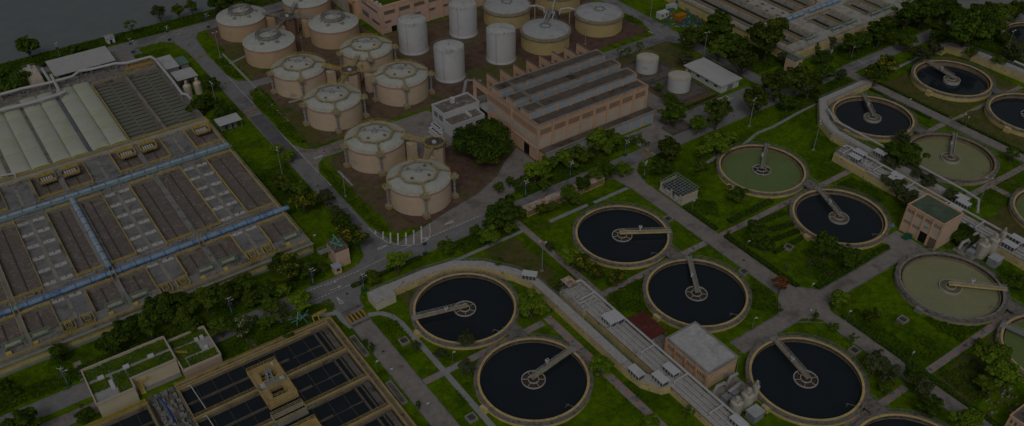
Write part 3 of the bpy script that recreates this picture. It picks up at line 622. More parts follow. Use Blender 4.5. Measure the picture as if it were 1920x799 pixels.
b = MB(); [b.cyl(x, y, 0, 7.2, .22, .22, 8) for x, y in ((-4, -4), (-5, 6.2), (6.2, -5))]; b.split('column', corr, t)
#@@HALL
# ---------------------------------------------------------------- pink hall
X0, X1, Y0, Y1, ZH = 159.6, 209.7, 211.0, 243.0, 15.1
t = thing('pink_hall', 'long pink and cream hall with three stepped roof lights and portal frames at its back', 'industrial hall', (X0, Y0, 0)); O = (X0, Y0, 0)
b = MB(O); b.box(X0, X1, Y0, Y1, 0, ZH-.9); b.build('wall', pink, t)
b = MB(O); b.quad(X0+.4, X1-.4, Y0+.4, Y1-.4, ZH-.6); b.build('roof', roofd, t)
b = MB(O); b.box(X0-.1, X1+.1, Y0-.1, Y0+.35, ZH-.895, ZH); b.box(X0-.1, X1+.1, Y1-.35, Y1+.1, ZH-.895, ZH); b.box(X0-.1, X0+.35, Y0+.36, Y1-.36, ZH-.893, ZH); b.box(X1-.35, X1+.1, Y0+.36, Y1-.36, ZH-.893, ZH); b.build('parapet', M('pink_trim', (.66, .44, .3)), t)
b = MB(O); b.box(X0-.25, X1+.25, Y0-.25, Y0+.45, ZH+.002, ZH+.14); b.box(X0-.25, X0+.45, Y0+.46, Y1, ZH+.002, ZH+.14); b.build('coping', M('coping_grey', (.34, .32, .31)), t)
nb = 8; bw = (X1-X0)/nb
b = MB(O)
for i in range(nb+1): x = X0+i*bw; b.box(x-.4, x+.4, Y0-.5, Y0-.102, 5.42, ZH-.2)
b.split('pilaster', pink, t)
for i in range(nb):
    x = X0+i*bw
    b = MB(O); b.box(x+.55, x+bw-.55, Y0-.06, Y0+.02, 5.4, 9.6); b.split('cream_panel', cream, t)
for i in range(nb):
    x = X0+i*bw; b = MB(O)
    for k in range(11): q = x+.8+k*(bw-1.6)/10; b.box(q-.13, q+.13, Y0-.05, Y0+.03, 10.8, 12.9)
    b.build('louvre', M('slot_dark', (.2, .155, .13)), t)
b = MB(O)                                   # west face
for k in range(62):
    y = Y0+1.0+k*.5
    if 30 <= k <= 31: continue
    b.box(X0-.05, X0+.03, y-.09, y+.09, 10.6, 13.0)
    if k in (29, 61): b.build('louvre', M('slot_brown', (.27, .19, .16)), t); b = MB(O)
b = MB(O); b.box(X0-.06, X0+.02, Y0+.8, Y0+14.6, 6.6, 9.4); b.box(X0-.06, X0+.02, Y0+17, Y0+26, 6.6, 9.4); b.split('cream_panel', cream, t)
b = MB(O); b.box(X0-.06, X0+.02, Y0+.9, Y0+3, 3.4, 5.9); b.box(X0-.06, X0+.02, Y0+15, Y0+16.8, 6.6, 9.4); b.box(X0-.06, X0+.02, Y0+27, Y0+31, 7, 9.4); b.split('blue_panel', bluep, t)
b = MB(O); b.box(X0-.05, X0+.02, Y0+5.2, Y0+8.4, .1, 4.4); b.box(X0-.05, X0+.02, Y0+19, Y0+30, .1, 4.0); b.split('door_opening', black, t)
b = MB(O); b.box(X0-.3, X0-.002, Y0+15.9, Y0+16.6, 0, ZH-.2); b.box(X0-.3, X0-.002, Y0-.1, Y0+.6, 0, ZH-.2); b.box(X0-.25, X0-.002, Y0+.6, Y0+15.9, 5.0, 5.5); b.split('pier', pink, t)
for i, (ya, yb) in enumerate([(216.4, 221.6), (225.7, 230.6), (234.9, 239.8)]):
    ys = ya; b = MB(O); b.box(X0-.2, X1-.9, ya+.05, yb, ZH-.6, ZH+2.5); rl = b.build('roof_light', pink, t)
    b = MB(O); b.quad(X0+.1, X1-1.2, ya+.5, yb-.35, ZH+2.52); b.build('roof_light_roof', roofd, rl)
    b = MB(O); b.box(X0-.35, X1-.7, ya-.1, ya+.3, ZH+2.3, ZH+2.75); b.box(X0-.35, X1-.7, yb-.25, yb+.1, ZH+2.3, ZH+2.75); b.box(X0-.35, X0, ya+.3, yb-.25, ZH+2.3, ZH+2.747); b.box(X1-1.05, X1-.7, ya+.3, yb-.25, ZH+2.3, ZH+2.747); b.build('coping', conc, rl)
    b = MB(O)
    for k in range(nb): x = X0+.1+k*(X1-X0-1)/nb; b.box(x+.35, x+(X1-X0-1)/nb-.35, ya-.03, ya+.06, ZH-.25, ZH+1.95)
    b.split('light_panel', bluep, rl)
    b = MB(O)
    for k in range(nb+1): x = X0+k*(X1-X0-1.0)/nb; b.box(x-.22, x+.22, ya-.35, ya+.04, ZH-.6, ZH+2.29)
    b.split('mullion', pink, rl)
for i in range(9):                           # portal frames at the back
    x = X0+.1+i*6.2
    b = MB(O); b.box(x-.32, x+.32, 243.12, 252.4, 12.4, 15.1); b.box(x-.32, x+.32, 251.0, 252.4, 0, 12.4); b.build('portal_frame', pink, t)
    b = MB(O); b.box(x-.38, x+.38, 243.12, 252.45, 15.102, 15.2); b.build('frame_coping', M('coping_brown', (.2, .17, .15)), t)
b = MB(O); b.box(X0+.6, X1-1, 243.12, 250.9, 3.8, 4.1); b.build('rear_canopy', M('canopy_white', (.5, .52, .54)), t)
b = MB(O); b.box(165.1, 165.4, 216, 241, ZH+2.8, ZH+3.0); b.box(165.9, 166.2, 216, 241, ZH+2.8, ZH+3.0); [b.bar((165.2, y, ZH+2.8), (166.1, y, ZH+2.8), .15) for y in np.arange(216.5, 241, 1.5)]; b.build('cable_tray', conc, t)
# lower southern range
b = MB(O); b.box(X0+.5, X1+1.6, 207.4, Y0-.51, 0, 5.0); b.build('annexe_wall', pink, t)
b = MB(O); b.box(X0+.2, X1+2, 207.1, Y0-.512, 5.002, 5.4); an = b.build('annexe_roof', roofd, t)
b = MB(O); b.box(X0+.1, X1+2.1, 206.98, 207.25, 5.01, 5.6); b.build('annexe_coping', M('coping_pale', (.42, .36, .31)), t)
b = MB(O)
for k in range(9): x = X0+1.2+k*5.6; b.box(x+.3, x+5.0, 207.33, 207.45, .3, 4.6)
b.split('blue_panel', bluep, t)
b = MB(O); b.box(X1+1.0, X1+1.66, 207.5, 221, 0, 4.3); b.build('side_canopy', bluep, t)
# ---------------------------------------------------------------- white office block
t = thing('office_block', 'small white office block with flat stained roof left of the pink hall', 'building', (143, 242, 0)); O = (143, 242, 0)
b = MB(O); b.box(143.2, 159.2, 248, 256.4, 0, 6.9); b.build('wall', white, t)
b = MB(O); b.box(142.9, 157.5, 242, 247.98, 0, 4.9); b.build('lower_wall', white, t)
b = MB(O)
for (x0, x1, y0, y1, z) in ((143.15, 159.25, 247.95, 256.45, 6.9),): 
    b.box(x0, x1, y0, y0+.3, z, z+.6); b.box(x0, x1, y1-.3, y1, z, z+.6); b.box(x0, x0+.3, y0+.3, y1-.3, z, z+.6); b.box(x1-.3, x1, y0+.3, y1-.3, z, z+.6)
x0, x1, y0, y1, z = 142.85, 157.55, 241.95, 247.9, 4.9; b.box(x0, x1, y0, y0+.3, z, z+.5); b.box(x0, x0+.3, y0+.3, y1, z, z+.5); b.box(x1-.3, x1, y0+.3, y1, z, z+.5); b.build('parapet', white, t)
b = MB(O); b.quad(143.4, 159, 248.2, 256.2, 6.95); b.quad(143.1, 157.3, 242.2, 247.9, 4.95); b.build('roof', M('stained_roof', (.2, .18, .155), stain=(.42, .4, .37), sscale=.5, sthr=.52, fine=2, var=.3), t)
b = MB(O); b.box(150, 151.4, 253, 254.6, 6.96, 9); b.box(152, 152.8, 243.5, 247.5, 4.96, 5.9); b.build('roof_box', white, t)
for x in (146, 150.5, 155):
    b = MB(O); b.box(x-1.5, x+1.5, 241.93, 242.02, 2.6, 3.7); f = b.build('window', glass, t)
    b = MB(O); [b.box(x+k-.06, x+k+.06, 241.9, 241.93, 2.6, 3.7) for k in (-.75, 0, .75)]; b.build('window_bar', white, f)
for y in (250, 253.6):
    b = MB(O); b.box(143.13, 143.22, y-1.2, y+1.2, 3.6, 5.6); f = b.build('window', glass, t)
    b = MB(O); [b.box(143.08, 143.13, y+k-.05, y+k+.05, 3.6, 5.6) for k in (-.6, 0, .6)]; b.build('window_bar', white, f)
for i, (x, y) in enumerate([(139, 247.2), (141.2, 250.2)]):
    t = thing('chiller_unit', ['long white chiller with a row of fans on the paving, outer one', 'shorter white chiller with fans against the office wall'][i], 'air conditioner', (x, y, 0), 0, 'chillers beside the office')
    b = MB(); L = 3.6-i*.8; b.box(-.9, .9, -L, L, .2, 1.9); b.box(-1.1, 1.1, -L-.3, L+.3, .12, .2); b.build('casing', white, t)
    b = MB(); [b.cyl(0, -L+.7+k*1.25, 1.9, 2.0, .45, .45, 12) for k in range(int(2*L/1.25))]; b.split('fan', black, t)
# ---------------------------------------------------------------- big pink building at the top
t = thing('pink_building', 'large pink building with planted roof and barred windows at the top edge', 'building', (163, 332, 0)); O = (163, 332, 0)
b = MB(O); b.box(163, 235, 332.4, 352, 0, 12.1); b.build('wall', M('rose_render', (.72, .51, .42), stain=(.36, .22, .18), sscale=.2, sthr=.6, var=.07), t)
b = MB(O)
b.box(162.8, 235.2, 332.2, 333, 12.102, 12.9); b.box(162.8, 163.6, 333, 352, 12.102, 12.9); b.box(178, 178.6, 333, 352, 12.102, 12.897); b.build('parapet', pink, t)
b = MB(O); b.quad(163.6, 178, 333, 352, 12.13); b.quad(178.6, 235, 333, 352, 12.14); b.build('roof', M('roof_green', (.07, .10, .03), stain=(.16, .15, .12), sscale=.2, sthr=.55), t)
b = MB(O); [b.box(163.9, 165, y, y+1.2, 12.15, 13.2) for y in (334, 337, 341)]; b.box(180, 181.5, 334, 336, 12.15, 13.5); b.split('roof_unit', white, t)
for i in range(9):
    x = 165+i*7.6
    for z, hh in ((8.6, 1.5), (4.6, 1.0)):
        b = MB(O); b.box(x, x+(5.2 if z > 8 else 3), 332.33, 332.42, z, z+hh); f = b.build('window', M('window_grey', (.16, .16, .17), rough=.3), t)
        b = MB(O); b.box(x-.1, x+(5.3 if z > 8 else 3.1), 332.2, 332.4, z+hh, z+hh+.25); [b.box(x+k*.65-.06, x+k*.65+.06, 332.27, 332.33, z, z+hh) for k in range(9 if z > 8 else 5)]; b.build('window_bar', M('ochre_trim', (.45, .3, .12)), f)
b = MB(O); [b.box(x-.35, x+.35, 331.9, 332.398, 0, 12.1) for x in (163.3, 171.8, 179.4, 187, 194.6, 202.2, 209.8, 217, 225)]; b.split('pilaster', pink, t)
b = MB(O); b.box(168, 170.6, 332.3, 332.42, .1, 2.6); b.split('door_opening', black, t)
b = MB(O); b.box(162.93, 163.02, 335, 350, 8.8, 9.8); b.box(162.93, 163.02, 334, 341, 3.4, 4.6); b.box(162.93, 163.02, 344, 350, 3.4, 5.6); b.build('window', M('window_grey', (.16, .16, .17)), t)
t = thing('low_wing', 'low pink and yellow wing with tall white gates left of the large pink building', 'building', (160, 352.5, 0)); O = (160, 352.5, 0)
b = MB(O); b.box(160.5, 185, 352.3, 385, 0, 8.4); b.build('wall', pink, t)
b = MB(O); b.box(160.3, 160.7, 352.2, 385, 8.41, 9); b.box(160.3, 185, 352.2, 352.6, 8.412, 9); b.quad(160.7, 185, 352.6, 385, 8.43); b.build('roof_edge', pink, t)
for i in range(4):
    y = 355+i*6; b = MB(O); b.box(160.38, 160.52, y, y+3.6, .1, 6.4); b.build('gate', bluep if i > 0 else M('gate_brown', (.2, .12, .08)), t)
    b = MB(O); b.box(160.2, 160.49, y-1.6, y-.6, 0, 8.3); b.split('pilaster', M('ochre_wall', (.5, .36, .15)), t)
# ---------------------------------------------------------------- long white shed
t = thing('white_shed', 'long low shed with smooth white pitched roof behind the squat white tanks', 'shed', (253.5, 218.5, 0))
b = MB(); b.box(-5, 5, -10.2, 10.2, 0, 3.4); b.build('wall', white, t)
b = MB(); b.add([(-5.9, -10.9, 3.4), (5.9, -10.9, 3.4), (5.9, 10.9, 3.4), (-5.9, 10.9, 3.4), (-5.9, -10.9, 3.7), (0, -10.9, 3.95), (5.9, -10.9, 3.7), (-5.9, 10.9, 3.7), (0, 10.9, 3.95), (5.9, 10.9, 3.7)],
    [(0, 3, 2, 1), (4, 5, 8, 7), (5, 6, 9, 8), (0, 1, 6, 5, 4), (2, 3, 7, 8, 9), (0, 4, 7, 3), (1, 2, 9, 6)]); b.build('roof', M('roof_offwhite', (.6, .6, .6), var=.05), t)
b = MB(); b.box(-1.5, 1.5, -10.24, -10.18, .1, 2.4); b.build('door', M('door_grey', (.25, .28, .3)), t)
b = MB(); [b.box(-5.05, -4.98, y-.8, y+.8, 1.6, 2.4) for y in (-7, -2, 3, 8)]; b.build('window', glass, t)
#@@BLD
# ---------------------------------------------------------------- building A and B, shelters
def facade_slots(b, x0, x1, y, z0, z1, n):
    for k in range(n): q = x0+(x1-x0)*(k+.5)/n; b.box(q-.14, q+.14, y-.05, y+.02, z0, z1)
t = thing('pump_house', 'single-storey orange-pink building with wide white flat roof by the long channel', 'building', (132, 98.3, 0)); O = (132, 98.3, 0)
H = 6.2; b = MB(O); b.box(132, 142.8, 98.5, 114.6, 0, H-.3); b.build('wall', M('apricot_render', (.74, .53, .34), stain=(.4, .25, .13), sscale=.3, sthr=.6), t)
b = MB(O); b.quad(132.3, 142.5, 98.8, 114.3, H-.1); b.build('roof', M('white_roof_coating', (.56, .56, .56), stain=(.38, .37, .36), sscale=.13, sthr=.62, fine=.8), t)
b = MB(O); b.box(131.8, 132.3, 98.3, 114.8, H-.298, H+.15); b.box(142.5, 143, 98.3, 114.8, H-.298, H+.15); b.box(132.3, 142.5, 98.3, 98.8, H-.298, H+.147); b.box(132.3, 142.5, 114.3, 114.8, H-.298, H+.147); b.build('parapet', conc, t)
for k in range(4):
    y0 = 98.9+k*4; b = MB(O)
    for j in range(6): y = y0+.5+j*.55; b.box(131.95, 132.02, y-.14, y+.14, 3.2, 4.7)
    b.build('louvre', M('slot_dark', (.2, .155, .13)), t)
b = MB(O); [b.box(131.6, 131.998, y-.3, y+.3, 0, H) for y in (98.8, 102.7, 106.7, 110.7, 114.3)]; b.split('pilaster', M('orange_trim', (.66, .4, .26)), t)
b = MB(O); b.box(138.2, 139.6, 98, 98.5, 1.2, 2.8); b.split('air_vent', steel, t)
b = MB(O); b.tube([(143.2, 98.2, 0), (143.2, 98.2, 9)], .06, 6); b.build('mast', steel, t)
b = MB(O); b.box(129.8, 131.58, 99, 114, 0, .6); b.build('plinth', conc, t)
t = thing('pink_block', 'pink two-storey block with green roof and open vehicle bays above the olive tank', 'building', (232.4, 98.9, 0)); O = (232.4, 98.9, 0); H = 10.3
x0, x1, y0, y1 = 232.4, 242.4, 99, 112
b = MB(O); b.box(x0, x1, y0, y1, 0, H-.5); b.build('wall', M('salmon_render', (.76, .54, .4), stain=(.42, .27, .2), sscale=.3, sthr=.62, var=.07), t)
b = MB(O); b.quad(x0+.3, x1-.3, y0+.3, y1-.3, H-.3); b.build('roof', M('green_roof_coat', (.10, .16, .10), stain=(.17, .15, .13), sscale=.3, sthr=.52, fine=1.5, var=.3), t)
b = MB(O); b.box(x0-.15, x0+.3, y0-.15, y1+.15, H-.498, H); b.box(x1-.3, x1+.15, y0-.15, y1+.15, H-.498, H); b.box(x0+.3, x1-.3, y0-.15, y0+.3, H-.498, H-.003); b.box(x0+.3, x1-.3, y1-.3, y1+.15, H-.498, H-.003); b.build('parapet', pink, t)
b = MB(O); [b.box(x0-.3, x0-.002, y-.25, y+.25, 0, H) for y in (99.1, 102.4, 105.6, 108.8, 111.8)]; b.split('pilaster', pink, t)
for k in range(4):
    b = MB(O)
    for j in range(5):
        y = 99.75+k*3.22+j*.5; b.box(x0-.04, x0+.02, y-.14, y+.14, 7.7, 9.0)
        if k > 1: b.box(x0-.04, x0+.02, y-.14, y+.14, 3.6, 4.6)
    b.build('louvre', M('slot_dark', (.2, .155, .13)), t)
b = MB(O); [b.box(x0-.03, x0+.02, 99.5+k*3.22, 101.9+k*3.22, 5.0, 7.4) for k in range(4)]; b.split('cream_panel', cream, t)
b = MB(O); b.box(x0-.05, x0+.02, 102.8, 105.3, .1, 3.9); b.build('open_bay', black, t)
b = MB(O); b.box(x0-.05, x0+.02, 99.5, 101.9, .1, 3.7); b.build('roller_door', M('shutter_brown', (.2, .15, .12)), t)
b = MB(O); b.box(x0-.06, x0+.02, 103.4, 104.9, 5.6, 6.2); b.build('sign', M('sign_blue', (.2, .35, .5)), t)
b = MB(); 
for i in range(40): a = random.uniform(0, 2*PI); q = random.uniform(0, 1.1); b.box(q*math.cos(a)*1.5-.3, q*math.cos(a)*1.5+.3, q*math.sin(a)-.3, q*math.sin(a)+.3, 0, random.uniform(.3, 1.3))
o = tag(b.build('tarpaulin_heap', M('tarp_green', (.03, .16, .10))), 'dark green tarpaulin over a heap outside the open vehicle bays', 'tarpaulin'); o.location = (230.6, 107.8, .16)
b = MB(); b.cyl(0, 0, 0, .9, 1.0, .4, 9); o = tag(b.build('tarpaulin_heap', M('tarp_blue', (.16, .28, .4))), 'pale blue tarpaulin bundle beside the left corner of the pink block', 'tarpaulin'); o.location = (232.2, 114.6, 0)
t = thing('shed', 'pink gatehouse with yellow panels in the bottom right corner', 'building', (182, 30, 0))
O_ = P(1888, 790, 3); t.location = (O_.x, O_.y, 0)
b = MB(); b.box(0, 14, -9, 0, 0, 5); b.build('wall', M('salmon_render', (.76, .54, .4)), t)
b = MB(); b.box(-.15, 14, -9, -8.7, 5, 5.5); b.box(-.15, .2, -9, .1, 5, 5.5); b.box(.2, 14, -.2, .1, 5, 5.5); b.build('parapet', pink, t)
b = MB(); b.quad(.2, 14, -8.7, -.2, 5.05); b.build('roof', concd, t)
b = MB(); [b.box(-.05, .02, -1.2-k*1.1, -.6-k*1.1, 3.2, 4.4) for k in range(6)]; b.build('vent_slots', M('slot_dark', (.2, .155, .13)), t)
b = MB(); [b.box(-.06, .02, -3.4-k*3.4, -.6-k*3.4, .8, 2.8) for k in range(2)]; b.split('yellow_panel', M('panel_yellow', (.5, .38, .08)), t)
# glass shelter
t = thing('glass_shelter', 'cream walled shelter with open glazed steel roof beside the lane bend', 'shelter', (183.6, 162.2, 0)); O = (183.6, 162.2, 0)
b = MB(O); b.box(183.4, 191, 162, 173.4, 0, .35); b.build('base', concl, t)
b = MB(O); b.box(183.6, 190.8, 162.3, 162.6, .35, 3.3); b.box(183.6, 184, 163, 163.8, .35, 3.3); b.box(183.6, 184, 167.4, 168, .35, 3.3); b.box(183.6, 184, 172.5, 173.1, .35, 3.3); b.box(184, 190.8, 172.8, 173.1, .35, 3.3); b.split('wall', cream, t)
b = MB(O); b.quad(184, 190.6, 163, 172.6, 2.6); b.build('glazing', M('green_glass', (.05, .09, .08), rough=.15), t)
b = MB(O)
for y in np.arange(162.4, 173.6, 1.1): b.bar((183.4, y, 3.6), (191, y, 4.3), .12)
for x in np.arange(183.6, 191.2, 1.25): b.bar((x, 162.2, 3.65+.09*(x-183.4)), (x, 173.4, 3.65+.09*(x-183.4)), .12)
b.build('roof_frame', steel, t)
b = MB(O); [b.bar((x, y, .35), (x, y, 3.8), .15) for x in (183.7, 187, 190.7) for y in (162.6, 166, 170, 173)]; b.split('post', steel, t)
b = MB(O); b.box(184.4, 186, 164.5, 166.5, .35, 1.8); b.box(184.6, 186.4, 169, 171.5, .35, 1.6); b.split('equipment', white, t)
# rusty container
a = P(979, 383, 2.6); b2 = P(985, 396.5, 2.6); e2 = P(1083, 336, 2.6)
t = thing('site_container', 'long low container with rusty ribbed roof parked under small trees beside the road', 'container', (137.2, 187, 0)); O = (137.2, 186.6, 0)
t.location = O
b = MB(O); b.box(137.2, 170, 186.6, 189.6, .3, 2.55); b.build('body', M('container_ochre', (.3, .22, .11)), t)
b = MB(O); b.box(137, 170.2, 186.4, 189.8, 2.552, 2.65); [b.box(x, x+.25, 186.4, 189.8, 2.652, 2.74) for x in np.arange(137.2, 170, .8)]; b.build('roof', rust, t)
b = MB(O); [b.box(x-.1, x+.1, 186.5, 186.6, .2, 2.5) for x in (137.3, 143, 149, 155, 161, 169.9)]; b.box(137.1, 170, 186.5, 186.58, .2, .45); b.build('frame', yelw, t)
# maroon canopy with tanks
c0 = P(1180, 594, 4.2); c1 = P(1207, 583, 4.2)
t = thing('maroon_canopy', 'open shelter with dark maroon corrugated roof beside the long channel', 'shelter', (131.4, 118, 0)); O = (131.4, 118, 0)
cs = [P(1160+p[0]/2.504, 480+p[1]/2.504, 4) for p in ((40, 295), (115, 257), (223, 350), (160, 390))]
cx = sum(c.x for c in cs)/4; cy = sum(c.y for c in cs)/4
xa, xb = min(cs[0].x, cs[3].x), max(cs[1].x, cs[2].x); ya, yb = min(cs[2].y, cs[3].y), max(cs[0].y, cs[1].y)
b = MB(O); b.box(xa, xb, ya, yb, 4, 4.12); [b.box(xa, xb, y, y+.14, 4.122, 4.2) for y in np.arange(ya+.1, yb-.2, .5)]; b.build('roof', M('maroon_sheet', (.15, .04, .03), var=.2, stain=(.19, .085, .06), sscale=.5, sthr=.52), t)
b = MB(O); [b.bar((x, y, 0), (x, y, 4), .15) for x in (xa+.3, xb-.3) for y in np.linspace(ya+.3, yb-.3, 4)]; b.split('post', steel, t)
b = MB(O); [b.cyl((xa+xb)/2, y, 0, 2.9, 1.1, 1.1, 16) for y in (ya+3, ya+6, yb-2.3)]; b.split('chemical_tank', white, t)
b = MB(O); b.quad(xa-1, xb+1, ya-2, yb+1, .17); b.build('slab', conc, t)
# pump tower at the junction, with gantry and little cabin
t = thing('pump_tower', 'square pink pump tower with turquoise lifting gear at the road junction', 'pump tower', (76, 200, 0)); O = (76, 200, 0)
b = MB(O); b.box(74.4, 79, 199.3, 205.4, 0, 6); b.build('wall', M('salmon_render', (.76, .54, .4)), t)
b = MB(O); b.quad(74.5, 78.9, 199.4, 205.3, 6.02); b.build('roof', M('brown_roof', (.2, .14, .1)), t)
b = MB(O); b.rail([(74.5, 199.4, 6.02), (78.9, 199.4, 6.02), (78.9, 205.3, 6.02), (74.5, 205.3, 6.02)], 1.1, 2, 1.5, .07, True); b.build('railing', M('rail_brown', (.25, .2, .15)), t)
b = MB(O)
for y in (201, 203.6): b.bar((75, y, 6), (76.7, y, 8.8), .25); b.bar((78.4, y, 6), (76.7, y, 8.8), .25)
b.bar((76.7, 200, 8.8), (76.7, 204.8, 8.8), .35); b.tube([(75.4, 204.6, 6.5), (77.6, 200.2, 6.9)], .35, 8); b.build('lifting_gear', teal, t)
b = MB(O); b.box(70.6, 74.35, 202, 203.6, 5.4, 5.8); b.rail([(70.6, 202, 5.8), (74.3, 202, 5.8)], 1, 2); b.rail([(70.6, 203.6, 5.8), (74.3, 203.6, 5.8)], 1, 2); b.build('foot_bridge', steel, t)
t = thing('cabin', 'tiny pink guard cabin with pale blue roof at the foot of the pump tower', 'cabin', (73.6, 197.9, 0))
b = MB(); b.box(-1.2, 1.2, -1, 1, 0, 2.6); b.build('wall', M('salmon_render', (.76, .54, .4)), t)
b = MB(); b.box(-1.45, 1.45, -1.25, 1.25, 2.6, 2.75); b.build('roof', bluep, t)
b = MB(); b.box(-.5, .6, -1.04, -.98, 1.1, 2); b.build('window', glass, t)
q = P(1500-90, 0) if False else None
t = thing('pump_tower', 'square pink pump tower below the corner of the far upper plant, turquoise railing', 'pump tower', (281, 205, 0))
q = P(1160+985/2.958, 405/2.958); t.location = (q.x, q.y, 0)
b = MB(); b.box(-2.3, 2.3, 0, 5, 0, 5.6); b.build('wall', M('salmon_render', (.76, .54, .4)), t)
b = MB(); b.quad(-2.2, 2.2, .1, 4.9, 5.62); b.build('roof', concd, t)
b = MB(); b.rail([(-2.2, .1, 5.6), (2.2, .1, 5.6), (2.2, 4.9, 5.6), (-2.2, 4.9, 5.6)], 1.1, 2, 1.5, .12, True); b.build('railing', teal, t)
# flat canopies by the left plant
def canopy(x0, x1, y0, y1, z, label, mt=white, post=True, walls=False, name='canopy', cat='canopy'):
    t = thing(name, label, cat, (x0, y0, 0)); O = (x0, y0, 0)
    b = MB(O); b.box(x0, x1, y0, y1, z, z+.14); [b.box(x, x+.08, y0, y1, z+.142, z+.2) for x in np.arange(x0+.1, x1-.2, .7)]; b.build('roof', mt, t)
    if walls: b = MB(O); b.box(x0+.4, x1-.4, y0+.4, y1-.4, 0, z-.02); b.build('wall', M('shed_grey', (.28, .29, .3)), t)
    else:
        b = MB(O); [b.bar((x, y, 0), (x, y, z), .16) for x in (x0+.4, (x0+x1)/2, x1-.4) for y in (y0+.4, y1-.4)]; b.split('post', steel, t)
        b = MB(O); [b.cyl(x, (y0+y1)/2, 0, min(2.4, z-1), .9, .9, 14) for x in np.arange(x0+2, x1-1, 2.3)]; b.split('chemical_tank', M('tank_grey', (.3, .3, .31)), t)
    return t
shm = M('shed_sheet', (.58, .585, .58), stain=(.5, .5, .49), sscale=.2, sthr=.5, var=.06)
canopy(73.6, 82.4, 293.5, 299.5, 3.6, 'small white flat canopy over tanks beside the main road', M('white_sheet', (.6, .6, .61), var=.05))
canopy(32.9, 57.1, 365.3, 381, 5, 'large pale ribbed shed roof with rust streaks near the river', M('shed_rust_sheet', (.55, .54, .53), stain=(.42, .28, .18), sscale=.12, sthr=.64, var=.08), name='large_shed', cat='shed')
canopy(70.8, 77.6, 348.3, 360.6, 3.5, 'grey flat-roofed shed behind the grey basins, left of the green one', shm, walls=True, name='shed', cat='shed')
canopy(78, 82, 349.5, 357, 3.2, 'shed with dull green roof next to the lawn by the main road', M('green_sheet', (.17, .27, .22)), walls=True, name='shed', cat='shed')
canopy(72.4, 81, 336.2, 345, 3.5, 'pale roofed shed with cream stacks standing in front of it', shm, name='shed', cat='shed')
t = thing('stack_block', 'cream ventilation block with vents on top near the river, left of the large shed', 'ventilation block', (23.9, 365, 0))
b = MB(); b.box(0, 4.8, 0, 15.5, 0, 5); [b.box(-.06, 4.86, y, y+.15, .5, 4.9) for y in np.arange(1, 15, 1.5)]; b.build('wall', cream, t)
b = MB(); b.cyl(2.4, 13, 5, 6.6, .6, .6, 14); b.cyl(1.5, 9, 5, 5.5, .6, .6, 12); b.cyl(3.4, 9, 5, 5.5, .6, .6, 12); b.build('vent', white, t)
b = MB(); b.rail([(.1, .1, 5), (4.7, .1, 5), (4.7, 15.4, 5), (.1, 15.4, 5)], 1, 2, 2, .07, True); b.build('railing', steel, t)
for i, (px, py) in enumerate([(355, 164), (374, 158)]):
    q = P(px, py+16, 0); t = thing('scrubber_stack', ['cream scrubber vessel in front of the pale shed, left one', 'cream scrubber vessel in front of the pale shed, right one'][i], 'scrubber', (q.x, q.y, 0), 0, 'cream scrubbers by the sheds')
    b = MB(); b.cyl(0, 0, 0, 4.6, 1.5, 1.5, 20); b.cyl(0, 0, 4.6, 5.6, 1.5, .4, 20); b.cyl(0, 0, 5.6, 6.6, .55, .55, 12); b.build('vessel', cream, t, True)
    b = MB(); [b.ring(0, 0, 1.5, 1.6, z, z+.12, 20) for z in (1, 2, 3, 4)]; b.build('band', concl, t)
# small river hut
q = P(200+10, 80+0, 0); t = thing('hut', 'tiny white hut between the river bank and the top road', 'hut', (P(208, 80).x, P(208, 80).y, 0))
b = MB(); b.box(-1.7, 1.7, -1.7, 1.7, 0, 2.8); b.build('wall', white, t)
b = MB(); b.box(-2, 2, -2, 2, 2.8, 2.95); b.build('roof', concl, t); b = MB(); b.box(-.5, .5, -1.75, -1.68, .1, 2); b.build('door', glass, t)
#@@GREENROOF
# ---------------------------------------------------------------- green-roofed building
t = thing('green_roof_building', 'cream building with long planted roof and outside stair at bottom left', 'building', (-1.7, 180.8, 0)); O = (-1.7, 180.8, 0)
cr = M('pale_cream_render', (.70, .63, .46), var=.06, stain=(.58, .5, .36), sscale=.3, sthr=.62)
b = MB(O); L_ = [(-1.7, 180.8), (8, 180.8), (8, 184.7), (20.1, 184.7), (20.1, 195), (-1.7, 195)]
b.poly(L_, 0, 4.7); b.build('wall', cr, t)
b = MB(O)
for a_, c_ in zip(L_, L_[1:]+L_[:1]): b.bar((*a_, 5.1), (*c_, 5.1), .35, .8)
b.build('parapet', M('parapet_cream', (.62, .54, .44), var=.06), t)
b = MB(O); b.poly([(-1.5, 181), (7.8, 181), (7.8, 184.9), (19.9, 184.9), (19.9, 194.8), (-1.5, 194.8)], 4.72); b.build('roof_deck', concl, t)
for i, (x0, x1, y0, y1) in enumerate([(-1.2, 19.6, 190.4, 194.4), (-1.2, 3.2, 185.6, 187.6), (4.6, 7.6, 181.6, 189.2), (8, 19.6, 185.4, 189.4)]):
    pass
b = MB(O); [b.box(x-.8, x+.8, y-.7, y+.7, 4.73, 5.3) for x, y in ((1.8, 189.6), (8.4, 189.8), (15, 189.9))]; b.box(3, 4, 184, 187, 4.73, 5.6); b.split('skylight', white, t)
b = MB(O); b.rail([(8.2, 184.2, 0), (11.8, 184.2, 3.2)], 1, 2); b.add([(9, 182.8, 0), (10.2, 182.8, 0), (10.2, 184.6, 2.8), (9, 184.6, 2.8)], [(0, 1, 2, 3)]); b.bar((7.8, 184.4, 4), (12.5, 184.3, 3.4), .12); b.bar((7.8, 184.4, 3.4), (12.5, 184.3, 2.8), .12); b.build('outside_stair', yel, t)
t2 = thing('green_roof_building', 'lower pinkish building with planted roof and fans, joined right of the cream one', 'building', (20.5, 181.2, 0)); O2 = (20.5, 181.2, 0)
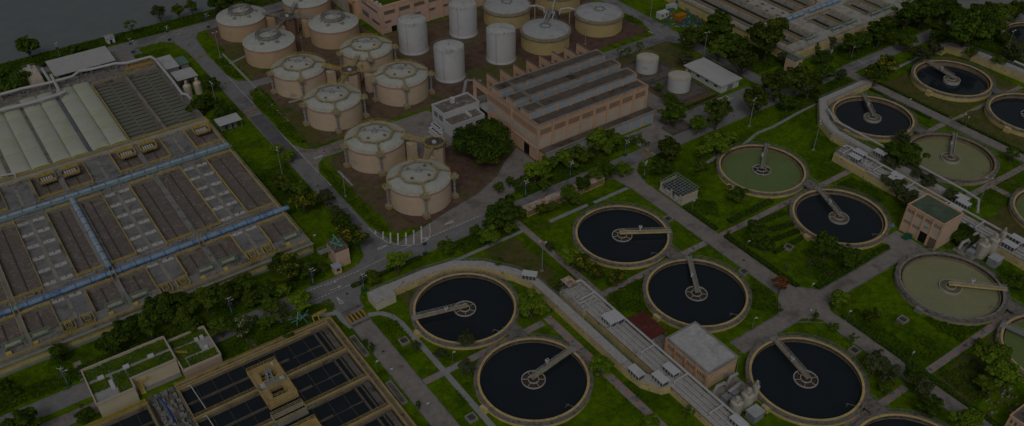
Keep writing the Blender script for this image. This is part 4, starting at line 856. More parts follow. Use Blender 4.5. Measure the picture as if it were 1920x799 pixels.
b = MB(O2); b.box(20.5, 30.8, 181.2, 194.4, 0, 3.1); b.build('wall', M('pinkish_render', (.52, .4, .32), var=.06), t2)
b = MB(O2); 
for a_, c_ in (((20.5, 181.2), (30.8, 181.2)), ((30.8, 181.2), (30.8, 194.4)), ((30.8, 194.4), (20.5, 194.4)), ((20.5, 194.4), (20.5, 181.2))): b.bar((*a_, 3.5), (*c_, 3.5), .35, .8)
b.build('parapet', M('parapet_cream', (.62, .54, .44)), t2)
b = MB(O2); b.quad(20.7, 30.6, 181.4, 194.2, 3.13); b.build('roof_deck', concl, t2)
b = MB(O2); [b.box(x-.5, x+.5, y-.5, y+.5, 3.14, 4.0) for x, y in ((27.4, 190.5), (28.9, 190.6), (28.6, 186.2))]; b.split('fan_unit', white, t2)
b = MB(O2); b.rail([(20.9, 189, 3.2), (23.6, 187.2, 3.2)], 1, 3, 1, .09); b.build('roof_stair_rail', yel, t2)
ROOFGREEN = [(-1.4, 19.8, 190.2, 194.6, 4.75), (-1.4, 3.6, 185.2, 189.0, 4.75), (4.4, 7.7, 181.3, 189.2, 4.75), (8, 19.8, 184.9, 189.2, 4.75), (20.8, 30.4, 190.9, 194.1, 3.16), (20.8, 27.2, 186, 190.3, 3.16), (22.7, 30.4, 181.5, 185.3, 3.16), (20.8, 22.4, 181.6, 185.8, 3.16), (164, 177.6, 334, 351, 12.16), (182, 234, 334, 351, 12.17)]
#@@PLANT
# ---------------------------------------------------------------- left aeration plant
t = thing('aeration_plant', 'huge concrete aeration plant with brown water lanes, grating roofs and yellow rails at left', 'treatment plant', (-60, 211, 0)); O = (-60, 211, 0)
ZD = 4.0; XE = 71.8
walks = [-37.4, -10.7, 16.6, 43.4]
lanes = []
for c in walks+[70.6]:
    lanes.append((c-8.7, c-.8))
    if c < 70: lanes.append((c+.8, c+8.7))
lanes = [l for l in lanes if l[0] > -60]
lanes[-1] = (61.4, 70.4)
cov = [(c+8.8, c+17.8) for c in walks]
pl = []
for l in lanes:
    pl += [(l[0], l[1], 236, 274, 2.0), (l[0], l[1], 217.2, 228, 2.0), (l[0], l[1], 283, 297, 2.0)]
for c in cov:
    pl += [(c[0]+.3, c[1]-.3, 236.4, 273.6, 3.2), (c[0]+.3, c[1]-.3, 217.6, 229.5, 3.2), (c[0]+.3, c[1]-.3, 282.6, 295.5, 3.2)]
b = MB(O); pits(b, -60, XE, 211.5, 301.5, ZD, 0, pl); b.build('deck', concw, t)
b = MB(O)
for l in lanes:
    for y0, y1 in ((236, 274), (217.2, 228), (283, 297)): b.quad(l[0], l[1], y0, y1, 3.0)
b.build('water', wbrown, t)
b = MB(O)
for l in lanes:
    xm = (l[0]+l[1])/2
    for y0, y1 in ((236, 274), (217.2, 228), (283, 297)): b.box(xm-.12, xm+.12, y0, y1, 2.9, 3.3)
b.split('lane_divider', M('divider_brown', (.12, .09, .07)), t)
grat = M('grating_grey', (.29, .29, .29), stain=(.19, .19, .19), sscale=.25, sthr=.5, fine=2)
gratd = M('grating_dark', (.07, .07, .07))
for ci, c in enumerate(cov):
    xm = (c[0]+c[1])/2
    for y0, y1 in ((236.4, 273.6), (217.6, 229.5), (282.6, 295.5)):
        b = MB(O); b2_ = MB(O); b2_.quad(c[0]+.3, c[1]-.3, y0, y1, 3.7)
        y = y0+.1
        while y < y1-.3: b.box(c[0]+.3, c[1]-.3, y, y+.36, 3.72, 3.96); y += .52
        gr_ = b.build('grating_roof', grat, t); b2_.build('grating_bed', gratd, gr_)
    b = MB(O); [b.box(xm-.55, xm+.55, y0, y1, 3.97, 4.06) for y0, y1 in ((236.4, 273.6), (217.6, 229.5), (282.6, 295.5))]; b.split('centre_walk', conc, t)
    if c[0] > -25:
        ys = list(np.linspace(237.6, 272.3, 6))+[228.3]
        for y in ys:
            for sg, yy in ((-1, y), (1, y+.0)):
                x0 = xm-4.15 if sg < 0 else xm+.65
                b = MB(O); b.box(x0, x0+3.5, yy-.75, yy+.75, 3.98, 4.2); sl_ = b.build('hatch_slab', M('slab_pale', (.60, .59, .56), stain=(.5, .48, .45), sscale=.8, sthr=.5), t)
                b = MB(O); b.box(x0+1.6, x0+1.85, yy-.1, yy+.15, 4.2, 4.4 + (.3 if random.random() < .4 else 0)); b.build('hatch_handle', M('handle_dark', (.08, .08, .07)), sl_)
def yrail(b, x0, y0, x1, y1, z=ZD): b.rail([(x0, y0, z), (x1, y1, z)], 1.1, 3, 2.0, .11)
b = MB(O)
for l in lanes:
    if l[0] < -24: continue
    for y0, y1 in ((236, 274), (217.2, 228), (283, 297)):
        yrail(b, l[0], y0-.1, l[1], y0-.1) if y0 != 217.2 else None; yrail(b, l[0], y1+.1, l[1], y1+.1)
    isL = any(abs(l[1]+.8-c) < .1 for c in walks+[71.2])
    xs_ = l[0]-.1 if isL else l[1]+.1
    if l[0] > 61: xs_ = l[0]-.1
    for y0, y1 in ((236, 274), (217.2, 228), (283, 297)): yrail(b, xs_, y0, xs_, y1)
yrail(b, 70.6, 217, 70.6, 300); b.build('lane_railing', yel, t)
b = MB(O); b.rail([(-60, 211.7, ZD), (-20, 211.7, ZD), (71.6, 211.7, ZD)], 1.1, 3, 2, .08); b.build('edge_railing', yel, t); b = MB(O); b.rail([(-30, 300.9, ZD), (71.4, 300.9, ZD)], 1.1, 3, 2, .08); b.build('edge_railing', yel, t); b = MB(O); b.rail([(-30, 298, ZD), (71.4, 298, ZD)], 1.1, 2, 2, .08); b.build('edge_railing', yel, t)
b = MB(O); b.box(-60, XE-.1, 298.2, 300.7, ZD+.002, ZD+.12); b.build('upper_walk', concl, t)
# yellow apron of the outer wall
b = MB(O); b.box(-60, XE+.05, 211.2, 211.49, 0, 3.4); b.box(XE+.002, XE+.3, 211.2, 301.5, 0, 3.5); b.build('outer_wall', yelw, t)
b = MB(O); b.box(-60, XE, 210.6, 211.18, 0, .8); b.box(-60, XE+.4, 210.2, 211.19, 3.41, 3.6); b.build('wall_ledge', M('ledge_green', (.3, .34, .28)), t)
# walkways with rails and lamps
for c in walks:
    if c < -20: continue
    b = MB(O)
    if abs(c-16.6) < 1: b.box(14.85, 18.35, 235.9, 274.1, 3.0, ZD+.12)
    if abs(c-16.6) > 1:
        b.box(c-.7, c+.7, 236, 274, ZD+.003, ZD+.1)
    b.box(c-.7, c+.7, 213, 229, ZD+.004, ZD+.11); b.box(c-.7, c+.7, 283, 297, ZD+.004, ZD+.11); b.build('walkway', conc, t)
    b = MB(O)
    for y0, y1 in ((213, 235), (283, 297)) if abs(c-16.6) < 1 else ((213, 235), (236, 274), (283, 297)):
        for e in (-.7, .7): b.rail([(c+e, y0, ZD+.1), (c+e, y1, ZD+.1)], 1.1, 2, 2, .06)
    b.build('walkway_railing', steel if abs(c+10.7) > 1 else yel, t)
    for e in (-1,):                        # short yellow stairs over the pipe
        b = MB(O)
        for k in (-.6, .6): b.rail([(c+k, 228.8, ZD), (c+k, 230.7, ZD+1.8), (c+k, 232.6, ZD)], 1.0, 3, 1, .1)
    b.build('pipe_stair', yel, t)
    for y in ((250, 262) if abs(c-16.6) > 1 else (288,)):
        b = MB(O); b.tube([(c+.75, y, ZD), (c+.75, y, ZD+4.6)], .07, 6); b.bar((c+.75, y, ZD+4.6), (c+.2, y-.6, ZD+5.3), .07); b.bar((c+.75, y, ZD+4.6), (c+1.3, y+.6, ZD+5.3), .07); b.box(c, c+.4, y-.8, y-.4, ZD+5.2, ZD+5.35); b.box(c+1.1, c+1.5, y+.4, y+.8, ZD+5.2, ZD+5.35); b.build('deck_lamp', steel, t)
# upper aerator platforms
for c in (16.6, 43.4, 70.6, -10.7):
    for sg in (-1, 1):
        if c > 70 and sg > 0: continue
        x0, x1 = sorted((c+sg*1.0, c+sg*6.6)); y0, y1 = 290.8, 295.4
        b = MB(O); b.box(x0, x1, y0, y1, ZD+.3, ZD+.55); b.box((x0+x1)/2-.6, (x0+x1)/2+.6, y1, 298, ZD+.3, ZD+.5); pf = b.build('aerator_platform', concd, t)
        b = MB(O); b.rail([(x0, y0, ZD+.55), (x1, y0, ZD+.55), (x1, y1, ZD+.55), (x0, y1, ZD+.55)], 1.2, 4, 1.4, .11, True); b.rail([((x0+x1)/2-.6, y1, ZD+.5), ((x0+x1)/2-.6, 298, ZD+.5)], 1.1, 3); b.rail([((x0+x1)/2+.6, y1, ZD+.5), ((x0+x1)/2+.6, 298, ZD+.5)], 1.1, 3); b.build('platform_railing', yel, pf)
        b = MB(O); [b.box(x0+.9+k*.8, x0+1.35+k*.8, y0+1.3, y1-1.2, ZD+.55, ZD+.95) for k in range(5)]; b.split('gate_blocks', white, pf)
# lower screens: pale drums in turquoise frames
for c in (16.6, 43.4, 70.6, -10.7):
    for sg in (-1, 1):
        if c > 70 and sg > 0: continue
        x0, x1 = sorted((c+sg*.9, c+sg*6.0)); y = 216
        b = MB(O); b.tube([(x0+.5, y, ZD+.9), (x1-.5, y, ZD+.9)], .65, 12); dr = b.split('screen_drum', M('drum_cream', (.42, .4, .34), stain=(.25, .2, .15), sscale=1), t)
        b = MB(O)
        for yy in (y-1.1, y+1.1):
            b.bar((x0, yy, ZD+1.5), (x1, yy, ZD+1.5), .16)
            for x in (x0, x1): b.bar((x, yy, ZD), (x, yy, ZD+1.5), .16)
        for x in (x0, x1): b.bar((x, y-1.1, ZD+1.5), (x, y+1.1, ZD+1.5), .16)
        b.build('drum_frame', teal, dr)
        b = MB(O); b.rail([(x0, y+1.4, ZD), (x1, y+1.4, ZD)], 1.1, 3, 1.5, .1); b.box(x0+sg*0, x0+1.4, 213.4, 214.4, ZD, ZD+.5); b.build('drum_railing', yel, dr)
for ci, c in enumerate(cov):
    if c[0] < -30: continue
    xm = (c[0]+c[1])/2
    for sg in (-1, 1):
        x0, x1 = sorted((xm+sg*.8, xm+sg*4.3))
        b = MB(O); b.quad(x0+.5, x1-.4, 213.7, 216.4, ZD+.01); vp = b.build('valve_pit', gratd, t)
        b = MB(O); b.rail([(x0, 213, ZD), (x1, 213, ZD), (x1, 217.1, ZD), (x0, 217.1, ZD)], 1.1, 3, 1.6, .09, True); b.rail([(x0+.9, 213.7, ZD), (x1-.9, 213.7, ZD), (x1-.9, 216.4, ZD), (x0+.9, 216.4, ZD)], 1.1, 2, 1.6, .1, True); b.build('pit_railing', yel, vp)
        b = MB(O); [b.tube([(x0+1.2+k*.5, 214.2, ZD+.25), (x0+1.2+k*.5, 216, ZD+.25)], .14, 6) for k in range(4)]; b.split('valve', steel, vp)
b = MB(O)
for i in range(420):                         # small pipework and valves beside the blue pipes
    yb_ = random.choice([228.9, 234.6, 275.2, 281.6, 297.3]); x = random.uniform(-22, 70)
    if any(abs(x-c) < 1.6 for c in walks): continue
    q = random.random()
    if q < .5: b.tube([(x, yb_, ZD+.3), (x+random.uniform(1, 3.5), yb_+random.uniform(-.3, .3), ZD+.35)], random.uniform(.07, .16), 6)
    else: s_ = random.uniform(.15, .4); b.box(x-s_, x+s_, yb_-s_, yb_+s_, ZD, ZD+random.uniform(.3, 1))
struct(b.build('small_pipework', steel, t), 'stuff')
# blue pipes (things of their own)
def pipe(name, label, pts, r, mt, joint=None, sp=3.2, jr=.12, jm=None, cat='pipe', supports=None):
    o0 = Vector(pts[0]); t_ = thing(name, label, cat, (o0.x, o0.y, 0)); OO = (o0.x, o0.y, 0)
    b = MB(OO); b.tube(pts, r, 14); b.build('pipe_run', mt, t_, True)
    if joint:
        b = MB(OO)
        for a_, c_ in zip(pts, pts[1:]):
            a_, c_ = Vector(a_), Vector(c_); L = (c_-a_).length; d = (c_-a_).normalized(); n = int(L/sp)
            for i in range(1, n+1): q = a_+d*(i*sp); b.tube([q-d*.12, q+d*.12], r+jr, 14)
        b.split('pipe_joint', jm or mt, t_)
    if supports:
        b = MB(OO)
        for a_, c_ in zip(pts, pts[1:]):
            a_, c_ = Vector(a_), Vector(c_); L = (c_-a_).length; d = (c_-a_).normalized(); n = max(1, int(L/supports)); nn = Vector((-d.y, d.x, 0))
            if abs(d.z) > .5: continue
            for i in range(n+1):
                q = a_.lerp(c_, i/max(n, 1)); 
                for e in (-1, 1): b.bar((q+nn*e*(r+.15)).to_tuple()[:2]+(PZ[0],), (q+nn*e*(r+.15)), .16)
                b.bar(q-nn*(r+.2)-Vector((0, 0, r)), q+nn*(r+.2)-Vector((0, 0, r)), .18)
        b.build('pipe_support', steel, t_)
    return t_
PZ = [4.0]
jb = M('joint_blue', (.06, .16, .33))
pipe('blue_pipe', 'thick blue pipe with dark joints running across the middle of the left plant', [(-60, 230.7, 5), (70.5, 230.7, 5), (73, 230.9, 4.8)], .78, M('pipe_mid_blue', (.26, .41, .62), rough=.4, stain=(.13, .24, .44), sscale=.3, sthr=.5), True, 4.4, .1, jb)
pipe('blue_pipe', 'pale blue pipe alongside turquoise frames, across the upper part of the left plant', [(-60, 278, 5), (71.3, 278, 5)], .62, M('pipe_light_blue', (.3, .46, .6), rough=.4, stain=(.38, .44, .48), sscale=.4, sthr=.5), True, 4.4, .1, jb)
pipe('blue_pipe', 'pale blue pipe lying on a concrete strip, lengthwise between two brown lanes', [(16.6, 275.6, 5.0), (16.6, 232.6, 5.0)], .9, M('pipe_dusty_blue', (.42, .50, .6), rough=.4, stain=(.28, .38, .5), sscale=.3, sthr=.5), True, 4.3, .08, jb)
t = thing('turquoise_truss', 'long turquoise cable truss standing over the upper pale blue pipe', 'cable truss', (-25, 277, 4))
b = MB((-25, 277, 4)); b.bar((-25, 276.5, 5.2), (72, 276.5, 5.2), .12); b.bar((-25, 275.9, 5.2), (72, 275.9, 5.2), .12); [b.bar((x, 276.2, 5.2), (x+2.2, 275.9 if i % 2 else 276.5, 5.2), .08) for i, x in enumerate(np.arange(-25, 70, 2.2))]; b.build('truss', M('turquoise_light', (.36, .52, .5)), t)
b = MB((-25, 277, 4)); [b.bar((x, 276.2, 4), (x, 276.2, 5.2), .16) for x in np.arange(-20, 72, 9.05)]; [b.bar((x, 274.4, 4), (x, 276.2, 5.2), .14) for x in np.arange(-20, 72, 9.05)]; b.build('truss_leg', teal, t)
# ---------------------------------------------------------------- membrane covered channels and grey basins
t = thing('covered_basin', 'concrete basin block under pale green membranes and the open grey basins', 'treatment plant', (-60, 302, 0)); O = (-60, 302, 0)
b = MB(O); pits(b, -60, 71.5, 301.52, 364, 3.6, 0, [(43.8, 55.6, 302.6, 352, 1.5), (57.4, 69.4, 302.6, 352, 1.5), (-60, -52, 303, 353, 1)]); b.build('deck', M('basin_deck', (.27, .25, .22), stain=(.13, .11, .09), sscale=.3, sthr=.52, fine=1.5), t)
b = MB(O); b.quad(43.8, 55.6, 302.6, 352, 2.6); b.quad(57.4, 69.4, 302.6, 352, 2.6); b.build('water', wgrey, t)
b = MB(O)
for (x0, x1) in ((43.8, 55.6), (57.4, 69.4)):
    xm = (x0+x1)/2
    for k in range(17):
        y = 304.4+k*2.9; b.box(x0+.5, xm-.35, y-.09, y+.09, 2.4, 2.75); b.box(xm+.35, x1-.5, y-1.0, y-.82, 2.4, 2.75)
b.split('baffle', M('baffle_dark', (.035, .035, .03)), t)
b = MB(O); b.box(55.9, 57.1, 302.6, 354, 3.602, 3.75); b.build('centre_wall', conc, t)
b = MB(O); b.rail([(55.8, 302.6, 3.6), (55.8, 354, 3.6)], 1.1, 2); b.rail([(57.2, 302.6, 3.6), (57.2, 354, 3.6)], 1.1, 2); b.rail([(69.6, 302, 3.6), (69.6, 353, 3.6)], 1.0, 2); b.build('centre_railing', M('rail_brown', (.25, .2, .15)), t)
b = MB(O); b.rail([(43.4, 302.6, 3.6), (43.4, 352, 3.6)], 1.1, 3, 2, .1); b.rail([(44, 302.2, 3.6), (69, 302.2, 3.6)], 1.1, 2, 2, .06); b.rail([(44, 352.5, 3.6), (69, 352.5, 3.6)], 1.1, 2, 2, .06); b.build('edge_railing', yel, t)
b = MB(O); b.box(58, 70, 356, 359.5, 3.6, 4.4); b.build('yellow_launder', M('launder_yellow', (.4, .27, .08)), t)
b = MB(O)
for i in range(220):
    x = random.uniform(-20, 69); y = random.uniform(354, 363.5); s_ = random.uniform(.2, .8)
    if random.random() < .5: b.box(x-s_, x+s_, y-s_*.5, y+s_*.5, 3.6, 3.6+random.uniform(.3, 1.6))
    else: b.tube([(x, y, 4), (x+random.uniform(-3, 3), y+random.uniform(-1, 1), 4.3)], .14, 6)
struct(b.build('inlet_equipment', stuffp, t), 'stuff')
mem = M('membrane_pale', (.57, .58, .49), rough=.5, var=.05, stain=(.52, .56, .40), sscale=.1, sthr=.5)
memy = M('membrane_seam', (.42, .47, .16), rough=.5)
mend = M('membrane_end', (.34, .42, .06), rough=.5)
ml = ['rightmost, beside the open grey basins', 'second from the open grey basins', 'third from the open grey basins', 'fourth from the open grey basins', 'fifth from the open grey basins', 'sixth from the open grey basins', 'seventh from the open grey basins, near the left edge', 'eighth from the open grey basins, at the left edge']
mi = 0
for p0, p1, p2 in [(30.4, 36.8, 43.1), (17, 23.2, 29.2), (3.7, 9.9, 16), (-9.6, -3.4, 2.6)]:
    for a_, c_ in ((p1, p2), (p0, p1)):
        t = thing('membrane_cover', 'long pale green arched membrane cover, '+ml[mi], 'membrane cover', ((a_+c_)/2, 303.6, 3.6), 0, 'pale arched membrane covers'); mi += 1
        hw = (c_-a_)/2-.03; n = 10; ye = 53 if a_ > 15 else 51
        def arc(s_, hw=hw, n=n): return [(hw*s_*math.cos(PI*(1-i/n)), .14+.85*s_*math.sin(PI*i/n)) for i in range(n+1)]
        b = MB(); rows = []; ny = 40
        for j in range(ny+1):
            y = ye*j/ny; f = 1+.0*math.sin(j); sag = 1-.10*abs(math.sin(PI*j/ny*4))**3*0; e = min(1, .35+min(j, ny-j)*.65/1.2) if min(j, ny-j) < 2 else 1
            ph = (y/ye*4) % 1; bulge = .9+.22*math.sin(PI*ph)
            rows.append([(x, y, z*e*bulge) for x, z in arc(1)])
        vs = [v for r in rows for v in r]; fs = [(j*(n+1)+i, j*(n+1)+i+1, (j+1)*(n+1)+i+1, (j+1)*(n+1)+i) for j in range(ny) for i in range(n)]
        b.add(vs, fs); b.build('membrane', mem, t, True)
        b = MB()
        for k in range(1, 4):
            y = ye*k/4; pts = [(x*1.0, y, z*.9+.05) for x, z in arc(1)]; b.tube(pts, .07, 5)
        b.build('membrane_seam', memy, t)
        b = MB(); pr = arc(1.0); b.add([(x, -.06, 0) for x, z in pr]+[(x*.97, 0.0, z*.5) for x, z in pr], [(i, i+1, n+1+i+1, n+1+i) for i in range(n)])
        for k in range(3): b.box(-1.6+k*1.5, -1.3+k*1.5, -.2, -.07, .1, .4)
        b.build('end_flap', mend, t)
t = thing('blue_cable_duct', 'thin blue duct in the gap between the first and second pairs of membranes', 'duct', (29.8, 302, 3.6)); b = MB(); b.bar((0, 1, .3), (0, 51, .3), .25); b.build('duct', pipeb, t); b = MB(); b.bar((.5, 1, .25), (.5, 51, .25), .3); b.build('brown_duct', M('rail_brown', (.25, .2, .15)), t)
# white odour ducts
PZ[0] = 3.6
k_ = 2.958
def pp(l, z): return [tuple(P(x/k_, y/k_, z)) for x, y in l]
pipe('white_duct', 'white odour duct winding from the large shed down the right of the grey basins', pp([(0, 525), (120, 492), (270, 460), (400, 425), (440, 395), (500, 385), (640, 352), (700, 350), (835, 315), (862, 330), (960, 450), (1010, 520), (1040, 525), (1055, 545)], 6.2), .55, wp, supports=8)
pipe('white_duct', 'white odour duct crossing over the membranes from the left edge', [P(-5, 208, 6.2), P(60, 192, 6.2), P(110, 177, 6.2), P(122, 171, 6.2)], .6, wp, supports=14)
pipe('white_duct', 'short white duct climbing between the stack block and the large shed', [P(79, 129, 6), P(93, 151, 6)], .55, wp, supports=9)
pipe('white_duct', 'white duct dropping from the large shed down to the crossing duct', [P(96, 141, 6.3), P(112, 172, 6.3)], .6, wp, supports=9)
pipe('white_duct', 'white duct end beside the cream membranes at the left edge', [(P(0, 330, 5)), P(28, 325, 5), P(30, 335, 4)], .4, wp)
#@@BASIN
# ---------------------------------------------------------------- dark sedimentation basin at the bottom
t = thing('sedimentation_basin', 'dark water basin with parallel lanes and yellow-railed walkways at the bottom edge', 'treatment plant', (17, 120, 0)); O = (17, 120, 0)
ys_ = [178.0, 165.4, 153.0, 140.6, 128.2, 115.8]; ZB = 1.3
pl = []
for a_, c_ in zip(ys_, ys_[1:]): pl.append((17.6, 60.3, c_+.9, a_-.9, .0))
pl.append((17.6,60.3,ys_[0]-.9,ys_[0]-.9+.001,0)) if False else None
b = MB(O); pits(b, 16.8, 62.6, 105, 179.6, ZB, 0, pl); b.build('deck', M('basin_concrete', (.24, .21, .16), stain=(.12, .1, .08), sscale=.5, sthr=.52), t)
b = MB(O)
for p in pl: b.quad(p[0], p[1], p[2], p[3], .35)
b.build('water', wdark, t)
bb = M('beam_brown', (.13, .11, .085)); b = MB(O); b2_ = MB(O)
for i, p in enumerate(pl):
    ym = (p[2]+p[3])/2
    b.box(p[0], 47 if i else 46, ym-.25, ym+.25, .35, .95)
    for x in np.arange(21.5, 56, 4.4): b2_.box(x-.06, x+.06, p[2], p[3], .36, .52)
    b2_.box(47, 55, ym-.08, ym+.08, .36, .55); b.box(51.6, 55.6, ym-.15, ym+.15, .36, .7)
    b.box(55.6, 56.2, p[2], p[3], .35, 1.0); b.box(57.4, 57.8, p[2], p[3], .35, 1.0)
b.split('baffle_wall', M('baffle_concrete', (.15, .13, .105), stain=(.08, .07, .06), sscale=.5), t); b2_.build('scraper_rail', bb, t)
b = MB(O); [b.box(58.3, 59.9, p[2]+.3, p[3]-.3, .36, 1.0) for p in pl]; b.split('side_channel', concd, t)
tan = M('tan_paint', (.50, .38, .18), stain=(.33, .25, .14), sscale=.5, sthr=.55)
b = MB(O); [b.box(17, 60.6, y-.25, y+.25, ZB+.002, ZB+.5) for y in ys_]; b.box(60.4, 60.9, 105, 179, ZB+.003, ZB+.45); b.box(62.0, 62.4, 105, 179, ZB+.003, ZB+.45); b.box(17,62.4,179.2,179.55,ZB+.002,ZB+.45); b.box(17, 55, 177.1, 177.35, ZB+.002, ZB+.5); b.split('walkway_kerb', tan, t)
b = MB(O)
for y in ys_:
    for e in (-.75, .75):
        if y == 178.0 and e > 0: continue
        b.rail([(17.2, y+e, ZB), (60.2, y+e, ZB)], 1.0, 2, 2, .075)
b.rail([(60.5, 106, ZB), (60.5, 179, ZB)], 1, 2, 2, .07); b.rail([(62.3, 106, ZB), (62.3, 179, ZB)], 1, 2, 2, .07); b.rail([(16.9, 179.4, ZB), (62, 179.4, ZB)], 1.1, 3, 2, .09); b.rail([(17.3, 106, ZB), (17.3, 178, ZB)], 1, 2, 2, .09); b.build('walkway_railing', M('rail_tan', (.55, .41, .14)), t)
def platform(x0, x1, y0, y1, hol, mt, rm):
    z = ZB+.25
    b = MB(O); pits(b, x0, x1, y0, y1, z+.25, z-.9, hol); p_ = b.build('drive_platform', mt, t)
    b = MB(O); b.rail([(x0+.1, y0+.1, z+.25), (x1-.1, y0+.1, z+.25), (x1-.1, y1-.1, z+.25), (x0+.1, y1-.1, z+.25)], 1.1, 2, 1.6, .09, True)
    for h_ in hol: b.rail([(h_[0], h_[2], z+.25), (h_[1], h_[2], z+.25), (h_[1], h_[3], z+.25), (h_[0], h_[3], z+.25)], 1.1, 2, 1.4, .08, True)
    b.build('platform_railing', rm, p_)
    return p_
p_ = platform(34.4, 42.6, 157.8, 173, [(36.6, 40.4, 167.2, 170.6, .2), (36.6, 40.4, 160.2, 163.6, .2)], M('platform_yellow', (.52, .38, .17), stain=(.4, .28, .13), sscale=.4, sthr=.55), M('rail_tan', (.55, .41, .14)))
b = MB(O); b.box(34.6, 42.4, 164.3, 166.5, ZB+.502, ZB+.56); b.build('platform_walk', conc, p_)
b = MB(O)
for e in (-1, 1):
    for f in (-1, 1): b.bar((38.5+e*.9, 166.6+f*.9, ZB+.5), (38.5+e*.4, 166.8+f*.4, ZB+4), .22)
for z in (1.6, 3, 4): b.bar((37.7, 166.4, ZB+z), (39.3, 167.2, ZB+z), .2); b.bar((37.7, 167.2, ZB+z), (39.3, 166.4, ZB+z), .2)
b.build('hoist_frame', pipel, p_)
b = MB(O); [b.box(x-.6, x+.6, y-.15, y+.15, ZB+.56, ZB+.9) for x, y in ((36, 164.8), (36, 165.4), (36, 166), (41.3, 165), (41.3, 165.7))]; b.box(40.8, 41.4, 171, 171.7, ZB+.5, ZB+1.2); b.split('platform_box', white, p_)
platform(33.5, 42.2, 151, 155, [], conc, M('rail_tan', (.55, .41, .14))); platform(34.4, 42.6, 133, 148.2, [(36.6, 40.4, 142.4, 145.8, .2), (36.6, 40.4, 135.4, 138.8, .2)], M('platform_yellow', (.42, .28, .09)), yel)
pipe('turquoise_pipe', 'thin turquoise pipe stepping down beside the second basin walkway', [(30, 151.2, 2.2), (44, 151.2, 2.2), (44, 152.3, 2.2), (48, 152.3, 2.2), (48, 151.6, 1.6)], .13, teal)
# yellow ladder frame at the basin corner and left-hand basin
t = thing('corner_stair', 'yellow stair and turquoise gantry frame at the far corner of the dark basin', 'stair', (60, 180, 0))
b = MB(); 
for e in (-.8, .8): b.rail([(-1.5+e, -.6, .3), (-1.5+e, 1.2, 2.2), (1.5+e, 1.6, 2.2)], 1.1, 3, .9, .11)
b.build('stair_railing', yel, t)
b = MB(); b.bar((-7, 2.2, 0), (-5, 4.6, 3.6), .2); b.bar((-5, 4.6, 3.6), (-3.4, 2.2, 0), .2); b.bar((-8, 3, 2.2), (-2.6, 3.4, 2.4), .2); b.bar((-5.5, 2.6, 2), (-2, 4.2, 3.2), .16); b.build('gantry_frame', teal, t)
t = thing('side_basin', 'second dark basin left of the clutter strip, cut by the bottom edge', 'treatment plant', (-20, 140, 0)); O = (-20, 140, 0)
b = MB(O); pits(b, -30, 9.6, 120, 178.6, ZB, 0, [(-29, 8.6, 166, 176.8, 0), (-29, 8.6, 152, 164.4, 0), (-29, 8.6, 136, 150.6, 0)]); b.build('deck', M('basin_concrete', (.24, .21, .16)), t)
b = MB(O); b.quad(-29, 8.6, 166, 176.8, .35); b.quad(-29, 8.6, 152, 164.4, .35); b.quad(-29, 8.6, 136, 150.6, .35); b.build('water', wdark, t)
b = MB(O); b.rail([(-29, 177.2, ZB), (9, 177.2, ZB), (9, 130, ZB)], 1.1, 3, 2, .1); b.rail([(-29, 178.4, ZB), (9, 178.4, ZB)], 1.1, 3, 2, .1); [b.rail([(-29, y, ZB), (8.6, y, ZB)], 1, 2, 2, .08) for y in (165.2, 151.5)]; b.build('railing', yel, t)
b = MB(O); [b.box(x-.06, x+.06, 136, 176.8, .36, .52) for x in np.arange(-25, 8, 4.4)]; b.box(-29, 8.6, 171.2, 171.6, .35, .95); b.split('scraper_rail', bb, t)
struct(MB().poly(rect(9.6, 16.8, 120, 181), .05).build('service_yard', concd))
rnd = random.Random(5); b = MB()
for i in range(170):
    x = rnd.uniform(9.9, 16.4); y = rnd.uniform(150, 180.5); s_ = rnd.uniform(.1, .5); b.box(x-s_, x+s_, y-s_*rnd.uniform(.4, 2), y+s_, .06, .06+rnd.uniform(.15, 1.1))
for i in range(14): x = rnd.uniform(10, 16); b.tube([(x, rnd.uniform(176, 180), .2), (x+rnd.uniform(-.5, .5), rnd.uniform(150, 165), .2)], .12, 6)
o = b.build('yard_clutter', stuffp); struct(o, 'stuff')
b = MB(); [b.quad(x, x+1.3, y, y+5, .07) for x, y in ((10.3, 167), (14.6, 164), (10.6, 174))]; struct(b.build('green_floor_mat', M('mat_green', (.03, .13, .1))), 'stuff')
pipe('blue_hose', 'bright blue hose curving through the clutter between the two dark basins', [(12.3, 179, .35), (12.9, 175, .35), (13, 170, .35), (12.6, 164, .35), (12.2, 157, .35), (12.4, 148, .35)], .2, M('hose_blue', (.02, .12, .5), rough=.4))
for i, (x, y, l) in enumerate([(20.6, 172.5, 'thin white pipe leaning across the first dark lane'), (20.4, 160, 'thin white pipe leaning across the second dark lane')]):
    pipe('white_pipe', l, [(x-1.2, y+4.8, 1.6), (x-.2, y+4.4, 1.9), (x+.3, y-5.5, 1.7)], .12, white)
q = [(64.2, 165.5), (64.2, 144.5)]
for i, (x, y) in enumerate(q):
    t = thing('vent_trough', ['long grey trough beside the basin edge, level with the first walkway', 'long grey trough beside the basin edge, farther down the lane'][i], 'trough', (x, y, 0), 0, 'grey troughs along the basin'); b = MB(); pits(b, -.9, .9, -4.5, 4.5, .7, 0, [(-.6, .6, -4.2, 4.2, .2)]); b.build('trough_wall', conc, t); b = MB(); b.quad(-.6, .6, -4.2, 4.2, .22); b.build('trough_floor', concd, t)
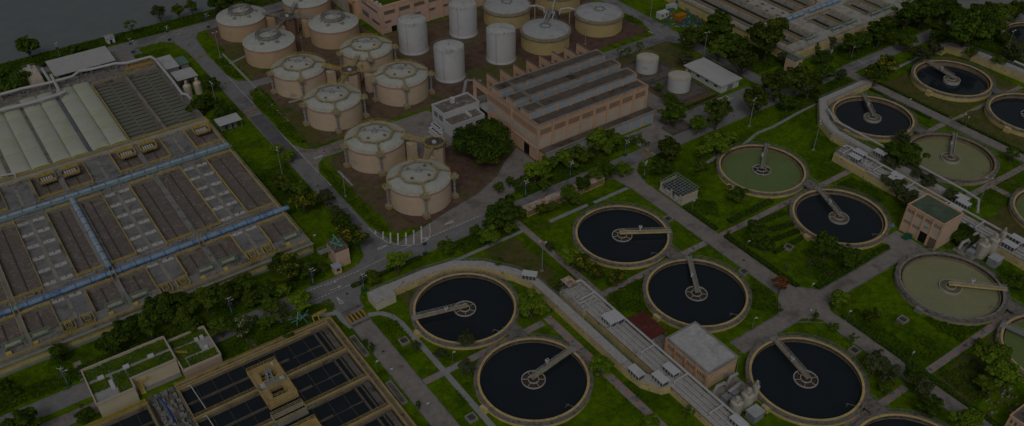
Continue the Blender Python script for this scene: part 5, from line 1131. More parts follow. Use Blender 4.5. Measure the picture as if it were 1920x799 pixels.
# ---------------------------------------------------------------- upper right plant
t = thing('upper_plant', 'pale concrete treatment plant with dry pits and a blue pipe at the top right', 'treatment plant', (291, 209, 0)); O = (291, 209, 0)
pl = []; ZT = 4.4
ux = []
for c in (302.8, 329, 355.5, 382, 408):
    ux += [(c-8.6+0, c-.8), (c+.8, c+8.2)]
for i, (a_, c_) in enumerate(ux):
    if i in (0,): pl.append((a_, c_, 236.5, 340, 1.6)); continue
    pl += [(a_, c_, 236.5, 272, 1.6), (a_, c_, 276, 340, 1.6), (a_, c_, 216, 228.5, 1.8)]
pl.append((ux[0][0]+1, ux[0][1], 216, 226, 2))
b = MB(O); pits(b, 291, 425, 209.3, 340, ZT, 0, pl); b.build('deck', M('pale_deck', (.50, .48, .43), stain=(.33, .3, .26), sscale=.25, sthr=.52, fine=1.2), t)
b = MB(O); 
for p in pl:
    xm = p[0]+(p[1]-p[0])*.45; b.quad(p[0], p[1], p[2], p[3], ZT-1.5)
    b.box(p[0]+.6, xm, p[2], p[3], ZT-1.49, ZT-.5) 
b.build('pit_floor', M('pit_grey', (.22, .21, .2), stain=(.12, .12, .11), sscale=.4), t)
b = MB(O); 
for p in pl: b.quad(p[0]+(p[1]-p[0])*.46, p[0]+(p[1]-p[0])*.8, p[2], p[3], ZT-1.2)
b.build('pit_shade', black, t)  # flat black sheets paint the deep shade of the dry slots
b = MB(O)
for p in pl: b.rail([(p[0], p[2], ZT), (p[1], p[2], ZT), (p[1], p[3], ZT), (p[0], p[3], ZT)], 1.1, 2, 2.4, .12, True)
b.rail([(291.2, 209.6, ZT), (425, 209.6, ZT)], 1.1, 2, 2.4, .08); b.rail([(291.2, 209.6, ZT), (291.2, 340, ZT)], 1.1, 2, 2.4, .08); b.build('railing', M('rail_ochre', (.46, .31, .08)), t)
b = MB(O); b.box(290.7, 290.99, 209, 340, 0, 4.0); b.box(290.7, 425, 209, 209.29, 0, 4.0); b.build('outer_wall', yelw, t)
b = MB(O); b.box(290.2, 291.3, 209, 340, 4.41, 4.5); b.box(290, 425, 208.4, 208.98, .0, .9); b.build('wall_ledge', M('ledge_green', (.3, .34, .28)), t)
b = MB(O)
for c in (302.8, 329, 355.5, 382):
    for y in list(range(238, 290, 6)):
        for e in (10.2, 14): b.box(c+e, c+e+1.6, y, y+1.6, ZT+.002, ZT+.07)
b.split('deck_hatch', M('hatch_dark', (.16, .15, .13)), t)
b = MB(O)
for c in (315.7+0, 342, 368.5):
    pass
for (a_, c_) in ux[1:]:
    b.tube([(a_+.8, 214, ZT+.8), (c_-.6, 214, ZT+.8)], .5, 8)
b.split('screen_drum', M('drum_cream', (.42, .4, .34)), t)
for (a_, c_) in ux[1:]:
    b = MB(O)
    for yy in (213, 215): b.bar((a_+.3, yy, ZT+1.4), (c_-.2, yy, ZT+1.4), .2)
    for x in (a_+.3, c_-.2): b.bar((x, 213, ZT), (x, 213, ZT+1.4), .2); b.bar((x, 213, ZT+1.4), (x, 215, ZT+1.4), .2)
    b.build('drum_frame', teal, t)
b = MB(O)
for i in range(260):
    x = rnd.uniform(293, 400); y = rnd.choice([210.8, 212, 229.3, 234.9, 273, 275]) + rnd.uniform(-.4, .4); b.tube([(x, y, ZT+.25), (x+rnd.uniform(.5, 3), y+rnd.uniform(-.3, .3), ZT+.3)], rnd.uniform(.1, .25), 6)
struct(b.build('small_pipework', M('pipework_pale', (.5, .49, .46)), t), 'stuff')
pipe('blue_pipe', 'pale blue pipe with joints on the deck of the upper right plant, nearer length', [(304, 232, 5.5), (323.5, 232, 5.5)], .85, M('pipe_light_blue', (.3, .46, .6)), True, 3.8, .1, jb)
pipe('blue_pipe', 'pale blue pipe with joints on the deck of the upper right plant, farther length', [(327, 232, 5.5), (348.5, 232, 5.5)], .85, M('pipe_light_blue', (.3, .46, .6)), True, 3.8, .1, jb)
pipe('blue_pipe', 'short pale blue pipe at the top edge of the upper right plant', [(353, 232, 5.5), (372, 232, 5.5)], .85, M('pipe_light_blue', (.3, .46, .6)), True, 3.8, .1, jb)
#@@CHAN
# ---------------------------------------------------------------- raised channels
chw = M('channel_top', (.52, .51, .49), stain=(.27, .25, .22), sscale=.35, sthr=.55, fine=1.5)
yfw = M('channel_yellow_wall', (.70, .56, .28), stain=(.16, .11, .07), sscale=.7, sthr=.56, fine=2)
def ribbon(label, pts, z, name='raised_channel', rail=True, left=True, right=True):
    t = thing(name, label, 'channel', (pts[0][0], pts[0][1], 0)); O = (pts[0][0], pts[0][1], 0)
    # pts: list of (x, y, half width)
    Lf, Rg = [], []
    V = [Vector((p[0], p[1])) for p in pts]
    for i, p in enumerate(V):
        d = (V[min(i+1, len(V)-1)]-V[max(i-1, 0)]).normalized(); n = Vector((-d.y, d.x))*pts[i][2]; Lf.append(p+n); Rg.append(p-n)
    po = [tuple(v) for v in Lf]+[tuple(v) for v in Rg[::-1]]
    b = MB(O); b.poly(po, 0, z-.3); b.build('wall', yfw, t)
    b = MB(O); b.poly(po, z-.298, z); b.build('deck', chw, t)
    if rail:
        b = MB(O)
        if left: b.rail([(v.x, v.y, z) for v in Lf], 1.1, 3, 2, .05)
        if right: b.rail([(v.x, v.y, z) for v in Rg], 1.1, 3, 2, .05)
        b.build('railing', thin, t)
    return t
Z1 = 3.0
ribbon('raised channel with yellow walls bending around the dark tank at centre', [(76.4, 179.5, 1.6), (82, 179.5, 1.5), (94, 179.4, 1.4), (103, 177.9, 1.35), (110.4, 172.6, 1.35), (116.4, 164.0, 1.35), (118.9, 157.5, 1.35), (119, 140, 1.35), (119, 114, 1.35), (119.6, 109.4, 1.5), (122.2, 105.2, 1.7), (127.6, 103.6, 1.6)], Z1, right=False)
t = thing('channel_end_box', 'cream end box where the raised channel starts by the junction', 'channel', (75.3, 175.6, 0)); m = MB((75.3, 175.6, 0)); m.box(75.3, 81.8, 175.6, 181.2, 0, Z1-.25); m.build('wall', M('pale_cream_render', (.58, .52, .38)), t); m = MB((75.3, 175.6, 0)); m.box(75.2, 81.9, 175.5, 181.25, Z1-.248, Z1-.004); m.build('deck', chw, t)
def longchan(label, x0, x1, ya, yb, wx0, wx1, wy0, wy1, z=2.7):
    t = thing('launder_channel', label, 'channel', (x0, ya, 0)); O = (x0, ya, 0)
    b = MB(O); b.box(x0, x1, ya, yb, 0, z-.3); b.box(wx0, wx1, wy0, wy1, 0, z-.3-.002); b.build('wall', yfw, t)
    n = 4; w_ = (x1-x0)/n; b = MB(O)
    for k in range(n): b.box(x0+k*w_+.12, x0+(k+1)*w_-.12, ya, wy0-.02, z-.3, z)
    b.box(wx0, wx1, wy0, wy1, z-.3, z-.1)
    for y in np.arange(ya+3, wy0, 6): b.box(x0, x1, y, y+.3, z+.002, z+.08)
    b.build('cover_slab', chw, t)
    b = MB(O); b.quad(x0, x1, ya, wy0, z-.29); b.build('gap', black, t)
    b = MB(O); b.rail([(wx0, wy0, z), (wx0, wy1, z), (wx1, wy1, z), (wx1, wy0, z)], 1.1, 2, 1.5, .06); b.build('railing', thin, t)
    b = MB(O); b.tube([(x1-.4, ya, z+1.5), (x1-.4, wy1-1, z+1.5), (x1-2, wy1-.5, z+1.2)], .38, 10); [b.tube([(x, ya, z+.28), (x, wy0+6, z+.28)], .2, 8) for x in (x0+1.6, x0+3.2)]; b.build('odour_duct', wp, t)
    for y in np.arange(ya+4, wy1-2, 13):
        b = MB(O); b.bar((x1-.4, y, z), (x1-.4, y, z+1.6), .16); b.tube([(x0+1, y, z), (x0+1, y, z+1.1), (x0+1.6, y, z+1.4), (x1-.4, y, z+1.5)], .26, 8)
        b.build('duct_branch', wp, t)
    r_ = random.Random(int(x0)); b = MB(O)
    for i in range(70): x = r_.uniform(wx0+.4, wx1-.4); y = r_.uniform(wy0+.3, wy1-.5); s_ = r_.uniform(.12, .5); b.box(x-s_, x+s_, y-s_, y+s_, z-.1, z+r_.uniform(.1, .9))
    for i in range(10): y = r_.uniform(wy0+1, wy1-1); b.tube([(wx0+.6, y, z+.5), (wx1-.6, y, z+.5)], .16, 6)
    struct(b.build('valve_gear', M('pipework_pale', (.5, .49, .46)), t), 'stuff')
    return t
longchan('long grey slotted channel with yellow sides running past the white-roofed building', 123.3, 129.6, 60, 149.4, 122.1, 131, 138.5, 149.4)
longchan('long grey slotted channel passing behind the pink two-storey block', 246.4, 252.6, 40, 151, 247.2, 255.4, 137, 151.3, 3.2)
ribbon('raised channel with yellow wall bending round the far dark tank, white duct on top', [(301, 178, 1.7), (289, 178, 1.7), (273, 178, 1.8), (262.5, 168.5, 1.9), (258.6, 160, 1.9), (258.5, 140, 1.9), (258.5, 112, 1.9)], 3.0)
pipe('white_duct', 'white duct on posts along the inner edge of the far bent channel', [(267, 171, 4.6), (262.5, 164, 4.6), (262.2, 110, 4.6), (261.5, 104, 4.6), (256, 100.6, 4.0)], .4, wp, supports=7)
ribbon('raised channel with plain yellow wall behind the farthest right tanks', [(349, 178.5, 1.5), (354.5, 178.5, 1.7), (357, 170, 2.0), (357.6, 150, 2.0), (357.6, 100, 2.0)], 3.4)
pipe('white_duct', 'white duct on posts on the yellow channel at the right edge', [(360, 152, 4.8), (360, 100, 4.8)], .4, wp, supports=7)
# white gate boxes
gb = None
def gate(px, py, z, label, rz=0, s=1):
    global gb
    p = P(px, py, z+1)
    if gb is None:
        gb = thing('gate_box', label, 'gate box', (p.x, p.y, z), rz, 'white gate boxes on the channels', 1.12)
        b = MB(); b.box(-1.1, 1.1, -2.0, 2.0, 1.5, 1.62); b.box(-1.15, 1.15, -2.05, 2.05, 1.45, 1.5); b.build('roof', white, gb)
        b = MB(); [b.bar((x, y, 0), (x, y, 1.45), .12) for x in (-1, 1) for y in np.linspace(-1.9, 1.9, 5)]; b.build('frame', white, gb)
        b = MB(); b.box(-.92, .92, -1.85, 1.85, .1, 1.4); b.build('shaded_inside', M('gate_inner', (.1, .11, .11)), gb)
    else: copy_tree(gb, (p.x, p.y, z), rz, 1.12, label)
for a_ in [(993, 516, Z1, 'white gate box on the bend of the raised channel near the thin tree', .75), (1142, 600, 2.7, 'white gate box on the slotted channel, left of the maroon canopy, inner one', 0), (1156, 594, 2.7, 'white gate box on the slotted channel, touching the duct beside the maroon canopy', 0),
           (1193, 698, Z1, 'white gate box at the start of the rounded channel end', 0), (1238, 710, Z1, 'white gate box at the tip of the rounded channel end', 0), (1258, 694, 2.7, 'white gate box on the slotted channel left of the white-roofed building', 0), (1385, 792, 2.7, 'white gate box at the bottom edge on the slotted channel', 0),
           (1603, 296, 3.2, 'white gate box among pipes on the far pump inlet', 0), (1612, 288, 3.2, 'second white gate box among pipes on the far pump inlet, behind the first', 0), (1650, 288, 3, 'white gate box on the far bent channel', 0), (1683, 331, 3.2, 'white gate box in the trees, back one of two', 0), (1678, 338, 3.2, 'white gate box in the trees, front one of two', 0),
           (1803, 372, 3, 'white gate box at the end of the far bent channel', 0), (1806, 382, 3, 'white gate box close behind the corner of the pink block', 0), (1790, 392, 3.2, 'white gate box right behind the green roof', 0), (1893, 460, 3.2, 'white gate box at the right edge above the scrubbers, front one', 0), (1908, 450, 3.2, 'white gate box at the right edge above the scrubbers, rear one', 0)]: gate(*a_)
p = P(1067, 527, 4.6); canopy(p.x-1.6, p.x+1.6, p.y-2, p.y+2, 4.4, 'tiny rusty roof on legs at the start of the pump inlet', rust, cat='canopy')
# scrubber vessels
def scrubber(px, py, label, r=1.7, h=6.5, grp='cream scrubber vessels'):
    p = P(px, py); t = thing('scrubber_vessel', label, 'scrubber', (p.x, p.y, 0), 0, grp)
    b = MB(); b.lathe(0, 0, [(r, 0), (r, h*.75), (r*.6, h*.85), (r*.35, h*.88), (r*.35, h), (.01, h)], 20); b.build('vessel', cream if False else M('frp_cream', (.56, .53, .45), var=.06), t, True)
    b = MB(); [b.ring(0, 0, r, r+.1, z, z+.12, 20) for z in (h*.2, h*.45, h*.7)]; b.build('band', M('frp_band', (.5, .47, .4)), t)
    b = MB(); [b.bar((-r-.15, e, 0), (-r-.15, e, h*.8), .07) for e in (-.25, .25)]; b.rail([(-r*.6, -r*.6, h*.8), (r*.6, -r*.6, h*.8), (r*.6, r*.6, h*.8), (-r*.6, r*.6, h*.8)], .9, 2, 1, .06, True); b.build('ladder', thin, t)
scrubber(1377, 774, 'cream scrubber vessel left of the olive tank group, front left of three', 1.6, 6); scrubber(1397, 763, 'cream scrubber vessel with ladder cage, middle of three by the large dark tank', 1.7, 7); scrubber(1412, 748, 'slim cream scrubber stack, rearmost of three by the large dark tank', .9, 7)
scrubber(1837, 480, 'cream scrubber vessel above the olive tank, front one', 1.8, 6.5); scrubber(1855, 472, 'cream scrubber vessel above the olive tank, behind the front one', 1.6, 7); scrubber(1872, 460, 'slim cream scrubber stack above the olive tank', .9, 7)
for i, (px, py, l) in enumerate([(1413, 784, 'grey box cabinet beside the three scrubbers near the bottom'), (1862, 496, 'pale grey box cabinet right of the scrubbers above the olive tank')]):
    p = P(px, py); t = thing('equipment_cabinet', l, 'cabinet', (p.x, p.y, 0), 0, 'grey cabinets'); b = MB(); b.box(-1.8, 1.8, -1.5, 1.5, .1, 2.8); b.build('casing', M('cabinet_grey', (.36, .38, .4)), t); b = MB(); b.box(-1.95, 1.95, -1.65, 1.65, 2.8, 2.95); b.build('lid', M('lid_grey', (.48, .5, .51)), t)
for i, (px, py) in enumerate([(1372, 735), (1824, 466)]):
    p = P(px, py); t = thing('fan_ducting', ['bundle of fat grey ducts beside the scrubbers near the bottom', 'bundle of fat grey ducts beside the scrubbers above the olive tank'][i], 'ducting', (p.x, p.y, 0), 0, 'scrubber ducting')
    b = MB(); b.tube([(-5, 2, 1), (-4, 2, 3), (-2, 1.6, 3.4), (-1, 1.4, 2)], .5, 10); b.tube([(-3, -1, .8), (-2.6, -1, 2.8), (0, -1, 3.2), (1.6, -.6, 3), (2.6, -.4, 2)], .55, 10); b.tube([(0, 2, 1), (1, 2, 3.6), (3, 1.6, 4)], .5, 10); b.build('duct', M('duct_grey', (.42, .42, .42), rough=.4), t, True)
    b = MB(); b.box(-4.6, -2.2, -2.4, -.2, 0, 1.8); b.box(-1.8, .4, -2.2, 0, 0, 2); b.build('fan_box', M('cabinet_grey', (.36, .38, .4)), t)
    b = MB(); b.quad(-6, 5, -3.5, 3.5, .15); b.build('slab', conc, t)
#@@SMALL
# ---------------------------------------------------------------- lamp posts
tall = None
tl = [(413.5, 108, 'by the lawn left of the ochre digesters'), (408, 204.5, 'in the shrubs beside the main road bend'), (530, 331, 'on the grass strip right of the aeration plant'), (1016.4, 508, 'on the lawn in the centre with twin heads'), (1405, 236.6, 'on the grass above the bright green tank'),
      (1525, 281, 'left of the far pump inlet'), (1832.8, 387, 'on the grass right of the pale green tank'), (1097, 83, 'between two yellow ribbed tanks'), (1319, 108, 'at the end of the long white shed'), (1219, 37, 'beside the white cabin at the top'), (648, 368, 'short one on the verge by the nearest digesters'), (568, 96, 'among the digesters'), (1883, 105, 'under the trees near the right edge')]
for x, y, l in tl:
    p = P(x, y); s_ = .75 if x == 648 else (.55 if x in (568,) else 1)
    if tall is None:
        tall = thing('lamp_post', 'tall grey lamp post '+l, 'lamp post', (p.x, p.y, 0), 0, 'tall lamp posts'); b = MB(); b.tube([(0, 0, 0), (0, 0, 11.5)], [.18, .1], 8); b.build('pole', steel, tall)
        b = MB(); b.bar((-.8, 0, 11.5), (.8, 0, 11.5), .1); b.build('arm', steel, tall)
        for e in (-.9, .9): b = MB(); b.box(e-.3, e+.3, -.2, .2, 11.4, 11.65); b.build('lamp_head', white, tall)
        b = MB(); b.box(-.5, .5, -.5, .5, 0, .2); b.build('footing', conc, tall)
    else: copy_tree(tall, (p.x, p.y, 0), random.uniform(0, 3), s_, 'tall grey lamp post '+l)
eco = None
el = [(588, 535, 'beside the road below the guard cabin'), (128, 722, 'on the grass by the road at bottom left'), (286, 634, 'behind the cream green-roofed building'), (436, 590, 'among the trees near the flowering tree'), (985, 369, 'left of the rusty container'), (1069, 333, 'in the shrubs above the container'), (1172, 292, 'at the end of shrubs below the hall'),
      (1207, 333, 'beside the lane bend left of the glass shelter'), (797, 477, 'on the verge right of the junction'), (1595, 111, 'on the verge right of the upper plant corner'), (1644, 89, 'in front of the upper plant wall'), (1727, 55, 'at the far road end among trees'), (1552, 121, 'nearest to the far pump tower'), (391, 52, 'by the top road near the river digester'), (318, 76, 'by the top road above the lawn'), (250, 99, 'at the lawn corner by the top road'), (113, 108, 'on the river bank above the large shed'), (683, 545, 'beside the tree at the channel end box')]
for x, y, l in el:
    p = P(x, y)
    if eco is None:
        eco = thing('wind_solar_lamp', 'wind-turbine lamp post with green base '+l, 'street lamp', (p.x, p.y, 0), 0, 'wind and solar street lamps')
        b = MB(); b.tube([(0, 0, .8), (0, 0, 6.4)], [.11, .07], 8); b.build('pole', steel, eco)
        b = MB(); b.box(-.6, .6, -.45, .45, 0, .8); b.build('battery_box', M('box_green', (.02, .10, .06)), eco)
        b = MB(); b.cyl(0, 0, 6.3, 6.5, .14, .14, 8)
        for k in range(3): a = .4+k*2*PI/3; b.bar((0, -.25, 6.4), (1.0*math.cos(a), -.25, 6.4+1.0*math.sin(a)), .22, .05)
        b.bar((0, -.25, 6.4), (0, .9, 6.4), .1); b.build('wind_turbine', white, eco)
        b = MB(); b.add([(-.7, .1, 4.6), (.7, .1, 4.6), (.7, -.6, 4.1), (-.7, -.6, 4.1)], [(0, 1, 2, 3)]); b.add([(-.7, .1, 4.64), (.7, .1, 4.64), (.7, -.6, 4.14), (-.7, -.6, 4.14)], [(3, 2, 1, 0)]); b.build('solar_panel', M('solar_blue', (.04, .05, .09), rough=.2), eco)
        b = MB(); b.bar((0, 0, 5.2), (1.1, 0, 5.5), .07); b.box(.8, 1.5, -.15, .15, 5.4, 5.55); b.build('lamp_head', white, eco)
    else: copy_tree(eco, (p.x, p.y, 0), random.uniform(-.5, .8), 1, 'wind-turbine lamp post with green base '+l)
gl = None
gll = [(1518, 552, 'at the lane crossing corner'), (1586, 603, 'on the hedge strip below the bright tree'), (1704, 681, 'on the hedge strip by the tiled path crossing'), (1297, 395, 'behind the hedge right of the glass shelter'), (1398, 471, 'behind the hedge by the rows of clipped hedges'), (1410, 615, 'by the lane right of the tank behind the white roof'), (1515, 602, 'beside the small cypress'), (590, 460, 'on the grass strip left of the pump tower'), (733, 711, 'beside the straight lane at bottom centre'), (707, 698, 'against the dark basin edge'), (801, 777, 'near the bottom edge beside the straight lane'), (1700, 203, 'right of the lane near the far tanks'), (1803, 232, 'at the tiled path end between far tanks'), (1810, 238, 'on the far lane verge'),(849, 680, 'in the grass left of the bottom centre tank')]
for x, y, l in gll:
    p = P(x, y)
    if gl is None:
        gl = thing('garden_lamp', 'short white-headed garden lamp '+l, 'garden lamp', (p.x, p.y, 0), 0, 'short garden lamps'); b = MB(); b.tube([(0, 0, 0), (0, 0, 3.6), (.3, 0, 3.9)], [.1, .07, .06], 6); b.build('pole', steel, gl); b = MB(); b.box(.15, .9, -.2, .2, 3.85, 4.05); b.build('lamp_head', white, gl)
    else: copy_tree(gl, (p.x, p.y, 0), random.uniform(-.6, .6), 1, 'short white-headed garden lamp '+l)
# concrete pits
pit = None
for x, y, l in [(1478, 466, 'small square concrete pit on the lawn beside the clipped hedges'), (1692, 602, 'small square grated pit on the lawn below the olive tank'), (758, 642, 'open concrete pit beside the curved white path'), (1252, 413, 'grey pit at the upper right rim of the tank by the container'), (1394, 512, 'grey pit at the right rim of the tank behind the white roof'), (1601, 660, 'grey pit at the right rim of the large dark tank'), (884, 786, 'open concrete pit beside the grey path at the bottom')]:
    p = P(x, y)
    if pit is None:
        pit = thing('valve_pit', l, 'pit', (p.x, p.y, 0), .3, 'small concrete pits'); b = MB(); pits(b, -1.3, 1.3, -1.3, 1.3, .9, 0, [(-.95, .95, -.95, .95, .2)]); b.build('pit_wall', conc, pit)
        b = MB(); b.quad(-.95, .95, -.95, .95, .22); b.build('pit_floor', gratd, pit); b = MB(); [b.bar((-1, q, .85), (1, q, .85), .12) for q in (-.6, -.2, .2, .6)]; b.build('grating', concd, pit)
    else: copy_tree(pit, (p.x, p.y, 0), 0, 1, l)
# cabin, orange bin and junk at the top
k_ = 5.327
def cube_thing(name, label, cat, px, py, sx, sy, sz, mt, rmt=None, rz=0):
    p = P(1180+px/k_, py/k_); t = thing(name, label, cat, (p.x, p.y, 0), rz); b = MB(); b.box(-sx/2, sx/2, 0, sy, 0, sz); b.build('body', mt, t); b = MB(); b.box(-sx/2-.15, sx/2+.15, -.15, sy+.15, sz, sz+.15); b.build('lid', rmt or mt, t); return t
t = cube_thing('site_cabin', 'white site cabin with two windows by the rubbish corner at the top', 'cabin', 350, 185, 5.2, 3, 2.6, white); b = MB(); [b.box(x-.5, x+.5, -.03, .02, 1.1, 2) for x in (-1.3, 1.3)]; b.build('window', glass, t)
cube_thing('skip', 'orange skip container beside the white site cabin', 'skip', 525, 205, 5, 3, 2.2, M('skip_orange', (.5, .2, .02), stain=(.3, .13, .03), sscale=1))
cube_thing('site_cabin', 'small white cabin behind the orange skip', 'cabin', 440, 110, 4.5, 3, 2.4, white, M('cabin_roof', (.5, .5, .48)))
cube_thing('skip', 'small green-topped orange bin behind the white cabin', 'skip', 430, 140, 3.5, 2.2, 1.8, M('skip_orange', (.5, .2, .02)), M('tarp_teal', (.03, .2, .16)))
p = P(1180+595/k_, 115/k_); t = thing('round_bag', 'big round blue-grey bag heap beside the plant wall at the top', 'bag', (p.x, p.y, 0)); b = MB(); b.lathe(0, 0, [(1.2, 0), (1.5, .8), (1.2, 1.7), (.01, 2.1)], 12); b.build('bag', M('bag_grey', (.2, .24, .33)), t, True)
p = P(1180+478/k_, 60/k_); t = thing('drum', 'blue upright drum at the top edge by the plant corner', 'drum', (p.x, p.y, 0)); b = MB(); b.cyl(0, 0, 0, 3, .9, .9, 16); b.build('body', M('drum_blue', (.05, .15, .35)), t)
b = MB(); r_ = random.Random(11)
cols = 4
for i in range(150):
    x = 1180+r_.uniform(330, 740)/k_; y = r_.uniform(140, 290)/k_; p = P(x, min(y, 50)); s_ = r_.uniform(.15, .7); b.cur = r_.randrange(4); b.box(p.x-s_, p.x+s_, p.y-s_*.7, p.y+s_*.7, 0, r_.uniform(.15, .9))
for i in range(45):
    p = P(1780+r_.uniform(60, 130)*1.0, 560+r_.uniform(165, 222)); s_ = r_.uniform(.1, .5); b.cur = r_.choice([0, 0, 3]); b.box(p.x-s_*1.2, p.x+s_*1.2, p.y-s_*.7, p.y+s_*.5, 0, r_.uniform(.1, .6))
struct(b.build('rubbish', [M('junk_grey', (.35, .34, .32)), M('junk_blue', (.05, .15, .3)), M('junk_green', (.04, .2, .14)), M('junk_brown', (.15, .1, .07))]), 'stuff')
t = thing('hall_side_steps', 'grey paved ramp and steps at the end of the pink hall', 'ramp', (212, 200, 0)); b = MB(); b.box(-1, 9, -4, 2, 0, .9); b.box(2, 7, 2, 7, 0, .5); b.build('ramp', concd, t)
# handrail band lawn fence
#@@VEG
# ---------------------------------------------------------------- vegetation
def leaves(name, cen, nrm, size, val, mat, parent=None, rng=None):
    n = len(cen); a = rng.normal(size=(n, 3)); t1 = np.cross(nrm, a); t1 /= np.linalg.norm(t1, axis=1)[:, None]+1e-9; t2 = np.cross(nrm, t1)
    s = size[:, None]; asp = rng.uniform(.55, 1, (n, 1)); v = np.stack([cen-t1*s-t2*s*asp, cen+t1*s-t2*s*asp*.6, cen+t1*s*.8+t2*s*asp, cen-t1*s*.7+t2*s*asp], 1).reshape(-1, 3)
    me = bpy.data.meshes.new(name); me.vertices.add(4*n); me.vertices.foreach_set('co', v.astype(np.float32).ravel()); me.loops.add(4*n); me.loops.foreach_set('vertex_index', np.arange(4*n, dtype=np.int32))
    me.polygons.add(n); me.polygons.foreach_set('loop_start', np.arange(0, 4*n, 4, dtype=np.int32)); me.polygons.foreach_set('loop_total', np.full(n, 4, dtype=np.int32))
    me.update(calc_edges=True); at = me.attributes.new('leaf', 'FLOAT', 'POINT'); at.data.foreach_set('value', np.repeat(val, 4).astype(np.float32)); me.materials.append(mat)
    o = bpy.data.objects.new(name, me); C.objects.link(o)
    if parent is not None: o.parent = parent
    return o
def crown(rng, R, H, n, nc, ls, flat=.0, gap=.3):
    # clumps of leaves over an uneven volume: radius R, height H, centre at origin
    u = rng.normal(size=(nc, 3)); u /= np.linalg.norm(u, axis=1)[:, None]; u[:, 2] = np.abs(u[:, 2])*np.where(rng.random(nc) < .25, -.6, 1)
    side = 1+.14*np.sin(np.arctan2(u[:, 1], u[:, 0])*2+rng.uniform(0, 6))+.10*np.sin(np.arctan2(u[:, 1], u[:, 0])*3+rng.uniform(0, 6))
    rad = rng.uniform(.12, .9, nc)**.6; cc = u*(rad*side)[:, None]*np.array([R*.92, R*.92, H*.52]); cr = rng.uniform(.17, .35, nc)*R*(1.15-.45*rad)
    w_ = cr**2; w_ /= w_.sum(); k = rng.choice(nc, n, p=w_)
    d = rng.normal(size=(n, 3)); d /= np.linalg.norm(d, axis=1)[:, None]; d[:, 2] = np.where(d[:, 2] < -.2, -d[:, 2], d[:, 2])
    q = rng.uniform(.6, 1.15, n); cen = cc[k]+d*(cr[k]*q)[:, None]*np.array([1, 1, .7])
    nr = d+rng.normal(size=(n, 3))*.6+np.array([0, 0, .45]); nr /= np.linalg.norm(nr, axis=1)[:, None]
    val = np.clip(rng.uniform(0, 1, nc)[k]*.6+rng.uniform(-.15, .6, n), 0, 1)
    return cen, nr, rng.uniform(.55, 1.2, n)*ls, val
def trunk(R, H, th, seed):
    r_ = random.Random(seed); b = MB(); b.tube([(0, 0, 0), (r_.uniform(-.2, .2), r_.uniform(-.2, .2), th*.6), (r_.uniform(-.3, .3), r_.uniform(-.3, .3), th+H*.35)], [.32*R/4+.08, .24*R/4+.06, .1], 7)
    for k in range(5):
        a = k*1.25+r_.random(); b.tube([(0, 0, th*.75), (R*.3*math.cos(a), R*.3*math.sin(a), th+H*.15), (R*.62*math.cos(a), R*.62*math.sin(a), th+H*.4)], [.14*R/4+.04, .1*R/4+.03, .03], 5)
    return b
G = {'dark': leafmat('leaf_dark', (.018, .05, .006), (.10, .16, .013)), 'mid': leafmat('leaf_mid', (.04, .085, .007), (.135, .20, .018)), 'bright': leafmat('leaf_bright', (.065, .14, .008), (.20, .29, .02)),
     'grey': leafmat('leaf_grey', (.045, .065, .022), (.12, .14, .055)), 'yellow': leafmat('leaf_yellow', (.03, .06, .007), (.085, .13, .014), (.34, .26, .02)), 'white': leafmat('leaf_white', (.03, .06, .01), (.08, .12, .025), (.36, .36, .22)),
     'orange': leafmat('leaf_orange', (.08, .06, .015), (.30, .09, .02)), 'magn': leafmat('leaf_glossy', (.010, .034, .005), (.125, .155, .018))}
TP = {}
TK = {  # R, H, trunk height, leaves, clumps, leaf size, material
 'dense': (4, 6.4, 1.6, 6200, 50, .24, 'dark'), 'dense2': (4, 6.8, 1.6, 6200, 46, .25, 'magn'), 'round': (4, 5.4, 1.8, 5200, 44, .24, 'mid'), 'airy': (4, 5.0, 2.6, 2400, 24, .22, 'mid'), 'bright': (4, 5.2, 2.0, 4200, 36, .24, 'bright'),
 'grey': (4, 5.4, 1.6, 3000, 30, .22, 'grey'), 'yellow': (4, 5.0, 1.8, 3600, 30, .24, 'yellow'), 'white': (4, 5.4, 1.8, 3600, 32, .24, 'white'), 'orange': (4, 7.5, 3, 1700, 22, .24, 'orange'), 'thin': (4, 6, 4.0, 900, 16, .22, 'mid'), 'bush': (4, 5.4, .3, 3600, 34, .27, 'dark'), 'bushb': (4, 5.0, .2, 3200, 30, .27, 'bright'), 'cypress': (1.4, 6.5, .3, 1500, 26, .2, 'dark'), 'bare': (4, 6, 3, 90, 10, .18, 'grey'), 'big': (8, 4.6, 1.3, 23000, 100, .28, 'dark')}
DESC = {'dense': 'dense dark green tree', 'dense2': 'dark glossy-leaved tree', 'round': 'round green tree', 'airy': 'loose green tree with gaps in its crown', 'bright': 'bright light-green tree', 'grey': 'dull grey-green tree', 'yellow': 'green tree dotted with yellow flowers', 'white': 'tree covered in whitish blossom', 'orange': 'orange-leaved tree', 'thin': 'thin sparse young tree', 'bush': 'dark rounded bush', 'bushb': 'light-green rounded bush', 'cypress': 'small dark cypress', 'bare': 'nearly leafless tree', 'big': 'huge dark spreading tree'}
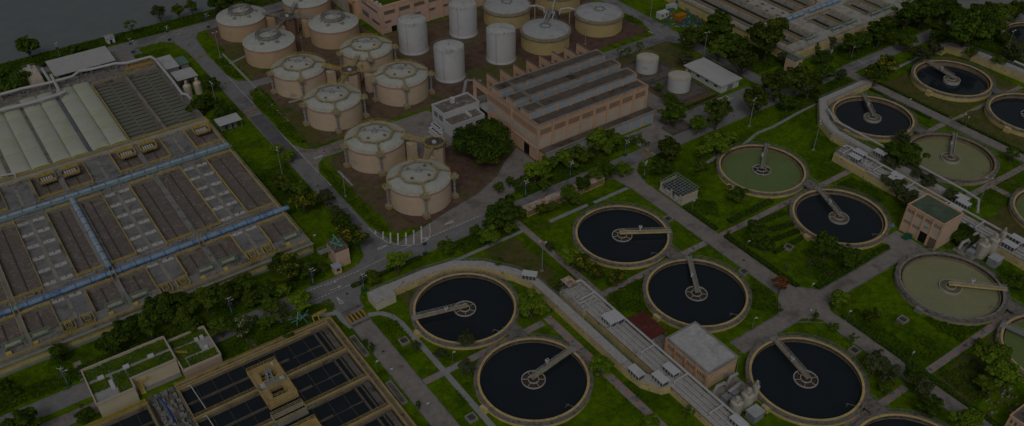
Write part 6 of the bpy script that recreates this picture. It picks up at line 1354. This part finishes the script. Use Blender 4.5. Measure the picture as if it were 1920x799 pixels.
def tree(kind, px, py, rpx, where, grp=None):
    R, H, th, n, nc, ls, g = TK[kind]; s = 1.0
    for _ in range(4):
        p = P(px, py, (th+H*.45)*s); s = max(.15, 1.12*rpx/ppm(p)/R)
    loc = (p.x, p.y, 0); nm = 'bush' if 'bush' in kind else 'tree'; label = DESC[kind]+' '+where
    key = (kind, random.randrange(3) if kind not in ('big', 'orange', 'white') else 0); rz = random.uniform(0, 6.28)
    if key in TP: o = copy_tree(TP[key], loc, rz, s, label); 
    else:
        o = thing(nm, label, nm, loc, rz, None, s); rng = np.random.default_rng(hash(kind) % 1 + len(TP)*7+3)
        cen, nr, sz, val = crown(rng, R*1.0, H, n, nc, ls); cen[:, 2] += th+H*.42
        leaves('crown', cen, nr, sz, val, G[g], o, rng); trunk(R, H, th, len(TP)).build('trunk', bark, o)
        TP[key] = o
    o.scale = (s*random.uniform(.93, 1.07), s*random.uniform(.93, 1.07), s*random.uniform(.9, 1.1)); o['group'] = 'bushes' if nm == 'bush' else 'trees'
    return o
T_ = [
 ('airy', 1030, 303, 20, 'in the belt below the hall corner'), ('bright', 1066, 306, 15, 'low, in the belt above the second turbine lamp'), ('round', 1092, 292, 17, 'in the belt under the annexe, behind the airy one'), ('bright', 1135, 274, 17, 'in the belt under the annexe right half'), ('airy', 1020, 345, 13, 'behind the container, beside the road'), ('round', 975, 400, 14, 'at the left end wall of the container'), ('round', 955, 425, 15, 'beside the tiled path left of the container'),
 ('round', 590, 372, 15, 'in the clump beside the main road, right part'), ('dense', 646, 455, 15, 'low, behind the pump tower roof'), ('round', 470, 560, 18, 'behind the blossoming one'), ('round', 360, 610, 20, 'right behind the joint of the two green roofs'), ('bright', 530, 545, 15, 'light, between the plant corner and the road'),
 ('dense', 50, 87, 19, 'standing alone on the river bank at the far left'), ('bush', 15, 155, 34, 'at the left edge beside the ventilation block'), ('bush', 80, 116, 12, 'just left of the large shed roof'), ('bush', 140, 92, 15, 'behind the large shed roof'),
 ('grey', 297, 22, 17, 'tall on the river bank, left of two small green ones'), ('round', 333, 20, 12, 'small, on the river bank, left of a similar one'), ('round', 358, 13, 12, 'small, on the river bank at the top edge'), ('thin', 243, 45, 12, 'leaning beside the lawn near the top road'), ('dense', 412, 6, 24, 'at the top edge above the river digester'), ('dense', 445, 2, 18, 'at the top edge behind the river digester'),
 ('dense', 395, 155, 17, 'upright beside the cream scrubbers and the main road'), ('bush', 372, 200, 20, 'at the upper right corner of the grey basins'), ('bush', 390, 190, 22, 'between the scrubbers and the small canopy'), ('bush', 418, 212, 20, 'touching the small white canopy roof'), 
 ('bright', 520, 277, 11, 'slim, on the strip beside the main road, behind the lamp'), ('bright', 541, 291, 13, 'slim, beside the main road, right of the lamp'), ('yellow', 524, 339, 16, 'on the strip at the foot of the tall lamp'), ('round', 541, 350, 15, 'in the clump beside the main road, left end'), ('round', 563, 352, 16, 'in the clump beside the main road, back row'), ('yellow', 571, 380, 24, 'largest in the clump beside the main road'), ('grey', 610, 372, 18, 'overhanging the main road opposite the digesters'), ('grey', 628, 396, 14, 'between two clumps beside the main road'), ('dense', 640, 413, 18, 'at the edge of the main road before the junction'), ('yellow', 658, 440, 28, 'behind the pump tower beside the junction'),
 ('yellow', 536, 500, 32, 'in front of the left plant near the pump tower'), ('dense', 575, 505, 20, 'left of the guard cabin'), ('round', 603, 500, 14, 'just left of the pump tower'), ('round', 452, 532, 24, 'along the front wall of the left plant, right part'), ('dense', 424, 552, 27, 'along the front wall of the left plant, middle'), ('dense', 500, 545, 20, 'below the yellow-flowered one near the plant corner'), ('bright', 564, 564, 24, 'beside the road above the dark basin corner'), ('round', 505, 575, 19, 'in the row behind the dark basin, right of the blossom'), ('grey', 528, 578, 16, 'on the path above the dark basin corner'), ('white', 456, 608, 26, 'standing behind the dark basin'), ('airy', 502, 600, 18, 'between the blossom and the dark basin corner'), ('round', 412, 612, 24, 'right of the lower green-roofed building'), ('bush', 540, 622, 15, 'spiky, beside the curved path at the basin corner'),
 ('round', 697, 520, 18, 'beside the channel end box and the junction'), ('bright', 745, 492, 24, 'on the verge above the start of the raised channel'),
 ('dense', 208, 640, 26, 'at the left end of the row behind the cream building'), ('dense', 240, 620, 28, 'second from left behind the cream building'), ('round', 270, 610, 28, 'behind the middle of the cream building'), ('dense', 310, 578, 36, 'large, in front of the yellow plant wall'), ('round', 343, 592, 26, 'behind the lower green-roofed building, left'), ('round', 384, 562, 30, 'in the row before the plant wall, behind the lower building'), ('dense', 108, 660, 20, 'alone beside the turquoise basin at lower left'), ('bush', 160, 776, 19, 'between the lane and the cream building stair'), ('dense', 44, 790, 33, 'in the bottom left corner'), ('bush', 20, 735, 14, 'low, near the left edge above the road'), ('bush', 8, 722, 14, 'low, at the left edge above the road'),
 ('big', 905, 268, 56, 'left of the pink hall'), ('bright', 1003, 320, 26, 'at the corner of the pink hall'), ('bright', 1020, 326, 17, 'small, right of the hall corner'), ('bright', 1058, 293, 16, 'below the hall annexe, left part'), ('airy', 1081, 286, 20, 'below the hall annexe, middle'), ('airy', 1101, 258, 15, 'against the hall annexe wall'), ('bright', 1122, 264, 24, 'tallest below the hall annexe'), ('airy', 1140, 252, 16, 'below the hall annexe, right part'), ('bright', 1153, 262, 15, 'small, at the right end of the annexe shrubs'),
 ('dense', 945, 396, 30, 'between the road and the rusty container'), ('dense', 925, 415, 20, 'left of the one by the container'), ('bright', 918, 440, 22, 'below the dark ones left of the tiled path'), ('round', 891, 434, 13, 'small, left end of the clump by the road'), ('round', 840, 460, 18, 'alone on the verge right of the junction'), ('airy', 935, 350, 13, 'thin, beside the hall access road'), ('airy', 955, 340, 11, 'thin, right side of the hall access road'), ('yellow', 1016, 392, 13, 'in front of the rusty container'), ('round', 1037, 387, 11, 'small, in front of the container middle'), ('round', 1064, 363, 18, 'overlapping the container roof'), ('dense', 1094, 343, 17, 'over the right part of the container'), ('round', 1113, 328, 15, 'behind the container right part'), ('dense', 1138, 320, 17, 'right end of the container row'), ('bright', 1168, 316, 16, 'at the inner bend of the lane'), ('round', 1080, 372, 12, 'low, between two by the container'),
 ('bushb', 987, 415, 7, 'round, at the corner of the container'), ('grey', 1030, 463, 10, 'small, beside the tiled path and lamp'), ('airy', 935, 490, 14, 'thin, growing beside the raised channel bend'), ('bright', 1070, 478, 22, 'left of the two near the pump inlet top'), ('yellow', 1092, 492, 22, 'left of the tiled path below the container tank'), ('yellow', 1157, 520, 20, 'on the tiled path between two dark tanks'), ('yellow', 1118, 512, 16, 'behind the pump inlet'), ('round', 1040, 528, 14, 'dark and rounded beside the pump inlet'), ('bright', 996, 570, 29, 'overhanging the rim of the dark centre tank'), ('grey', 876, 636, 18, 'at the lower rim of the dark centre tank'), ('grey', 876, 690, 20, 'between the bottom centre tank and the grey path'), ('grey', 824, 662, 13, 'beside the curved grey path'), ('grey', 780, 650, 11, 'small, by the open pit and curved path'), ('bright', 1127, 688, 22, 'between the bottom centre tank and raised channel'), ('thin', 1290, 770, 14, 'beside the slotted channel near the bottom'), ('bright', 1222, 790, 17, 'at the bottom edge beside the tiled path'),
 ('orange', 1464, 532, 15, 'at the lane crossing'), ('cypress', 1529, 592, 6, 'at the lane crossing corner'), ('cypress', 685, 642, 6, 'beside the dark basin, upper of two'), ('cypress', 697, 652, 6, 'beside the dark basin, lower of two'), ('cypress', 785, 760, 5, 'small, near the straight lane at the bottom'), ('cypress',1366,440,4,'tiny, at the tiled path end by the lane'), ('bright', 1575, 560, 18, 'at the corner of the olive tank lawn'), ('airy', 1565, 612, 11, 'small, at the lane edge below the cypress'), ('thin', 1599, 634, 10, 'tiny, at the lane edge above the large dark tank'), ('bare', 1519, 488, 14, 'on the lawn below the dark tank, middle one'), ('bare', 1478, 495, 12, 'on the lawn by the small square pit'), ('bare', 1558, 508, 10, 'on the lawn, right one'), ('yellow', 1636, 590, 15, 'on the olive tank lawn beside the hedge strip'),
 ('dense', 1420, 440, 24, 'among the clipped hedges'), ('dense', 1437, 458, 15, 'low, right of the one in the clipped hedges'), ('dense', 1551, 462, 26, 'at the rim of the dark tank left of the pink block'), ('dense', 1590, 480, 24, 'right of its twin below the same dark tank'), ('bush', 1381, 361, 20, 'at the lower left rim of the bright green tank'), ('dense2', 1255, 277, 25, 'at the lane bend above the glass shelter'), ('dense', 1240, 312, 19, 'low, left of the glass shelter'), ('bright', 1342, 267, 24, 'largest light one above the bright green tank'), ('bright', 1368, 258, 15, 'yellowish, right of the largest light one'), ('round', 1316, 312, 13, 'left of the bright green tank'), ('bright', 1318, 284, 16, 'left of the largest light one'),
 ('dense2', 1299, 70, 24, 'at the road fork in the upper right'), ('dense', 1346, 55, 30, 'behind the one at the road fork'), ('dense', 1378, 85, 26, 'between the white shed and the upper plant'), ('round', 1349, 92, 22, 'behind the white shed roof'), ('dense2', 1441, 72, 36, 'largest in front of the upper plant corner'), ('dense2', 1393, 118, 26, 'beside the right end of the white shed'), ('grey', 1285, 108, 17, 'left of the white shed'), ('grey', 1466, 108, 12, 'thin, left of the far pump tower'), ('airy', 1478, 108, 12, 'against the far pump tower'), ('airy', 1528, 88, 10, 'slim, against the upper plant wall'), ('bush', 1540, 106, 18, 'below the upper plant wall'), ('grey', 1559, 77, 12, 'slim, right of the wall bush'), ('dense', 1598, 80, 20, 'before the upper plant wall, left one'), ('dense', 1612, 74, 20, 'before the upper plant wall, middle'),
 ('dense2', 1457, 155, 29, 'left of three below the far pump tower'), ('dense2', 1495, 148, 27, 'middle of three below the far pump tower'), ('dense2', 1518, 160, 24, 'right of three below the far pump tower'), ('dense', 1545, 135, 18, 'beside the far road'), ('grey', 1578, 140, 12, 'at the left kerb of the far road'), ('dense2', 1417, 188, 26, 'beside the tall lamp above the green tank'), ('dense2', 1346, 212, 28, 'beside the road right of the pink hall'), ('round', 1309, 232, 18, 'in front of the dark one right of the hall'), ('dense', 1262, 212, 25, 'at the right end of the pink hall'), ('round', 1256, 184, 15, 'between the hall end and the squat tank'), ('airy', 1238, 163, 10, 'tiny, left of the unnumbered squat tank'), ('dense', 1478, 190, 18, 'low, in front of the middle of three'), ('thin', 1200, 88, 10, 'on the verge behind the pink hall, right'), ('thin', 1178, 93, 10, 'on the verge behind the pink hall, left'), ('thin', 1164, 96, 9, 'on the verge behind the hall frames'),
 ('dense', 1733, 20, 30, 'at the top edge, centre of the far wood'), ('dense', 1702, 26, 26, 'right of the upper plant corner'), ('dense', 1770, 14, 24, 'at the top edge beside the far lawn'), ('dense', 1655, 55, 26, 'in front of the upper plant corner'), ('dense', 1640, 62, 20, 'left of the one at the upper plant corner'), ('round', 1703, 78, 19, 'on the verge by the far road end'), ('dense', 1838, 28, 34, 'in the far right wood, back'), ('dense', 1814, 58, 38, 'in the far right wood, biggest'), ('round', 1860, 45, 26, 'in the far right wood, right part'), ('dense', 1762, 60, 22, 'in the far right wood, left part'), ('round', 1882, 27, 22, 'behind the far small tank'), ('dense', 1909, 20, 18, 'in the top right corner'), ('yellow', 1662, 125, 24, 'yellowish, beside the far road'), ('yellow', 1636, 142, 20, 'at the end of the far bent channel'), ('grey', 1727, 103, 18, 'left of the farthest tank'), ('grey', 1752, 92, 16, 'at the start of the plain yellow channel'), ('airy', 1822, 98, 15, 'against the plain yellow channel'), ('airy', 1872, 112, 15, 'overlapping the channel at the right edge'), ('grey', 1903, 95, 24, 'at the right edge by the far small tank'), ('airy', 1888, 70, 14, 'at the rim of the far small tank'),
 ('grey', 1692, 258, 18, 'above the far channel, beside the dark tank rim'), ('dense', 1705, 292, 30, 'drooping, largest on the far channel'), ('dense', 1674, 280, 20, 'left part of the clump on the far channel'), ('grey', 1672, 305, 18, 'in front of the clump on the far channel'), ('grey', 1686, 352, 21, 'behind the pink block, left'), ('grey', 1706, 372, 19, 'close behind the pink block corner'), ('grey', 1665, 340, 16, 'left of those behind the pink block'), ('grey', 1743, 341, 17, 'between the channels, middle'), ('grey', 1784, 366, 17, 'behind the green roof'), ('grey', 1718, 330, 14, 'between the channels, left'), ('big', 1808, 440, 27, 'domed, against the right wall of the pink block'), ('airy', 1899, 287, 14, 'beside the far lane at the right edge'),
 ('grey', 1645, 682, 27, 'on the left side of the lane below the olive lawn'), ('grey', 1668, 700, 24, 'overhanging the lane below the olive lawn'), ('dense', 1716, 706, 22, 'on the tiled path crossing'), ('grey', 1732, 728, 22, 'at the lane below the tiled path'), ('dense', 1743, 763, 22, 'near the bottom edge behind the cut-off tank'), ('round', 1660, 727, 13, 'small, beside the rim of the large dark tank'), ('bright', 1865, 665, 30, 'left of the cut-off green tank'), ('bright', 1885, 700, 34, 'biggest light one above the rubbish heap'), ('bright', 1850, 720, 20, 'below the biggest light one'), ('bright', 1816, 786, 27, 'at the bottom edge beside the right-hand lane'), ('bush', 1900, 525, 22, 'right of the olive tank by the channel'), ('round', 1835, 642, 10, 'small, beside the tiled path')]
for a_ in T_: tree(*a_)
# shrub beds and hedges: leaf tufts scattered over an outline
def inside(px, py, poly):
    c = np.zeros(len(px), bool); j = len(poly)-1
    for i in range(len(poly)):
        xi, yi = poly[i]; xj, yj = poly[j]; k = ((yi > py) != (yj > py)) & (px < (xj-xi)*(py-yi)/(yj-yi+1e-12)+xi); c ^= k; j = i
    return c
RB = np.random.default_rng(9)
def bed(poly, h=.5, dens=9, ls=.17, z0=0., lump=1.3):
    poly = [(p[0], p[1]) for p in poly]; xs = [p[0] for p in poly]; ys = [p[1] for p in poly]; A_ = (max(xs)-min(xs))*(max(ys)-min(ys)); n = int(A_*dens)
    x = RB.uniform(min(xs), max(xs), n); y = RB.uniform(min(ys), max(ys), n); k = inside(x, y, poly); x, y = x[k], y[k]; n = len(x)
    hh = h*(.62+.38*np.sin(x*lump+np.sin(y*1.1)*2)*np.cos(y*lump*1.1+np.sin(x*.7)*2)); z = z0+np.maximum(.05, hh*RB.uniform(.65, 1.05, n))
    nr = RB.normal(size=(n, 3))*.55+np.array([0, 0, 1]); nr /= np.linalg.norm(nr, axis=1)[:, None]
    return np.stack([x, y, z], 1), nr, RB.uniform(.7, 1.3, n)*ls, np.clip(RB.uniform(0, .7, n)+.3*np.sin(x*.6)*np.cos(y*.5), 0, 1)
# keep the tufts off paved and built ground
def clear(c):
    x, y = c[:, 0], c[:, 1]; k = np.ones(len(x), bool)
    for (cx, cy) in [(95.7, 160.6), (95.7, 126.8), (156, 160.6), (156, 126.8), (156, 85.3), (156, 51.6), (220.4, 160.6), (220.4, 126.8), (220.4, 85.3), (220.4, 51.6), (281.3, 160.6), (281.3, 126.8), (281.3, 85.3), (331.7, 160.6), (331.7, 126.8), (396, 160.6)]: k &= (x-cx)**2+(y-cy)**2 > 16.3**2
    for (a, b_, c_, d) in [(131, 144, 97, 116), (231, 243, 98, 113), (121, 132, 60, 153), (117, 121.5, 100, 166), (245, 262, 40, 167), (183, 191.4, 161.5, 174), (74, 80, 199, 206), (72, 76, 196, 199.2), (75, 82.5, 175, 181.5), (176, 182.7, 101, 200), (178.2, 183.5, 0, 103), (66, 72.2, 0, 180), (86, 92.6, 196, 390), (-90, 220, 381.8, 389.9), (-90, 302, 189.8, 196.2), (266, 272, 196, 400), (208, 266.3, 254.8, 262.2), (301, 420, 188.8, 195), (225, 262.2, 195, 206.2), (92, 146, 257.6, 264.4), (126, 143, 238, 258), (142, 160, 240, 258), (142, 208, 254, 262), (159, 213, 206.5, 245), (-61, 72.4, 210, 365), (16.5, 63, 100, 180), (9, 17, 100, 181), (183.2, 184.4, 100, 300), (290, 430, 208.2, 345), (113, 115.6, 0, 145), (131.6, 134.4, 142, 190), (77.8, 79.8, 0, 170), (150, 222, 101.6, 107.4), (142.5, 144.9, 0, 0), (182, 230, 67.2, 69.8), (130, 141, 96, 118), (301, 306.3, 0, 200), (73.4, 82.6, 293, 300), (136.9, 170.3, 186, 190), (354, 361, 90, 180), (0, 400, 142.2, 144.8), (60, 176, 180.4, 182.4), (222, 232, 98, 113), (-3, 31, 180, 196), (-40, 20, 183, 188), (71, 75, 295, 300), (66, 72.2, 0, 180)]: k &= ~((x > a) & (x < b_) & (y > c_) & (y < d))
    k &= ~((y > 176) & (y < 181.4) & (x < 104) & (x > 76)); k &= ~((np.abs((x-103)*.62+(y-178)*.78) < 2.2) & (x > 102) & (x < 119.5) & (y > 160))
    return k
def stuffbed(name, beds, mat):
    cc = [bed(*b_) for b_ in beds]; cc = [np.concatenate([c[i] for c in cc]) for i in range(4)]; k = clear(cc[0]); o = leaves(name, *[c[k] for c in cc], mat, None, RB); return struct(o, 'stuff')
def pb(l, ox=0, oy=0, k=1): return [tuple(P(ox+x/k, oy+y/k))[:2] for x, y in l]
bb_, bd_, bg_ = leafmat('bed_bright', (.055, .12, .003), (.155, .23, .006)), leafmat('bed_dark', (.035, .08, .004), (.11, .18, .008)), leafmat('bed_grass', (.06, .125, .002), (.17, .255, .004))
bright = [pb([(200, 510), (255, 480), (330, 560), (430, 690), (525, 790), (470, 799), (420, 760), (300, 640)], 400, 0, 2.958), pb([(5, 340), (60, 320), (110, 380), (170, 440), (100, 430), (60, 390)], 400, 0, 2.958), pb([(600, 220), (680, 300), (760, 370), (740, 400), (650, 330), (595, 260)], 400, 230, 2.958), pb([(750, 440), (800, 415), (870, 500), (830, 530)], 400, 230, 2.958), pb([(845, 540), (890, 515), (975, 600), (930, 610)], 400, 230, 2.958),
   rect(73, 79.5, 160, 170), pb([(1160, 560), (1230, 500), (1245, 520), (1180, 585)]) if False else rect(82, 84, 146, 150), pb([(140, 620), (210, 590), (230, 680), (150, 720)], 800, 480, 2.504), pb([(850, 570), (1180, 690), (1060, 720), (880, 620)], 800, 480, 2.504), pb([(1140, 160), (1240, 140), (1250, 200), (1230, 260), (1150, 210)], 1160, 230, 2.958),
   pb([(250, 340), (460, 300), (455, 400), (400, 410), (250, 380)], 1500, 230, 2.96), pb([(580, 360), (640, 380), (740, 460), (650, 500), (600, 420)], 1480, 480, 2.504), rect(60,66,184,188), pb([(1160,90),(1240,95),(1250,125),(1170,120)],780,0,2.958), pb([(1220,560),(1255,545),(1330,600),(1300,625)],0,0,2.958)]
darkb = [pb([(480, 330), (520, 300), (700, 240), (990, 120), (1190, 60), (1200, 110), (1000, 190), (560, 400), (490, 400)], 800, 230, 2.958), pb([(110, 80), (300, 180), (300, 230), (150, 200)], 1160, 230, 2.958), pb([(400, 430), (540, 440), (560, 530), (430, 500)], 1160, 230, 2.958), pb([(1040, 130), (1250, 180), (1200, 260), (1080, 210)], 1160, 480, 2.504) if False else rect(232, 244, 125, 140), pb([(840, 170), (1000, 90), (1030, 160), (1130, 300), (900, 250)], 800, 480, 2.504), pb([(620, 100), (720, 170), (780, 270), (620, 250)], 1160, 480, 2.504), pb([(200, 280), (400, 500), (500, 620), (480, 560), (250, 280)], 1480, 480, 2.504), pb([(620, 290), (950, 300), (830, 420), (700, 350)], 1480, 480, 2.504), pb([(700, 560), (880, 480), (960, 620), (880, 710)], 1480, 480, 2.504), pb([(170, 220), (400, 500), (530, 640), (430, 400), (280, 150)], 1480, 480, 2.504) if False else rect(185, 190, 74, 96),
   rect(-30, 70, 197.5, 203), rect(31.5, 60, 181, 188), rect(72.5, 85, 233, 262), rect(-30, 200, 391, 400.5), rect(143, 175, 196.5, 206), rect(188, 262, 197, 201) if False else rect(110, 131, 182.5, 189), rect(262, 300, 181, 189), rect(272.5, 289.5, 211, 250), pb([(1500, 470), (1560, 500), (1640, 480), (1600, 520), (1540, 540)]), pb([(1400, 500), (1420, 500), (1490, 550), (1470, 545)]), rect(313, 360, 196, 207), rect(362, 398, 196, 207), rect(360, 398, 100, 186)]
stuffbed('ground_cover', [(p, .6, 16, .2) for p in bright], bb_); stuffbed('undergrowth', [(p, .7, 12, .2) for p in darkb], bd_)
grs = [rect(72.5, 86, 206, 300), rect(97, 104, 206, 256), rect(73, 94, 100, 174), rect(97, 113, 144.8, 176), rect(116, 131, 145, 186), rect(133, 176, 107.5, 187), rect(98, 121, 60, 142), rect(130, 176, 60, 97), rect(183, 246, 60, 101), rect(183, 232, 108, 142), rect(183, 246, 144.5, 189), rect(263, 301, 60, 108), rect(263, 301, 108, 180), rect(-30, 66, 196.4, 210.5), rect(60, 85, 365, 380), rect(306.5, 356, 60, 186), rect(272, 300, 181, 210), rect(93, 100, 340, 380), rect(80, 131, 182.5, 189.5), rect(360, 400, 60, 186),rect(184,262,172,189)]
cc = [bed(p, .16, 2.6, .16) for p in grs]; cc = [np.concatenate([c[i] for c in cc]) for i in range(4)]; k = clear(cc[0]) & (np.sin(cc[0][:, 0]*.35+np.sin(cc[0][:, 1]*.27)*1.5)*np.cos(cc[0][:, 1]*.31) > -.55)
struct(leaves('grass_tufts', cc[0][k], cc[1][k], cc[2][k], cc[3][k], bg_, None, RB), 'stuff')
b_ = [bed(rect(a[0], a[1], a[2], a[3]), .35, 60, .13, a[4]) for a in ROOFGREEN]
struct(leaves('roof_planting', *[np.concatenate([c[i] for c in b_]) for i in range(4)], bb_, None, RB), 'stuff')
# clipped hedges
def hedge(x0, y0, x1, y1, w_, label, h=.8, mat=None):
    a = Vector((x0, y0)); c = Vector((x1, y1)); d = (c-a).normalized(); n = Vector((-d.y, d.x))*w_/2; L = (c-a).length; m_ = int(L*w_*34)
    u = RB.uniform(0, L, m_); v = RB.uniform(-1, 1, m_); top = RB.random(m_) < .6; z = np.where(top, h*RB.uniform(.9, 1.05, m_), RB.uniform(.1, h, m_)); v = np.where(top, v, np.sign(v))
    cx = d.x*u+n.x*v; cy = d.y*u+n.y*v; nr = np.stack([np.where(top, 0, n.x*v), np.where(top, 0, n.y*v), np.where(top, 1., .2)], 1)+RB.normal(size=(m_, 3))*.4; nr /= np.linalg.norm(nr, axis=1)[:, None]
    t = thing('hedge', label, 'hedge', (x0, y0, 0), 0, 'clipped hedges'); leaves('foliage', np.stack([cx, cy, z], 1), nr, RB.uniform(.1, .2, m_), RB.uniform(0, .8, m_), mat or bd_, t, RB)
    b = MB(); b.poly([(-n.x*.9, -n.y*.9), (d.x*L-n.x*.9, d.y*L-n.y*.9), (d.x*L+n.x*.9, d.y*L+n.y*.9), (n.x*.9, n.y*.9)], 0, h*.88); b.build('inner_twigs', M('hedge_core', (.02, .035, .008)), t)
for i, (a_, b2_, w_, l) in enumerate([((183.7, 112), (183.7, 142), 1.6, 'clipped hedge along the lane beside the clipped hedge rows'), ((183.7, 146), (183.7, 161), 1.6, 'clipped hedge along the lane below the glass shelter'), ((190, 127), (203, 127), 1.5, 'shortest bar of the clipped hedge rows, lowest'), ((192, 132), (206, 130), 1.8, 'clipped hedge row, second from the tiled path'), ((194, 136.5), (207, 133.5), 1.9, 'clipped hedge row, third up'), ((196, 140.5), (209, 139.5), 1.9, 'clipped hedge row touching the tiled path'), ((190, 146.5), (210, 146.5), 2.2, 'clipped hedge below the bright green tank'), ((199, 122), (196, 114), 1.8, 'clipped hedge curling left of the small square pit'),
    ((184.5, 60), (184.5, 96), 1.6, 'clipped hedge along the lane on the olive tank side'), ((188, 108.6), (222, 108.6), 1.5, 'clipped hedge along the cross lane'), ((184, 75), (184, 40), 1.4, 'clipped hedge continuing down to the bottom right'), ((74, 189), (98, 189), 1.4, 'clipped hedge on the verge right of the junction'), ((300, 148), (300, 176), 1.0, 'low hedge on the left of the far lane'), ((307, 112), (307, 141), 1.0, 'low hedge right of the far lane'), ((307, 145), (307, 180), 1.0, 'low hedge right of the far lane, upper part'), ((226, 208), (246, 208), 1.0, 'low hedge in front of the white shed')]): hedge(*a_, *b2_, w_, l)
